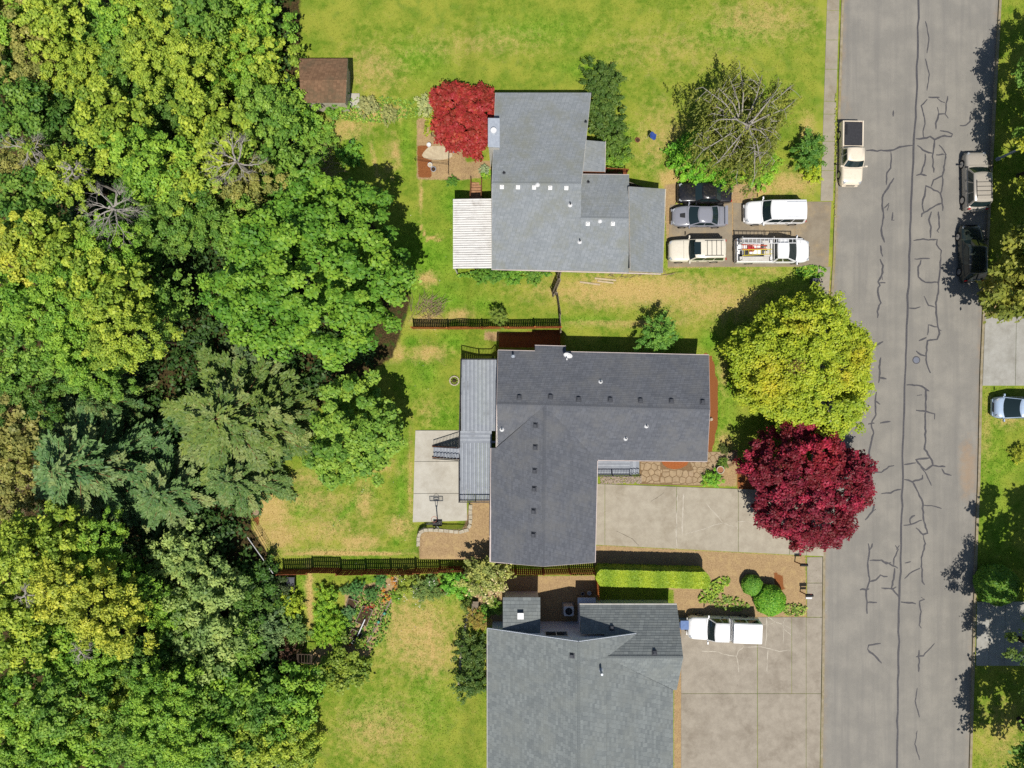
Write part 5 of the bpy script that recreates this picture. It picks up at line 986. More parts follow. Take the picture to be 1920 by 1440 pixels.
# ---------------------------------------------------------------- vehicles (front along +x)
def car(name, label, cat, L, Wd, Ht, paint, spec, px, py, rz, z=0.0, zref=.8, group=None, extra=None):
    t = thing(name, label, cat, (0, 0, 0), group); hw = Wd/2; zb = .26
    def pb(mb, nm_, m, par=None, smooth=False, colr=None):
        o = mb.build(nm_, m, par or t, smooth); o.color = colr or paint; return o
    st = spec['body']; secs = []
    for (f, w, zt) in st:
        x = -L/2+L*f; w_ = hw*w; h = zt-zb
        half = [(w_*.9, zb), (w_*.985, zb+.12*h), (w_, zb+.45*h), (w_*.985, zb+.75*h), (w_*.93, zt-.05*h), (w_*.78, zt), (w_*.4, zt+.02), (0, zt+.028)]
        secs.append([(x, y, z_) for y, z_ in half]+[(x, -y, z_) for y, z_ in half[-2::-1]])
    mb = MB(); k = len(secs[0]); vs = [p for s_ in secs for p in s_]; fs = []
    for i in range(len(secs)-1): fs += [(i*k+j, i*k+j+1, (i+1)*k+j+1, (i+1)*k+j) for j in range(k-1)]+[(i*k+k-1, i*k, (i+1)*k, (i+1)*k+k-1)]
    fs += [tuple(range(k)), tuple(range((len(secs)-1)*k, len(secs)*k))[::-1]]
    body = pb(mb.add(vs, fs), 'body', M['paint'], smooth=True)
    bm = bmesh.new(); bm.from_mesh(body.data); bmesh.ops.recalc_face_normals(bm, faces=bm.faces); bm.to_mesh(body.data); bm.free()
    def belt(f):
        for a, b in zip(st, st[1:]):
            if a[0] <= f <= b[0]: return a[2]+(b[2]-a[2])*(f-a[0])/(b[0]-a[0])
        return st[0][2]
    def wid(f):
        for a, b in zip(st, st[1:]):
            if a[0] <= f <= b[0]: return a[1]+(b[1]-a[1])*(f-a[0])/(b[0]-a[0])
        return .95
    # cabin: curved front and rear glass on a painted frame
    xf, xf2, xr2, xr = [-L/2+L*f for f in spec['cabin']]; gw, rw_ = hw*spec.get('gw', .93), hw*spec.get('rw', .76); zf, zrb = belt(spec['cabin'][0])-.02, belt(spec['cabin'][3])-.02; cv_ = spec.get('curve', .14); N_ = 8
    def ring(lv):  # lv 0 belt, 1 roof edge
        xa, xb = (xf, xr) if lv == 0 else (xf2, xr2); w_ = gw if lv == 0 else rw_; za, zb_ = (zf, zrb) if lv == 0 else (Ht-.06, Ht-.08)
        fr = [(xa-cv_*(abs(s_)**2.2), s_*w_, za) for s_ in np.linspace(1, -1, N_+1)]; re = [(xb+cv_*.6*(abs(s_)**2.2), s_*w_, zb_) for s_ in np.linspace(-1, 1, N_+1)]
        return fr+re
    r0, r1_ = ring(0), ring(1); n = len(r0); up2 = [(x*.97+.03*(xf2+xr2)/2, y*.9, Ht-.015) for x, y, z_ in r1_]; up3 = [(x*.8+.2*(xf2+xr2)/2, y*.55, Ht+.005) for x, y, z_ in r1_]
    pil = MB().add(r0+r1_, [(i, n+i, n+(i+1) % n, (i+1) % n) for i in range(n)]); pb(pil, 'pillars', M['paint'], smooth=False)
    rf = MB().add(r1_+up2+up3, [(j*n+i, (j+1)*n+i, (j+1)*n+(i+1) % n, j*n+(i+1) % n) for j in (0, 1) for i in range(n)]+[tuple(range(2*n, 3*n))]); roof = pb(rf, 'roof', M['paint'], smooth=True)
    bm = bmesh.new(); bm.from_mesh(roof.data); bmesh.ops.recalc_face_normals(bm, faces=bm.faces); bm.to_mesh(roof.data); bm.free()
    def pane(nm_, rng_, ins_lo, ins_hi, out):
        A = [Vector(r0[i]) for i in rng_]; B = [Vector(r1_[i]) for i in rng_]; vs = []; ctr = Vector((0, 0, .9))
        o_ = Vector(out)*.012
        for a, b in zip(A, B): vs += [a.lerp(b, ins_lo)+o_, a.lerp(b, ins_hi)+o_]
        sh = .94
        vs = [Vector((v.x, v.y*sh, v.z)) for v in vs]; return pb(MB().add(vs, [(2*i, 2*i+1, 2*i+3, 2*i+2) for i in range(len(A)-1)]), nm_, M['glass'], smooth=True)
    pane('windshield', range(0, N_+1), .06, .95, (.7, 0, .7))
    if spec.get('rearglass', True): pane('rear_window', range(N_+1, 2*N_+2), .12, .92, (-.7, 0, .7))
    for sg in (1, -1):
        a0 = Vector((xf-cv_, sg*gw, zf)); a1 = Vector((xf2-cv_, sg*rw_, Ht-.06)); b0_ = Vector((xr+cv_*.6, sg*gw, zrb)); b1_ = Vector((xr2+cv_*.6, sg*rw_, Ht-.08)); o_ = Vector((0, sg*.02, .008)); splits = spec.get('side', [(.06, .48), (.52, .93)])
        for u0, u1 in splits:
            f_ = lambda u, v: a0.lerp(b0_, u).lerp(a1.lerp(b1_, u), v)+o_
            q = [f_(u0 if u0 > .1 else u0+.0, .1), f_(u1, .1), f_(u1, .88), f_(u0, .88)]; pb(MB().add(q, [(0, 1, 2, 3)] if sg < 0 else [(3, 2, 1, 0)]), 'side_window', M['glass'])
        for wx in (spec.get('wf', .80), spec.get('wr', .19)):
            x = -L/2+L*wx; rr = spec.get('wheel', .34); w_ = pb(MB().tube([(x, sg*(hw-.22), rr), (x, sg*(hw-.02), rr), (x, sg*(hw+.012), rr)], [rr, rr, rr*.9], 20), 'wheel', M['tyre'], smooth=False); rim_ = MB().tube([(x, sg*(hw+.004), rr), (x, sg*(hw+.02), rr)], [rr*.66, rr*.6], 14); pb(rim_, 'rim', M['rim'], w_)
        xm = xf-.05; pb(MB().bar((xm, sg*gw*.99, zf+.06), (xm-.02, sg*(hw+.13), zf+.1), .07, .05).box((xm-.02, sg*(hw+.13), zf+.13), (.1, .2, .14)), 'mirror', M['paint'] if spec.get('pmir', True) else M['trim'])
        pb(MB().box((-L/2+L*.955, sg*hw*wid(.955)*.76, belt(.955)-.055), (.24, hw*.26, .1), -sg*.5, 0, .2), 'headlight', M['lens']); pb(MB().box((-L/2+.055, sg*hw*wid(.012)*.86, spec.get('tl', .8)-.04), (.1, hw*.2, .2), sg*.15), 'tail_light', M['red'])
        for u in spec.get('handles', (.55, .35)): pb(MB().box((-L/2+L*u, sg*(hw+.004), belt(u)-.16), (.2, .025, .03)), 'door_handle', M['trim'])
    pb(MB().box((L/2-.02, 0, .42), (.1, Wd*.74, .2)), 'bumper', M['trim'] if spec.get('dbump') else M['paint']); pb(MB().box((-L/2+.02, 0, .46), (.1, Wd*.84, .2)), 'bumper', M['chrome'] if spec.get('cbump') else M['paint'])
    pb(MB().box((L/2-.01, 0, .62), (.07, hw*.8, .13)), 'grille', M['trim']); pb(MB().box((-L/2-.035, 0, .7), (.02, .3, .15)), 'number_plate', M['white'])
    # panel gaps: bonnet and boot shut lines
    for f in spec.get('gaps', ()): pb(MB().box((-L/2+L*f, 0, belt(f)+.03), (.012, Wd*.82, .014)), 'shut_line', M['trim'])
    if extra: extra(t, pb, L, hw, Ht, belt)
    p = W(px, py, zref); t.location = (p.x, p.y, z); t.rotation_euler = (0, 0, R(rz)); return t
SED = dict(body=[(0, .74, .66), (.015, .88, .84), (.06, .95, .93), (.2, .99, .96), (.45, 1, .95), (.66, 1, .95), (.72, .99, .96), (.84, .96, .86), (.92, .88, .76), (.965, .74, .67), (.99, .56, .58), (1, .4, .5)], cabin=(.72, .55, .3, .15), gaps=(.14, .735))
BOX = dict(body=[(0, .9, .72), (.01, .94, .88), (.06, .97, .92), (.3, 1, .93), (.7, 1, .93), (.75, .99, .95), (.95, .97, .86), (.99, .93, .78), (1, .9, .6)], cabin=(.7, .58, .32, .2), gaps=(.16, .725), curve=.06, gw=.94, rw=.78, dbump=True)
SUV = dict(body=[(0, .84, .8), (.012, .93, 1.0), (.05, .97, 1.08), (.3, 1, 1.08), (.66, 1, 1.08), (.74, 1, 1.1), (.9, .975, 1.01), (.945, .94, .96), (.975, .86, .88), (.992, .7, .76), (1, .52, .6)], cabin=(.74, .64, .045, .012), gw=.95, rw=.82, curve=.1, side=[(.05, .34), (.37, .65), (.68, .94)], wheel=.38, wf=.81, wr=.19, hl=.78, tl=.98, gaps=(.75,), handles=(.5, .32))
PU = dict(body=[(.405, .96, .95), (.41, 1, 1.02), (.66, 1, 1.04), (.74, 1, 1.06), (.9, .985, 1.02), (.945, .955, .98), (.978, .87, .88), (.993, .74, .76), (1, .58, .6)], cabin=(.74, .665, .45, .42), gw=.95, rw=.8, curve=.08, side=[(.1, .52), (.58, .9)], wheel=.38, wf=.82, wr=.19, hl=.8, tl=.85, cbump=True, gaps=(.75,), handles=(.52,))
def bed(t, pb, L, hw, Ht, belt, fl=.62, rail=1.02, f1=.402):
    x0, x1 = -L/2, -L/2+L*f1; m = M['paint']; b = pb(MB().box(((x0+x1)/2, 0, fl-.15), (x1-x0, hw*1.9, .3)), 'bed_floor', m)
    for sg in (1, -1): pb(MB().add([(x0, sg*hw*y, z) for y, z in ((.98, .36), (1, .6), (1, .9), (.97, rail), (.86, rail), (.85, fl))]+[(x1, sg*hw*y, z) for y, z in ((.98, .36), (1, .6), (1, .9), (.97, rail), (.86, rail), (.85, fl))], [(i, (i+1) % 6, 6+(i+1) % 6, 6+i) for i in range(6)]+[tuple(range(6))[::-1], tuple(range(6, 12))]), 'bed_side', m)
    pb(MB().box((x0+.04, 0, (fl+rail)/2-.05), (.07, hw*1.68, rail-fl+.1)), 'tailgate', m); pb(MB().box((x1-.04, 0, (fl+rail)/2), (.05, hw*1.68, rail-fl)), 'bed_front', m)
def rack(t, pb, L, hw, Ht, belt, f0=.1, f1=.45, m='trim', nn=2, cross=4):
    for sg in (1, -1): pb(MB().bar((-L/2+L*f0, sg*hw*.66, Ht+.06), (-L/2+L*f1, sg*hw*.66, Ht+.06), .03, .03), 'roof_rail', M[m])
    for k in range(cross): x = -L/2+L*(f0+(f1-f0)*(k+.5)/cross); pb(MB().bar((x, -hw*.66, Ht+.065), (x, hw*.66, Ht+.065), .025, .025), 'crossbar', M[m])
blk = (.008, .008, .01, 1); gry = C(150, 152, 162); wht = C(240, 240, 240, 1.15); bei = C(226, 218, 200, 1.2); tan = C(236, 222, 200, 1.25)
car('sedan', 'old black sedan half covered by the green bramble', 'car', 4.45, 1.68, 1.38, blk, BOX, 1322, 361, 180)
def sport(t, pb, L, hw, Ht, belt):
    pb(MB().add([(L*.27, -.2, .98), (L*.27, .2, .98), (L*.36, .14, .955), (L*.36, -.14, .955), (L*.275, -.19, 1.03), (L*.275, .19, 1.03)], [(0, 4, 5, 1), (4, 3, 2, 5), (0, 3, 4), (1, 5, 2)]), 'bonnet_scoop', M['trim'])
    w_ = pb(MB().box((-L/2+.12, 0, 1.14), (.24, hw*1.78, .03)), 'spoiler', M['paint']); 
    for s_ in (-1, 1): pb(MB().box((-L/2+.14, s_*hw*.72, 1.04), (.14, .05, .2)), 'spoiler_leg', M['paint'], w_)
car('sedan', 'silver grey sedan with bonnet scoop and rear spoiler', 'car', 4.55, 1.76, 1.4, gry, SED, 1311.5, 405, 180, extra=sport)
def suvx(t, pb, L, hw, Ht, belt):
    for sg in (1, -1): pb(MB().bar((-L/2+.35, sg*hw*.62, Ht+.03), (-L/2+1.9, sg*hw*.62, Ht+.03), .03, .03), 'roof_rail', M['galv'])
car('suv', 'white suv parked nearest the footpath on the gravel drive', 'car', 5.0, 1.92, 1.84, wht, SUV, 1455, 397, 180.5, zref=1.0, extra=suvx)
def sunroof(t, pb, L, hw, Ht, belt): pb(MB().box((-L/2+L*.545, 0, Ht+.012), (.55, hw*1.1, .02)), 'sunroof', M['glass']); rack(t, pb, L, hw, Ht, belt, .1, .42)
car('suv', 'beige suv with dark sunroof and black roof rack', 'car', 4.75, 1.86, 1.76, bei, dict(SUV, cabin=(.67, .59, .05, .015), dbump=True), 1308, 469, 180.5, zref=.95, extra=sunroof)
def ladders(t, pb, L, hw, Ht, belt):
    bed(t, pb, L, hw, Ht, belt, .6, 1.05, .46)
    z_ = Ht+.18
    for x in (-L/2+.15, -L/2+L*.44):
        pb(MB().bar((x, -hw*.92, z_-.06), (x, hw*.92, z_-.06), .06, .06), 'rack_bar', M['white'])
        for sg in (1, -1): pb(MB().bar((x, sg*hw*.9, 1.0), (x, sg*hw*.9, z_-.06), .05, .05, (1, 0, 0)), 'rack_post', M['white'])
    for sg in (1, -1): pb(MB().box((-L/2+L*.22, sg*hw*.74, 1.12), (L*.4, hw*.36, .3)), 'tool_box', M['white'])
    pb(MB().box((-L/2+L*.4, 0, 1.1), (.6, hw*1.1, .36)), 'cross_tool_box', M['white'])
    pb(MB().box((-L/2+L*.2, .15, .8), (.5, .4, .3)), 'cargo', M['redp']); pb(MB().box((-L/2+L*.12, -.25, .76), (.7, .4, .25)), 'cargo', M['tonneau'])
lt = car('pickup_truck', 'long white work pickup with ladders on its rack', 'pickup truck', 6.15, 2.0, 1.9, wht, dict(PU, body=[(.455, .96, .98), (.46, 1, 1.05), (.66, 1, 1.06), (.74, 1, 1.08), (.88, .98, 1.04), (.93, .93, .98), (.97, .82, .88), (.99, .64, .76), (1, .46, .6)], cabin=(.81, .65, .50, .47)), 1451, 469.5, 0, zref=1.0, extra=ladders)
def ladder(label, x0, x1, yc, w_, z_, m, tilt=0.0):
    o = Vector(lt.location); t = thing('ladder', label, 'ladder', o+Vector((x0, yc, z_)))
    for s_ in (-1, 1): MB().bar(o+Vector((x0, yc+s_*w_/2, z_)), o+Vector((x1, yc+tilt+s_*w_/2*.8, z_)), .05, .08).build('stile', M[m], t)
    k = int((x1-x0)/.32)
    for i in range(k): f = (i+.5)/k; x = x0+(x1-x0)*f; y = yc+tilt*f; MB().bar(o+Vector((x, y-w_/2*.95, z_)), o+Vector((x, y+w_/2*.95, z_)), .035, .035).build('rung', M[m], t)
ladder('long white ladder along the far side of the work pickup rack', -3.0, 1.9, .55, .42, 2.16, 'pvc'); ladder('yellow green step ladder on the near side of the pickup rack', -3.0, -.6, -.42, .46, 2.16, 'yellow', .1); ladder('orange ladder lying between two others on the pickup rack', -3.05, -1.0, .05, .36, 2.14, 'orange')
def cover(t, pb, L, hw, Ht, belt): bed(t, pb, L, hw, Ht, belt); pb(MB().box((-L/2+L*.205, 0, 1.03), (L*.36, hw*1.62, .03)), 'bed_cover', M['tonneau']); pb(MB().box((-L/2+.75, -hw*.66, 1.06), (.85, .14, .06)), 'cover_roll', M['trim'])
car('pickup_truck', 'cream pickup with black bed cover parked at the kerb', 'pickup truck', 5.3, 1.76, 1.62, tan, PU, 1598, 287, -90.8, z=ZR+.02, zref=.8, extra=cover)
def eastr(t, pb, L, hw, Ht, belt): rack(t, pb, L, hw, Ht, belt, .16, .46)
car('suv', 'beige suv with roof rack parked on the far kerb', 'car', 4.85, 1.84, 1.74, C(186, 178, 166), dict(SUV, cabin=(.73, .6, .1, .03), pmir=False), 1833, 338, 91, z=ZR+.02, zref=.9, extra=eastr)
car('hatchback', 'dark green car partly under the olive green tree', 'car', 4.75, 1.82, 1.6, (.012, .02, .018, 1), dict(SUV, cabin=(.74, .6, .12, .03), body=[(0, .8, .75), (.012, .9, .92), (.05, .96, 1.0), (.3, 1, 1.0), (.66, 1, .98), (.74, 1, .98), (.9, .95, .86), (.97, .85, .74), (1, .66, .56)]), 1826, 474, 91.5, z=ZR+.02, zref=.9)
car('minivan', 'pale blue minivan parked on the opposite lawn', 'minivan', 4.7, 1.85, 1.75, C(176, 196, 222, 1.3), dict(SUV, cabin=(.9, .68, .05, .015), curve=.16), 1920, 765, 179, zref=.9)
def canopy(t, pb, L, hw, Ht, belt):
    bed(t, pb, L, hw, Ht, belt); x0, x1 = -L/2+.03, -L/2+L*.4; zt = Ht-.02; r = .1
    vs = [(x, y, z) for x in (x0, x1) for y, z in ((-hw*.96, 1.03), (-hw*.86, zt-.08), (-hw*.78, zt), (hw*.78, zt), (hw*.86, zt-.08), (hw*.96, 1.03))]
    c_ = pb(MB().add(vs, [(i, i+1, 7+i, 6+i) for i in range(5)]+[(0, 6, 11, 5), tuple(range(6))[::-1], tuple(range(6, 12))]), 'canopy', M['paint'], colr=C(250, 250, 250, 1.1))
    for sg in (1, -1):
        for u0, u1 in ((.08, .48), (.52, .92)): pb(MB().add([(x0+(x1-x0)*u, sg*(hw*(.96-.1*v)+.006), 1.03+(zt-.08-1.03)*v) for u, v in ((u0, .15), (u1, .15), (u1, .85), (u0, .85))], [(0, 1, 2, 3)] if sg < 0 else [(3, 2, 1, 0)]), 'canopy_window', M['glass'], c_)
car('pickup_truck', 'white pickup with a white canopy over its bed', 'pickup truck', 5.85, 1.92, 1.86, wht, PU, 1357, 1180.5, 178, zref=1.0, extra=canopy)
# ---------------------------------------------------------------- vegetation
def leaves_mesh(name, pos_, nrm, size, tint, m, rng, aspect=1.5, alt=None, tdir=None, fold=.18):
    n = len(pos_); nrm = nrm/np.linalg.norm(nrm, axis=1, keepdims=True).clip(1e-6)
    a = rng.normal(size=(n, 3)) if tdir is None else tdir+rng.normal(size=(n, 3))*.25
    t = a-nrm*np.sum(a*nrm, 1, keepdims=True); t /= np.linalg.norm(t, axis=1, keepdims=True).clip(1e-6); b = np.cross(nrm, t); s_ = np.asarray(size).reshape(-1, 1)*np.ones((n, 1))*.5
    v = np.stack([pos_-t*s_*aspect, pos_+b*s_-nrm*s_*fold, pos_+t*s_*aspect, pos_-b*s_-nrm*s_*fold], 1)
    me = bpy.data.meshes.new(name); me.vertices.add(4*n); me.vertices.foreach_set('co', v.astype(np.float32).ravel()); me.loops.add(4*n); me.loops.foreach_set('vertex_index', np.arange(4*n, dtype=np.int32))
    me.polygons.add(n); me.polygons.foreach_set('loop_start', np.arange(0, 4*n, 4, dtype=np.int32)); me.update(calc_edges=True)
    q = me.attributes.new('tint', 'FLOAT', 'FACE'); q.data.foreach_set('value', np.clip(tint, 0, 1).astype(np.float32))
    if alt is not None: q = me.attributes.new('alt', 'FLOAT', 'FACE'); q.data.foreach_set('value', np.clip(alt, 0, 1).astype(np.float32))
    me.materials.append(m); return me
def unit(v): return v/np.linalg.norm(v, axis=-1, keepdims=True).clip(1e-6)
def crown(name, rng, Rr, Hh, ncl, cr, nl, leaf, m, lob=.16, low=-.35, aspect=1.5, altf=None, fill=.25, upw=.8, jag=.0):
    """leaf clumps spread over an uneven dome and through its inside"""
    i = np.arange(ncl)+.5; zz = 1-(1-low)*i/ncl; a = i*2.39996+rng.uniform(0, 6.28); rr = np.sqrt(np.clip(1-zz*zz, 0, 1))
    ph = rng.uniform(0, 6.28, 6); k = 1+lob*(.5*np.sin(2*a+ph[0])+.6*np.sin(3*a+ph[1])+.5*np.sin(5*a+ph[2])+.35*np.sin(8*a+ph[3]))+lob*.5*np.sin(4*zz*3+ph[4])
    k *= rng.uniform(.86, 1.06, ncl); inner = rng.random(ncl) < fill; k[inner] *= rng.uniform(.35, .8, inner.sum())
    cen = np.stack([rr*np.cos(a)*Rr*k, rr*np.sin(a)*Rr*k, zz*Hh*k*rng.uniform(.85, 1.1, ncl)], 1)
    rad = cr*rng.uniform(.65, 1.35, ncl)
    ci = np.repeat(np.arange(ncl), nl); n = len(ci); d = unit(rng.normal(size=(n, 3))); d[:, 2] = np.abs(d[:, 2])*1.0-.25; d = unit(d)
    q = rng.random(n)**.45; p = cen[ci]+d*(rad[ci]*q)[:, None]*np.array([1, 1, .6])
    if jag: p += unit(cen[ci])*np.array([1, 1, .2])*(rng.random(n)**4*jag)[:, None]
    nr = d*.7+np.array([0, 0, upw])+rng.normal(size=(n, 3))*.45
    ct = rng.uniform(0, 1, ncl); tint = .55*ct[ci]+.45*rng.random(n)
    alt = altf(p, ct[ci], rng) if altf else None
    return leaves_mesh(name, p, nr, leaf*rng.uniform(.7, 1.3, n), tint, m, rng, aspect, alt)
def trunk_mesh(base, top, r0, rad, hgt, seed, m, nl=7, detail=1):
    r = random.Random(seed); mb = MB(); b = Vector((0, 0, 0)); t = Vector(top)-Vector(base); mid = t*.5+Vector((r.uniform(-.2, .2), r.uniform(-.2, .2), 0))
    mb.tube([b-Vector((0, 0, .3)), b+Vector((0, 0, .15)), mid, t], [r0*1.4, r0*1.05, r0*.8, r0*.45], 8)
    for i in range(nl):
        a = i*2.4+r.uniform(-.4, .4); s_ = t*r.uniform(.55, .95); e = t+Vector((math.cos(a)*rad*r.uniform(.5, .85), math.sin(a)*rad*r.uniform(.5, .85), hgt*r.uniform(.1, .6))); q = s_.lerp(e, .5)+Vector((0, 0, hgt*.12))
        mb.tube([s_, q, e], [r0*.42, r0*.26, r0*.08], 6)
        for j in range(2*detail): f = q.lerp(e, r.random()); g = f+Vector((r.uniform(-1, 1), r.uniform(-1, 1), r.uniform(0, .8)))*rad*.28; mb.tube([f, f.lerp(g, .5)+Vector((0, 0, .05)), g], [r0*.12, r0*.08, r0*.03], 5)
    me = mb.mesh('trunk'); me.materials.append(m); return me
RG = np.random.default_rng(77)
PR = {}   # shared crown meshes, by size class (metres) and variant
for key, Rr, Hh, ncl, cr, nl, lf in (('s', 1.6, 1.3, 50, .34, 60, .17), ('m', 3.0, 2.3, 85, .52, 80, .23), ('l', 4.6, 3.3, 165, .62, 90, .24)):
    for v_ in range(3): PR[key, v_] = (Rr, crown('crown', np.random.default_rng(100+v_+ord(key)), Rr, Hh, int(ncl*(1.15, 1, .72)[v_]), cr*(.85, 1, 1.2)[v_], int(nl*(1.7, 1.35, 1.2)[v_]), lf*(.62, .8, 1.0)[v_], M['leaf'], lob=.26, fill=.3, jag=.5, upw=.6), Hh)
    PR[key, 'd'] = (Rr, crown('crown', np.random.default_rng(140+ord(key)), Rr, Hh*.9, int(ncl*1.5), cr*.7, int(nl*.8), lf*.7, M['leafd'], lob=.08, fill=.1), Hh*.9)
TREES = [0]
def tree(name, label, px, py, rpx, zc, colr, kind='m', v=None, ys=1.0, cat='tree', group=None, bark='bark', part='crown', flat=1.0, nl=6, cm=None):
    """px, py: where the middle of the crown shows; rpx its radius there; zc height of that middle above the plot"""
    TREES[0] += 1; r = random.Random(TREES[0]*7+3); c = W(px, py, zc); rad = rpx*S*(H-zc)/H
    if cm is None:
        key = 's' if rad < 2.1 else ('m' if rad < 3.7 else 'l'); v = r.randrange(3) if v is None else v; Rr, me, Hh = PR[key, v]
    else: Rr, me, Hh = cm
    k = rad/Rr; g = tz(c.x, c.y); base = Vector((c.x, c.y, g)); top = c-Vector((0, 0, Hh*k*.15))
    if top.z < g+.2: top.z = g+.2
    t = thing(name, label, cat, base, group)
    o = link(part, me, t, c-base); o.scale = (k, k*ys, k*flat); o.rotation_euler = (0, 0, r.uniform(0, 6.28)) if cm is None else (0, 0, 0); o.color = colr
    tm = trunk_mesh(base, top, max(.035, rad*.045), rad, Hh*k, TREES[0], M[bark], nl); link('trunk' if cat == 'tree' else 'stem', tm, t)
    return t
FG = 'trees of the wood'
Y1, Y2, G1, G2, G3, D1, D2, GG, OL, BR = C(176, 186, 66), C(156, 178, 62), C(132, 172, 58), C(120, 158, 60), C(108, 146, 56), C(92, 128, 50), C(76, 106, 44), C(150, 174, 94), C(150, 152, 76), C(148, 148, 78)
# ---- the wood
WOOD = [  # px, py, r, z, colour, label
 (35, 215, 58, 3.5, G3, 'mid green tree in the upper corner of the wood'), (120, 230, 55, 2.5, D1, 'dark green tree beside the upper wood corner'), (218, 235, 62, 5, Y2, 'bright yellow green tree at the upper edge of the wood'), (330, 215, 52, 2.5, D1, 'dark shaded tree between two yellow green ones at the top'), (410, 250, 60, 4.5, Y2, 'yellow green tree above the big bright green tree'), (500, 225, 55, 3, G2, 'mid green tree next to the brown roofed shed'), (548, 205, 36, 1.5, G1, 'small fresh green tree touching the shed roof'),
 (50, 320, 55, 3.2, OL, 'olive tree with bare twigs at the wood side'), (125, 330, 50, 4.2, Y2, 'yellowish tree left of the grey dead tree'), (285, 305, 62, 5.5, G1, 'fresh green tree above the grey dead tree'), (350, 330, 50, 4.8, Y2, 'lime green tree amid darker greens above the broad maple'), (450, 330, 62, 2.4, OL, 'olive tree with pale dead branches near the broad maple'), (530, 310, 45, 1.4, G2, 'low mid green tree beside the dry brush'), (270, 385, 55, 3.2, D1, 'dark green tree right of the grey dead tree'), (355, 405, 62, 4, G3, 'deep green tree left of the broad maple'), (430, 425, 52, 2.6, G2, 'mid green tree tucked behind the broad maple crown'),
 (60, 395, 62, 4, G3, 'green tree below the olive one at the wood side'), (45, 470, 52, 5.2, Y1, 'small golden green tree at the wood side'), (120, 470, 60, 5.5, Y2, 'lime tree under the grey dead tree'), (205, 475, 58, 5, G1, 'fresh green tree below the grey dead tree'), (290, 465, 46, 2.2, D1, 'dark tree in the hollow of the wood'),
 (40, 560, 62, 4.5, G1, 'bright green tree at the wood side, midway down'), (125, 560, 64, 5.6, G1, 'large bright green crown in the middle of the wood'), (215, 550, 64, 6, Y2, 'large lime crown in the middle of the wood'), (150, 640, 62, 5, G1, 'green crown above the blue green conifers'), (235, 630, 62, 6.2, Y2, 'yellow green crown beside the dark hollow'), (305, 570, 44, 3.4, G3, 'green crown overhanging the dark hollow'), (50, 660, 60, 3.8, G2, 'mid green crown above the rusty shrub'), (180, 700, 52, 3.4, G2, 'green crown next to the blue green conifer tips'),
 (60, 740, 55, 2.2, D1, 'dark green crown above the rusty yellow shrub'), (30, 795, 45, 2.5, BR, 'rusty yellow shrub like tree at the wood side'), (28, 935, 44, .6, BR, 'brownish half dead crown below the tallest conifer'), (20, 860, 42, 1.6, OL, 'dull brownish crown by the tallest conifer'),
 (105, 1010, 60, 3.8, Y2, 'lime crown below the blue green conifer'), (40, 1040, 60, 4.5, Y2, 'golden lime crown at the lower wood side'), (180, 1030, 52, 3, G1, 'green crown under the conifer boughs'), (125, 1095, 55, 5, Y1, 'yellow crown in the lower wood'), (205, 1150, 66, 4.6, Y1, 'broad yellow green crown in the lower wood'), (50, 1120, 60, 3.5, Y2, 'olive crown at the lower wood side'), (40, 1195, 60, 4.2, Y2, 'lime crown near the lower corner of the wood'), (110, 1200, 55, 3, G1, 'dark mid green crown near the lower corner'), (262, 1075, 34, .0, D1, 'dark crown under the lowest conifer boughs'), (260, 1110, 36, 3, G1, 'small fresh green crown in the lower wood'),
 (345, 1040, 46, .8, GG, 'grey green willow like crown beside the lawn corner'), (385, 1105, 56, 1.6, GG, 'largest grey green crown above the fence corner'), (400, 1190, 62, 1.6, GG, 'grey green crown beside the lower grass gap'), (450, 1210, 42, 1.0, G2, 'green crown near the timber arbour'), (330, 1150, 40, 1.2, G1, 'soft green crown beside the small grass gap'), (345, 1230, 45, .8, D1, 'dark crown at the lower end of the grass gap'), (478, 1112, 46, .2, D1, 'dark rounded crown at the corner of the long fence'), (180, 1235, 52, 3.4, G1, 'green crown at the lower rim of the wood'), (250, 1245, 44, 2, D1, 'shaded crown at the lower rim of the wood')]
for w_ in WOOD: tree('woodland_tree', w_[5], *w_[:5], group=FG)
# the wood goes on above and below
rr_ = random.Random(31); EX = []
for row, (py, n) in enumerate(((40, 9), (120, 9), (1310, 10), (1390, 10))):
    for i in range(n):
        EX.append((i*62+rr_.uniform(-12, 12)-10, py+rr_.uniform(-14, 14), rr_.uniform(46, 62), rr_.uniform(2, 5) if i < 7 else rr_.uniform(.5, 2), [Y2, G1, G2, G3, Y2, OL, G1][rr_.randrange(7)]))
wd_ = ['north end of the wood, outermost row', 'north end of the wood, inner row', 'south end of the wood, inner row', 'south end of the wood, outermost row']; cnt = {}
ordn = ['first', 'second', 'third', 'fourth', 'fifth', 'sixth', 'seventh', 'eighth', 'ninth', 'tenth']
for i, e in enumerate(EX):
    row = 0 if e[1] < 80 else 1 if e[1] < 200 else 2 if e[1] < 1350 else 3; k = cnt.get(row, 0); cnt[row] = k+1
    tree('woodland_tree', ordn[k]+' tree counted from the ravine, '+wd_[row], *e, group=FG)
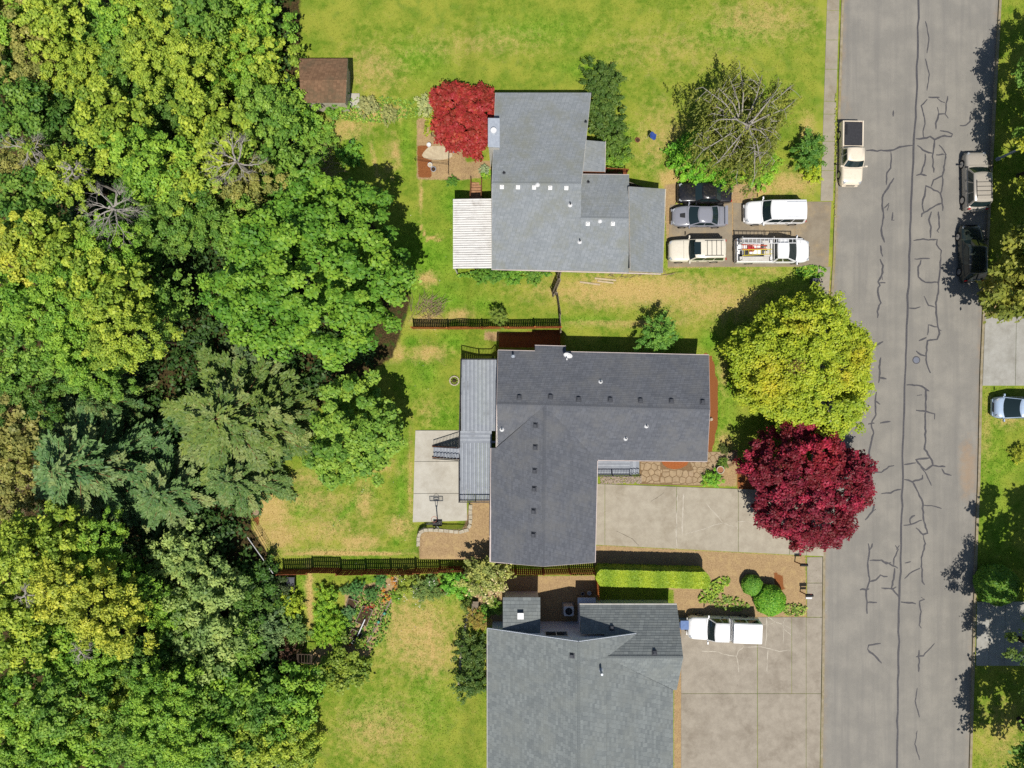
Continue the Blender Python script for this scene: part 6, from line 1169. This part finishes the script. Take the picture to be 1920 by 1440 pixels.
# understorey that closes the floor between the crowns
r_ = np.random.default_rng(8); ux = r_.uniform(-44, -12, 9000); uy = r_.uniform(-34, 34, 9000); ok = (sd_poly(ux, uy, FOREST) < -.5) & ~((np.hypot((ux-W(300, 1200).x)/2.6, (uy-W(300, 1200).y)/3.2)) < 1); ux, uy = ux[ok][:4200], uy[ok][:4200]
cz = terr(ux, uy)+r_.uniform(.2, 1.3, len(ux)); ci = np.repeat(np.arange(len(ux)), 18); d = unit(r_.normal(size=(len(ci), 3))); p = np.stack([ux, uy, cz], 1)[ci]+d*r_.uniform(.2, .75, (len(ci), 1))
um = leaves_mesh('undergrowth', p, d*.5+np.array([0, 0, .8])+r_.normal(size=p.shape)*.4, r_.uniform(.14, .3, len(ci)), .5*r_.random(len(ux))[ci]+.5*r_.random(len(ci)), M['leaf'], r_)
uo = tag(link('undergrowth', um), 'tangled dark green undergrowth covering the wood floor', 'undergrowth', kind='stuff'); uo.color = C(62, 92, 38)

# ---- the broad bright maple and the small tree by the lawn
mm = crown('crown', np.random.default_rng(5), 7.0, 5.0, 250, .78, 140, .25, M['leaf'], lob=.13, fill=.22, aspect=1.35, jag=.35)
for i, (px, py, r__, z, lab) in enumerate(((598, 516, 166, 6.4, 'broad bright green maple at the edge of the back lawn'),)):
    tree('maple_tree', lab, px, py, r__, z, C(112, 154, 48), cm=(7.0, mm, 5.0), nl=10, ys=.88)
ms = crown('crown', np.random.default_rng(15), 3.9, 3.1, 120, .62, 110, .25, M['leaf'], lob=.2, fill=.25, aspect=1.35, jag=.3)
tree('maple_tree', 'smaller green tree standing on the lawn below the maple', 666, 812, 80, 3.4, C(124, 160, 58), cm=(3.9, ms, 3.1), nl=8)
tree('maple_tree', 'outer crown on the wood side of the broad maple', 455, 545, 58, 5.4, C(118, 162, 54), group=None)
# ---- golden dome tree and red plum
def alt_gold(p, ct, rng):
    a = np.zeros(len(p))
    for x, y, s_ in ((4.0, .8, 1.3), (-3.6, -2.2, 1.6), (2.2, -1.2, 1.0), (-1.4, 3.6, 1.0), (-3.9, -.4, 1.2)): a = np.maximum(a, np.exp(-((p[:, 0]-x)**2+(p[:, 1]-y)**2)/s_**2))
    return a*.6*(.4+.6*rng.random(len(p)))
yg = crown('crown', np.random.default_rng(21), 5.85, 3.6, 760, .5, 88, .155, M['leafy'], lob=.13, fill=.1, low=-.45, altf=alt_gold, upw=1.0, jag=.4)
tree('golden_tree', 'dense golden green dome tree overhanging the street', 1504, 685, 123, 3.0, C(164, 182, 48), cm=(5.85, yg, 3.6), nl=10, ys=.92, bark='bark')
def alt_plum(p, ct, rng): return np.clip((ct-.72)*3, 0, 1)*.8+np.exp(-((p[:, 0]-.5)**2+(p[:, 1]-3.2)**2)/1.6**2)*.6
pl = crown('crown', np.random.default_rng(23), 5.05, 3.3, 520, .46, 90, .15, M['leafr'], lob=.13, fill=.2, low=-.45, altf=alt_plum, upw=.9, jag=.3)
tree('plum_tree', 'dark red plum tree between the driveway and street', 1513, 910, 109, 2.9, C(124, 34, 48), cm=(5.05, pl, 3.3), nl=10, ys=.93)
# ---- scarlet maple by the north house
def alt_m(p, ct, rng): return np.clip((ct-.6)*2.2, 0, 1)*.7*rng.random(len(p))*1.4
jm = crown('crown', np.random.default_rng(27), 2.9, 1.7, 330, .36, 60, .17, M['leafm'], lob=.16, fill=.12, altf=alt_m, upw=1.0, jag=.35)
tree('maple_tree', 'scarlet maple beside the grey chimney', 878, 222, 60, 1.5, C(176, 58, 52), cm=(2.9, jm, 1.7), nl=8)
# ---- conifers
def conifer(seed, hgt, rad, m=None):
    rng = np.random.default_rng(seed); P = []; Nn = []; T = []; Sz = []; Ti = []; br = MB(); br.tube([(0, 0, -.3), (0, 0, hgt*.5), (0, 0, hgt)], [.26, .16, .02], 8); nb = int(hgt*6); A = []
    for i in range(nb):
        f = (i+.5)/nb; z = hgt*(.08+.92*f); a = i*2.39996+rng.uniform(-.3, .3); Lb = rad*(1-f)**.75*rng.uniform(.72, 1.12)+.25; rise = .25-.55*(1-f)+rng.uniform(-.1, .1); dr = np.array([math.cos(a), math.sin(a), 0]); sdv = np.array([-math.sin(a), math.cos(a), 0]); bt = rng.random(); ba = float(rng.random() < .25)*rng.uniform(.2, .7)
        br.tube([(0, 0, z), tuple(dr*Lb*.5+np.array([0, 0, z+rise*Lb*.35])), tuple(dr*Lb+np.array([0, 0, z+rise*Lb*.6-.12*Lb]))], [.05*(1-f)+.015, .03*(1-f)+.01, .006], 5)
        nt_ = max(5, int(Lb/.115))
        for j in range(nt_):
            g = .14+.86*(j+.5)/nt_; c = dr*Lb*g+np.array([0, 0, z+rise*Lb*.62*g-.12*Lb*g*g]); lt_ = (.2+.42*Lb*.5*(1-g)**.6*(.4+g))*rng.uniform(.75, 1.2)
            for sg in (-1, 1):
                td = dr*.75+sdv*sg*.8; td /= np.linalg.norm(td); k = max(3, int(lt_/.075)); u = (np.arange(k)+.5)/k
                q = c+td*(u*lt_)[:, None]+np.array([0, 0, -1])*(u*u*lt_*.22)[:, None]+rng.normal(size=(k, 3))*.03
                P.append(q); T.append(np.repeat((td*.8+dr*.4)[None], k, 0)); Nn.append(np.repeat(np.array([[0, 0, 1.0]]), k, 0)+rng.normal(size=(k, 3))*.6); Sz.append(np.full(k, .115)*rng.uniform(.8, 1.25, k)); Ti.append(.5*bt+.5*rng.random(k)); A.append(np.full(k, ba)*(.3+.7*g))
    me = leaves_mesh('crown', np.concatenate(P), np.concatenate(Nn), np.concatenate(Sz), np.concatenate(Ti), M['needle'], rng, 2.3, np.concatenate(A), np.concatenate(T), .1)
    tm = br.mesh('trunk'); tm.materials.append(M['bark_red']); return me, tm
CF = [conifer(3, 13.0, 4.6), conifer(4, 11.0, 4.2)]; print('conifer faces', [len(c[0].polygons) for c in CF])
def fir(label, px, py, ztip, colr, i, k=1.0, rz=0.0):
    c = W(px, py, ztip); g = tz(c.x, c.y); hgt = 13.0 if i == 0 else 11.0; s_ = (ztip-g)/hgt
    t = thing('conifer_tree', label, 'tree', (c.x, c.y, g), 'conifers at the edge of the wood'); o = link('crown', CF[i][0], t); o.color = colr; o.scale = (k, k, s_); o.rotation_euler = (0, 0, rz); q = link('trunk', CF[i][1], t); q.scale = (k, k, s_); q.rotation_euler = (0, 0, rz)
fir('tallest blue green conifer with star shaped top by the ravine', 92, 884, 6.5, C(96, 130, 72), 0, 1.7, .4)
fir('olive green conifer with pale trunk streak above the lawn corner', 400, 786, 6.8, C(104, 128, 54), 0, 1.5, 2.0)
fir('blue green conifer between the star topped one and the lawn', 285, 930, 3.2, C(98, 130, 68), 1, 1.2, 1.0)
fir('dark conifer in the hollow under the broad maple', 455, 670, 3.0, C(92, 116, 66), 1, .75, 3.0)
fir('grey green conifer spire left of the olive conifer', 150, 755, 4.5, C(98, 130, 66), 1, .7, 4.0)
fir('low olive conifer behind the small lawn tree', 485, 775, 4.8, C(102, 126, 52), 1, 1.0, 5.0)
fir('blue green conifer overhanging the far lawn corner', 420, 905, 4.8, C(98, 128, 62), 1, .95, .2)
# ---- bare and dead trees
def dead(name, label, px, py, z, L_, seed, bark='bark_pale', dirx=None, n=6, depth=4, cat='tree', spread=.8):
    r = random.Random(seed); c = W(px, py, z); g = tz(c.x, c.y); t = thing(name, label, cat, (c.x, c.y, g)); mb = MB()
    def grow(p, d, l_, rad, k):
        q = p+d*l_*.5+Vector((r.uniform(-1, 1), r.uniform(-1, 1), r.uniform(-.5, .5)))*l_*.09; e = p+d*l_; mb.tube([p, q, e], [rad, rad*.8, rad*.55], 5 if k > 1 else 4)
        if k == 0: return
        for i in range(3 if k > 1 else 2):
            nd = (d+Vector((r.uniform(-1, 1), r.uniform(-1, 1), r.uniform(-.6, .5)))*spread).normalized(); grow(e.lerp(p, r.uniform(0, .5)), nd, l_*r.uniform(.55, .8), rad*.5, k-1)
    MB().tube([(c.x, c.y, g-.2), (c.x, c.y, z*.5+g*.5), c], [.16, .13, .09], 7).build('trunk', M[bark], t)
    for i in range(n): a = i*6.283/n+r.uniform(-.3, .3); grow(Vector(c)-Vector((0, 0, r.uniform(0, .8))), Vector((math.cos(a), math.sin(a), r.uniform(-.05, .45))).normalized(), L_*r.uniform(.7, 1.1), .07, depth)
    mb.build('branches', M[bark], t)['kind'] = 'stuff'
dead('dead_tree', 'leafless grey dead tree standing among green crowns', 205, 388, 8.0, 1.35, 3, n=9); dead('dead_tree', 'small leafless tree near the upper wood corner', 45, 275, 6.0, .9, 5, n=6); dead('dead_tree', 'bare twiggy tree above the grey dead tree', 130, 315, 6.6, .6, 6, n=6); dead('dead_tree', 'pale bare branches rising beside the dry brush', 440, 300, 6.4, 1.1, 8, n=7); dead('dead_tree', 'small bare snag in the lower wood', 45, 1118, 6.2, .6, 9, n=5); dead('dead_tree', 'tangled bare grey shrub at the lower wood rim', 150, 1222, 5.6, .55, 10, n=8)
# ---- weeping birch
def birch():
    rng = np.random.default_rng(41); bt = thing('birch_tree', 'weeping birch with white limbs on the north front lawn', 'tree', G(1352, 258)); base = OFF[bt.name]; c = W(1405, 235, 6.2); mb = MB(); r = random.Random(4)
    MB().tube([base-Vector((0, 0, .2)), base.lerp(c, .5), c+Vector((0, 0, .6))], [.2, .15, .07], 9).build('trunk', M['bark_pale'], bt); P = []; 
    for i in range(26):
        a = i*2.4; l_ = r.uniform(2.0, 4.8); s_ = base.lerp(c, r.uniform(.55, 1.0)); e = s_+Vector((math.cos(a)*l_, math.sin(a)*l_, r.uniform(.2, 1.0))); q = s_.lerp(e, .5)+Vector((0, 0, .7)); mb.tube([s_, q, e], [.07, .045, .018], 6)
        for j in range(9):
            f = q.lerp(e, r.random()) if j < 7 else s_.lerp(q, r.random()); g = f+Vector((r.uniform(-1, 1), r.uniform(-1, 1), r.uniform(-.2, .3)))*1.0; mb.tube([f, f.lerp(g, .5)+Vector((0, 0, .12)), g], [.022, .016, .007], 4); P += [(g, f)]
    mb.build('limbs', M['bark_pale'], bt)['kind'] = 'stuff'
    Q = []; T = []; Ti = []
    for g, f in P:
        for s_ in range(7):
            st = f.lerp(g, r.uniform(.2, 1.1))+Vector((r.gauss(0, .28), r.gauss(0, .28), 0)); n = r.randrange(14, 30); ln = r.uniform(1.0, 3.2); u = np.arange(n)/n; dx, dy = r.gauss(0, .12), r.gauss(0, .12)
            Q.append(np.stack([st.x+dx*u*ln, st.y+dy*u*ln, np.maximum(st.z-u*ln, .2)], 1)+rng.normal(size=(n, 3))*.05); T.append(np.repeat(np.array([[dx, dy, -1.0]]), n, 0)); Ti.append(.6*r.random()+.4*rng.random(n))
    Q = np.concatenate(Q)-np.array(base); n = len(Q); print('birch leaves', n)
    me = leaves_mesh('crown', Q, rng.normal(size=(n, 3))+np.array([0, -.3, .9]), rng.uniform(.06, .11, n), np.concatenate(Ti), M['leaf'], rng, 2.0, None, np.concatenate(T)); o = link('crown', me, bt); o.color = C(130, 138, 58)
birch()
# ---- trees across the street
tree('street_tree', 'olive green tree leaning over the dark green car', 1955, 510, 84, 4.6, C(140, 146, 58), nl=8, group='trees across the street'); tree('street_tree', 'small lower olive crown beside the opposite driveway', 1885, 545, 42, 3.0, C(146, 146, 62), group='trees across the street'); tree('street_tree', 'yellow green tree at the edge behind the street lamp', 2008, 288, 84, 5.5, C(166, 176, 56), group='trees across the street'); tree('street_tree', 'green tree at the top of the opposite kerb', 2020, 140, 96, 5.0, G3, group='trees across the street'); tree('street_tree', 'dark tree shading the beige suv across the street', 2002, 400, 78, 4.8, D1, group='trees across the street')
tree('street_tree', 'tree shading the opposite driveway below the round bush', 2040, 1262, 108, 7.0, C(96, 120, 50), group='trees across the street'); tree('street_tree', 'tree at the lower end of the opposite side', 2020, 1420, 100, 6, G3, group='trees across the street'); tree('street_tree', 'tree casting shade on the opposite lawn', 2080, 1120, 92, 7, G3, group='trees across the street')

# ---- shrubs, hedge and garden plants
BALL = {}
for k_, nleaf in ((0, 9000),):
    g_ = np.random.default_rng(71); d_ = unit(g_.normal(size=(nleaf, 3))); d_[:, 2] = np.where(d_[:, 2] < -.5, -d_[:, 2], d_[:, 2]); bump_ = 1+.035*np.sin(d_[:, 0]*7+1)*np.sin(d_[:, 1]*6)+.03*np.sin(d_[:, 2]*9+d_[:, 0]*5)
    BALL = leaves_mesh('foliage', d_*(bump_*g_.uniform(.93, 1.03, nleaf))[:, None]*np.array([1, 1, .85]), d_+np.array([0, 0, .3])+g_.normal(size=d_.shape)*.4, g_.uniform(.06, .11, nleaf), g_.random(nleaf), M['leafd'], g_)
def shrub(label, px, py, rpx, colr, z=None, v=None, name='shrub', cat='shrub', dense=False, flat=1.0, group=None):
    rad = rpx*S; z = rad*.55 if z is None else z; p = G(px, py); zc = p.z+z
    if dense: return tree(name, label, px, py, rpx, zc, colr, cat=cat, part='foliage', nl=4, cm=(1.0, BALL, .85))
    return tree(name, label, px, py, rpx, zc, colr, v='d' if dense else v, cat=cat, part='foliage', nl=4, flat=flat, group=group)
shrub('round clipped bush nearest the two letterboxes', 1443, 1125, 28, C(108, 164, 44), .75, dense=True, name='round_bush', cat='bush'); shrub('smaller round bush shaded by its larger neighbour', 1410, 1097, 19, C(104, 156, 50), .5, dense=True, name='round_bush', cat='bush'); shrub('round green bush on the opposite lawn edge', 1867, 1096, 37, C(96, 138, 40), .9, dense=True, name='round_bush', cat='bush')
shrub('small yellow green shrub at the edge of the opposite lawn', 1912, 850, 15, C(176, 184, 60)); shrub('cream and green variegated shrub over the long fence', 911, 1080, 36, C(162, 170, 90), 1.7); shrub('small tree with dark top against the charcoal roofed house', 1234, 628, 30, C(112, 158, 62), 1.9); shrub('leafy sapling growing through the orange fence', 935, 594, 14, C(128, 150, 60), 1.2)
for i, (px, py, r__, col_, lab) in enumerate(((1130, 195, 30, C(88, 116, 48), 'upper part of the dark shrub row beside the pale grey roof'), (1136, 235, 32, C(84, 112, 46), 'middle dark shrub beside the pale grey roof'), (1150, 275, 28, C(98, 130, 50), 'lower shrub by the entry of the pale grey roof'), (1156, 300, 20, C(124, 164, 54), 'light green shrub in front of the dark shrub row'), (1128, 150, 30, C(84, 112, 46), 'topmost dark shrub beside the pale grey roof'))): shrub(lab, px, py, r__, col_, group='shrubs beside the north house')
for px, py, r__, col_, lab in ((1300, 290, 38, C(126, 184, 52), 'large leaved bright bramble at the birch foot'), (1325, 322, 32, C(124, 184, 50), 'bright bramble spilling over the black sedan'), (1272, 298, 20, C(118, 172, 52), 'outer bright bramble beside the tan verge'), (1355, 335, 22, C(128, 180, 52), 'bright bramble right of the black sedan roof'), (1425, 325, 24, C(136, 184, 54), 'low bright bramble under the birch'), (1440, 300, 18, C(140, 180, 56), 'small bright bramble below the birch limbs')): shrub(lab, px, py, r__, col_, group='brambles round the birch')
shrub('fern like dark green shrub beside the footpath', 1516, 284, 27, C(92, 136, 50), 1.0); shrub('yellow green low shrub below the fern like one', 1522, 322, 16, C(170, 190, 52), .4)
GDN = [(612, 1118, 21, C(140, 178, 50), 'lime shrub at the top of the vegetable garden row'), (606, 1146, 20, C(134, 178, 50), 'lime shrub second in the vegetable garden row'), (628, 1168, 26, C(138, 180, 48), 'largest lime shrub in the vegetable garden row'), (604, 1188, 21, C(140, 182, 48), 'lime shrub near the arbour end of the row'), (628, 1196, 17, C(146, 182, 50), 'small lime shrub last in the garden row'), (668, 1104, 15, C(96, 150, 76), 'blue green plant by the short raised bed'), (697, 1112, 13, C(92, 138, 66), 'upright green plant right of the blue green one'), (654, 1150, 13, C(104, 148, 86), 'grey green plant between lime shrubs and raised beds'), (648, 1165, 12, C(110, 150, 84), 'lower grey green plant beside the raised beds'), (714, 1088, 12, C(92, 148, 74), 'leafy plant against the long fence'), (648, 1105, 10, C(104, 144, 70), 'small green plant beside the top lime shrub'),
       (645, 1246, 46, C(128, 150, 52), 'broad mixed green shrub at the lower garden edge'), (788, 1106, 18, C(122, 146, 74), 'flowering shrub in the fence border'), (806, 1094, 14, C(112, 148, 78), 'grey green shrub in the fence border'), (818, 1110, 13, C(118, 144, 70), 'small shrub beside the mulch patch'), (762, 1092, 18, C(148, 166, 62), 'pale green border shrub by the orange flowers'), (858, 1092, 24, C(118, 178, 56), 'bright green clump beside the variegated shrub'), (840, 1086, 14, C(120, 172, 60), 'small bright clump left of the larger one'), (742, 1118, 10, C(130, 170, 56), 'low clump by the timber edging top'),
       (540, 1132, 23, C(164, 186, 52), 'yellow green shrub by the wheelbarrow'), (552, 1180, 24, C(112, 146, 70), 'shaded shrub at the garden path'), (545, 1235, 26, C(96, 70, 50), 'dark reddish shrub beside the arbour'), (895, 1160, 18, C(160, 146, 66), 'russet and yellow shrub in the lawn border'), (905, 1150, 12, C(112, 160, 50), 'small green shrub beside the bench'), (887, 1222, 30, C(84, 110, 46), 'dark rounded shrub against the green grey roof eave'), (884, 1275, 30, C(84, 112, 46), 'second dark shrub along the green grey eave'), (930, 1138, 13, C(128, 164, 58), 'small clipped ball beside the lean to'), (916, 1142, 9, C(100, 134, 52), 'tiny shrub next to the clipped ball'), (880, 1135, 13, C(118, 140, 60), 'grassy plant by the grey garden chair'), (498, 1180, 36, C(112, 140, 84), 'grey leaved shrub above the arbour'), (520, 1100, 20, C(74, 92, 50), 'dark shrub at the fence corner post'), (905, 515, 15, C(104, 150, 50), 'low green shrub below the white patio cover'), (960, 517, 15, C(112, 160, 52), 'low green shrub along the cream wall'), (1000, 518, 14, C(110, 152, 56), 'ivy clump at the leaning grey fence'), (925, 516, 13, C(100, 146, 52), 'second low green shrub by the patio cover corner'), (848, 340, 9, C(92, 140, 48), 'weedy green tuft on the lawn near the patio cover'), (655, 290, 20, C(116, 166, 56), 'low weeds beside the dark grey tub'), (610, 250, 20, C(128, 166, 60), 'low green shrub by the shed path'), (690, 200, 16, C(170, 172, 110), 'pale flowering weeds right of the shed'), (730, 215, 14, C(168, 172, 104), 'pale weed clump on the upper lawn'), (800, 200, 18, C(176, 184, 120), 'silvery weeds beside the scarlet maple'), (812, 232, 16, C(170, 182, 56), 'yellow green clump left of the scarlet maple'), (908, 318, 8, C(160, 176, 130), 'pale potted plant by the brown steps'), (1356, 868, 9, C(110, 140, 50), 'small plant behind the round tan pot'), (1336, 898, 15, C(126, 180, 56), 'low green patch at the flagstone path end'), (1358, 842, 9, C(96, 110, 50), 'dark trailing plant above the tan pot'), (905, 1060, 10, C(110, 134, 60), 'shaded twig clump under the roof corner'), (625, 190, 26, C(120, 164, 56), 'bramble in front of the brown roofed shed'), (570, 235, 34, C(118, 164, 60), 'bramble mound between shed and wood'), (590, 280, 30, C(128, 166, 60), 'bramble mound above the dry brush'), (560, 345, 34, C(128, 158, 66), 'olive bramble mound below the dry brush'), (500, 380, 36, C(124, 162, 60), 'bramble mound between wood and broad maple')]
for px, py, r__, col_, lab in GDN: shrub(lab, px, py, r__*(.84 if 560 < px < 720 and py > 1080 else .95), col_, flat=.9)
shrub('small scarlet shrub at the far lawn corner', 456, 932, 8, C(190, 30, 40))
# orange and white flowers of the border
def flowers(label, pts, colr, n, sz, seed, z=.35, sp=5):
    r_ = np.random.default_rng(seed); P = []
    for k in range(n):
        a, b = pts[r_.integers(len(pts)-1)] if False else (pts[int(k*len(pts)/n)], None); q = G(a[0]+r_.normal()*sp, a[1]+r_.normal()*sp, z*r_.uniform(.6, 1.2)); P.append(q[:])
    P = np.array(P); me = leaves_mesh('flowers', P, r_.normal(size=P.shape)*.4+np.array([0, 0, 1]), r_.uniform(.8, 1.2, n)*sz, r_.random(n), M['flower'], r_, 1.1); o = tag(link('blossom', me), label, 'flowers', kind='stuff'); o.color = colr
flowers('orange flowers in a line from fence to timber edging', [(737, 1082), (740, 1090), (744, 1098), (722, 1105), (726, 1114), (730, 1121), (720, 1125)], C(214, 150, 50, 1.6), 170, .1, 1, .4, 2.2); flowers('white blossoms scattered on the fence border shrubs', [(745, 1082), (757, 1080), (760, 1117), (777, 1100), (791, 1125), (782, 1106), (812, 1086)], C(226, 220, 212, 1.6), 60, .1, 2, .8, 5); flowers('red flowers beside the raised bed', [(694, 1135), (703, 1133), (690, 1138)], C(190, 80, 56, 1.6), 30, .1, 3, .5, 2.5); flowers('cream blossoms on the variegated shrub', [(930, 1070), (935, 1085), (915, 1098), (890, 1090), (920, 1062)], C(222, 206, 152, 1.4), 200, .13, 4, 2.35, 8)
flowers('white fallen petals scattered on the street and kerb', [(1780, 620), (1790, 622), (1808, 618), (1825, 628), (1794, 594), (1810, 668), (1800, 674), (1775, 580), (1590, 1140), (1548, 1138), (1785, 1028), (1794, 1032)], C(232, 228, 220, 1.2), 40, .09, 5, .12, 4)
# ground cover drifts on the front yard of the south house
def drift(label, px, py, rx, ry, n, colr, seed, rot=0.0, sz=.13, z=.2):
    r_ = np.random.default_rng(seed); a = r_.uniform(0, 6.28, n); q = np.sqrt(r_.random(n)); u = np.cos(a)*q*rx; v = np.sin(a)*q*ry; c_, s_ = math.cos(R(rot)), math.sin(R(rot)); x = (px+u*c_-v*s_-960)*S; y = (720-(py+u*s_+v*c_))*S; k = np.round(x*6+np.sin(y*5))*7+np.round(y*6+np.sin(x*5))*13; keep = (np.sin(k*12.9898)*43758.5) % 1 < .55; x, y = x[keep], y[keep]
    P = np.stack([x, y, terr(x, y)+r_.random(len(x))*z], 1); me = leaves_mesh('ground_cover', P, r_.normal(size=P.shape)*.5+np.array([0, 0, 1]), r_.uniform(.7, 1.3, len(x))*sz, r_.random(len(x)), M['leaf'], r_); o = tag(link('ground_cover', me), label, 'ground cover', kind='stuff'); o.color = colr
drift('green ground cover sprawling beyond the hedge end', 1338, 1105, 36, 13, 2600, C(150, 180, 66), 1, -38); drift('sparse green ground cover before the canopy pickup', 1365, 1130, 40, 14, 700, C(140, 166, 70), 2, 10); drift('sparse ground cover by the larger round bush', 1490, 1143, 24, 12, 420, C(140, 166, 70), 3); drift('weeds along the foot of the cream wall', 945, 515, 90, 7, 2200, C(112, 156, 52), 4, 0, .14, .35); drift('low ivy beside the brown steps', 912, 326, 10, 10, 500, C(130, 170, 50), 5); drift('weedy grass between black and silver sedans', 1305, 381, 40, 5, 700, C(150, 170, 60), 6); drift('green weeds at the far end of the gravel drive', 1520, 510, 30, 12, 900, C(118, 164, 52), 7, 0, .12, .2)
drift('green weeds along the kerb strip by the footpath', 1567, 330, 3, 170, 900, C(150, 160, 66), 9, 0, .1, .12)
drift('weeds scattered in the vegetable garden', 690, 1165, 40, 60, 2600, C(120, 160, 58), 10, 15, .12, .25); drift('clover growing along the upper lawn', 700, 200, 90, 25, 3000, C(136, 170, 66), 11, 0, .12, .25); drift('ferny weeds on the wood grass gap', 300, 1200, 40, 70, 2200, C(92, 160, 44), 12, 0, .16, .2)
# hedge
hg = thing('hedge', 'long clipped lime green hedge beside the dirt strip', 'hedge', W(1220, 1083)); rng = np.random.default_rng(61); zt = 2.1; x0, x1 = W(1119, 0, zt).x, W(1331, 0, zt).x; n = 36000
u = rng.random(n); x = x0+(x1-x0)*u; yc = W(0, 1083.5, zt).y+(W(0, 1089, zt).y-W(0, 1083.5, zt).y)*u; hw_ = .66*np.minimum(1, np.sqrt(np.clip(np.minimum(u, 1-u)*2*14, 0.05, 1))); th = rng.uniform(0, np.pi, n); sq = lambda c: np.sign(c)*np.abs(c)**.45
y = yc+hw_*sq(np.cos(th))*rng.uniform(.93, 1.03, n); z = sq(np.sin(th))*zt*rng.uniform(.95, 1.02, n); tp_ = rng.random(n) < .5; y[tp_] = (yc+hw_*rng.uniform(-.97, .97, n))[tp_]; z[tp_] = (zt*(.985+.012*np.sin(x*2.3)+.02*rng.random(n)))[tp_]; th[tp_] = np.pi/2; low_ = (rng.random(n) < .3) & ~tp_; z[low_] *= rng.random(low_.sum())
nr = np.stack([rng.normal(size=n)*.3, np.cos(th)*.8, np.sin(th)+.2], 1)+rng.normal(size=(n, 3))*.35; P = np.stack([x, y, z], 1)-np.array(OFF[hg.name]); me = leaves_mesh('foliage', P, nr, rng.uniform(.08, .15, n), .5*rng.random(n)+.25+.25*np.sin(x*3), M['leafd'], rng); o = link('foliage', me, hg); o.color = C(150, 174, 46)
mb = MB()
for k in range(18): q = Vector((x0+.3+(x1-x0-.6)*k/17, float(yc.mean()), 0)); mb.tube([q, q+Vector((rs.uniform(-.1, .1), 0, .9)), q+Vector((rs.uniform(-.3, .3), rs.uniform(-.2, .2), 1.45))], [.04, .03, .01], 5)
mb.build('stem', M['bark'], hg)

# bare twigs showing through the tops of the golden tree and the plum
for nm_, px, py, z_, L_ in (('golden_tree', 1494, 690, 6.3, .5), ('plum_tree', 1545, 985, 5.2, .4)):
    t = bpy.data.objects[nm_]; r = random.Random(4); c = W(px, py, z_); mb = MB()
    for k in range(26): a = r.uniform(0, 6.28); s_ = c+Vector((r.gauss(0, .3), r.gauss(0, .2), -.3)); e = s_+Vector((math.cos(a)*L_, math.sin(a)*L_, r.uniform(.2, .5))); mb.tube([s_, s_.lerp(e, .5)+Vector((0, 0, .06)), e], [.025, .016, .006], 4)
    mb.build('bare_twigs', M['bark_red'] if nm_ == 'golden_tree' else M['bark_pale'], t)['kind'] = 'stuff'
flowers('small white daisies and litter dotted over the back lawn', [(560, 900), (620, 980), (700, 920), (740, 1000), (660, 1030), (800, 700), (820, 660), (790, 440), (820, 500), (700, 300), (760, 1180), (820, 1240), (1200, 560), (1300, 540), (1240, 280)], C(226, 216, 190, 1.6), 60, .07, 15, .05, 26)
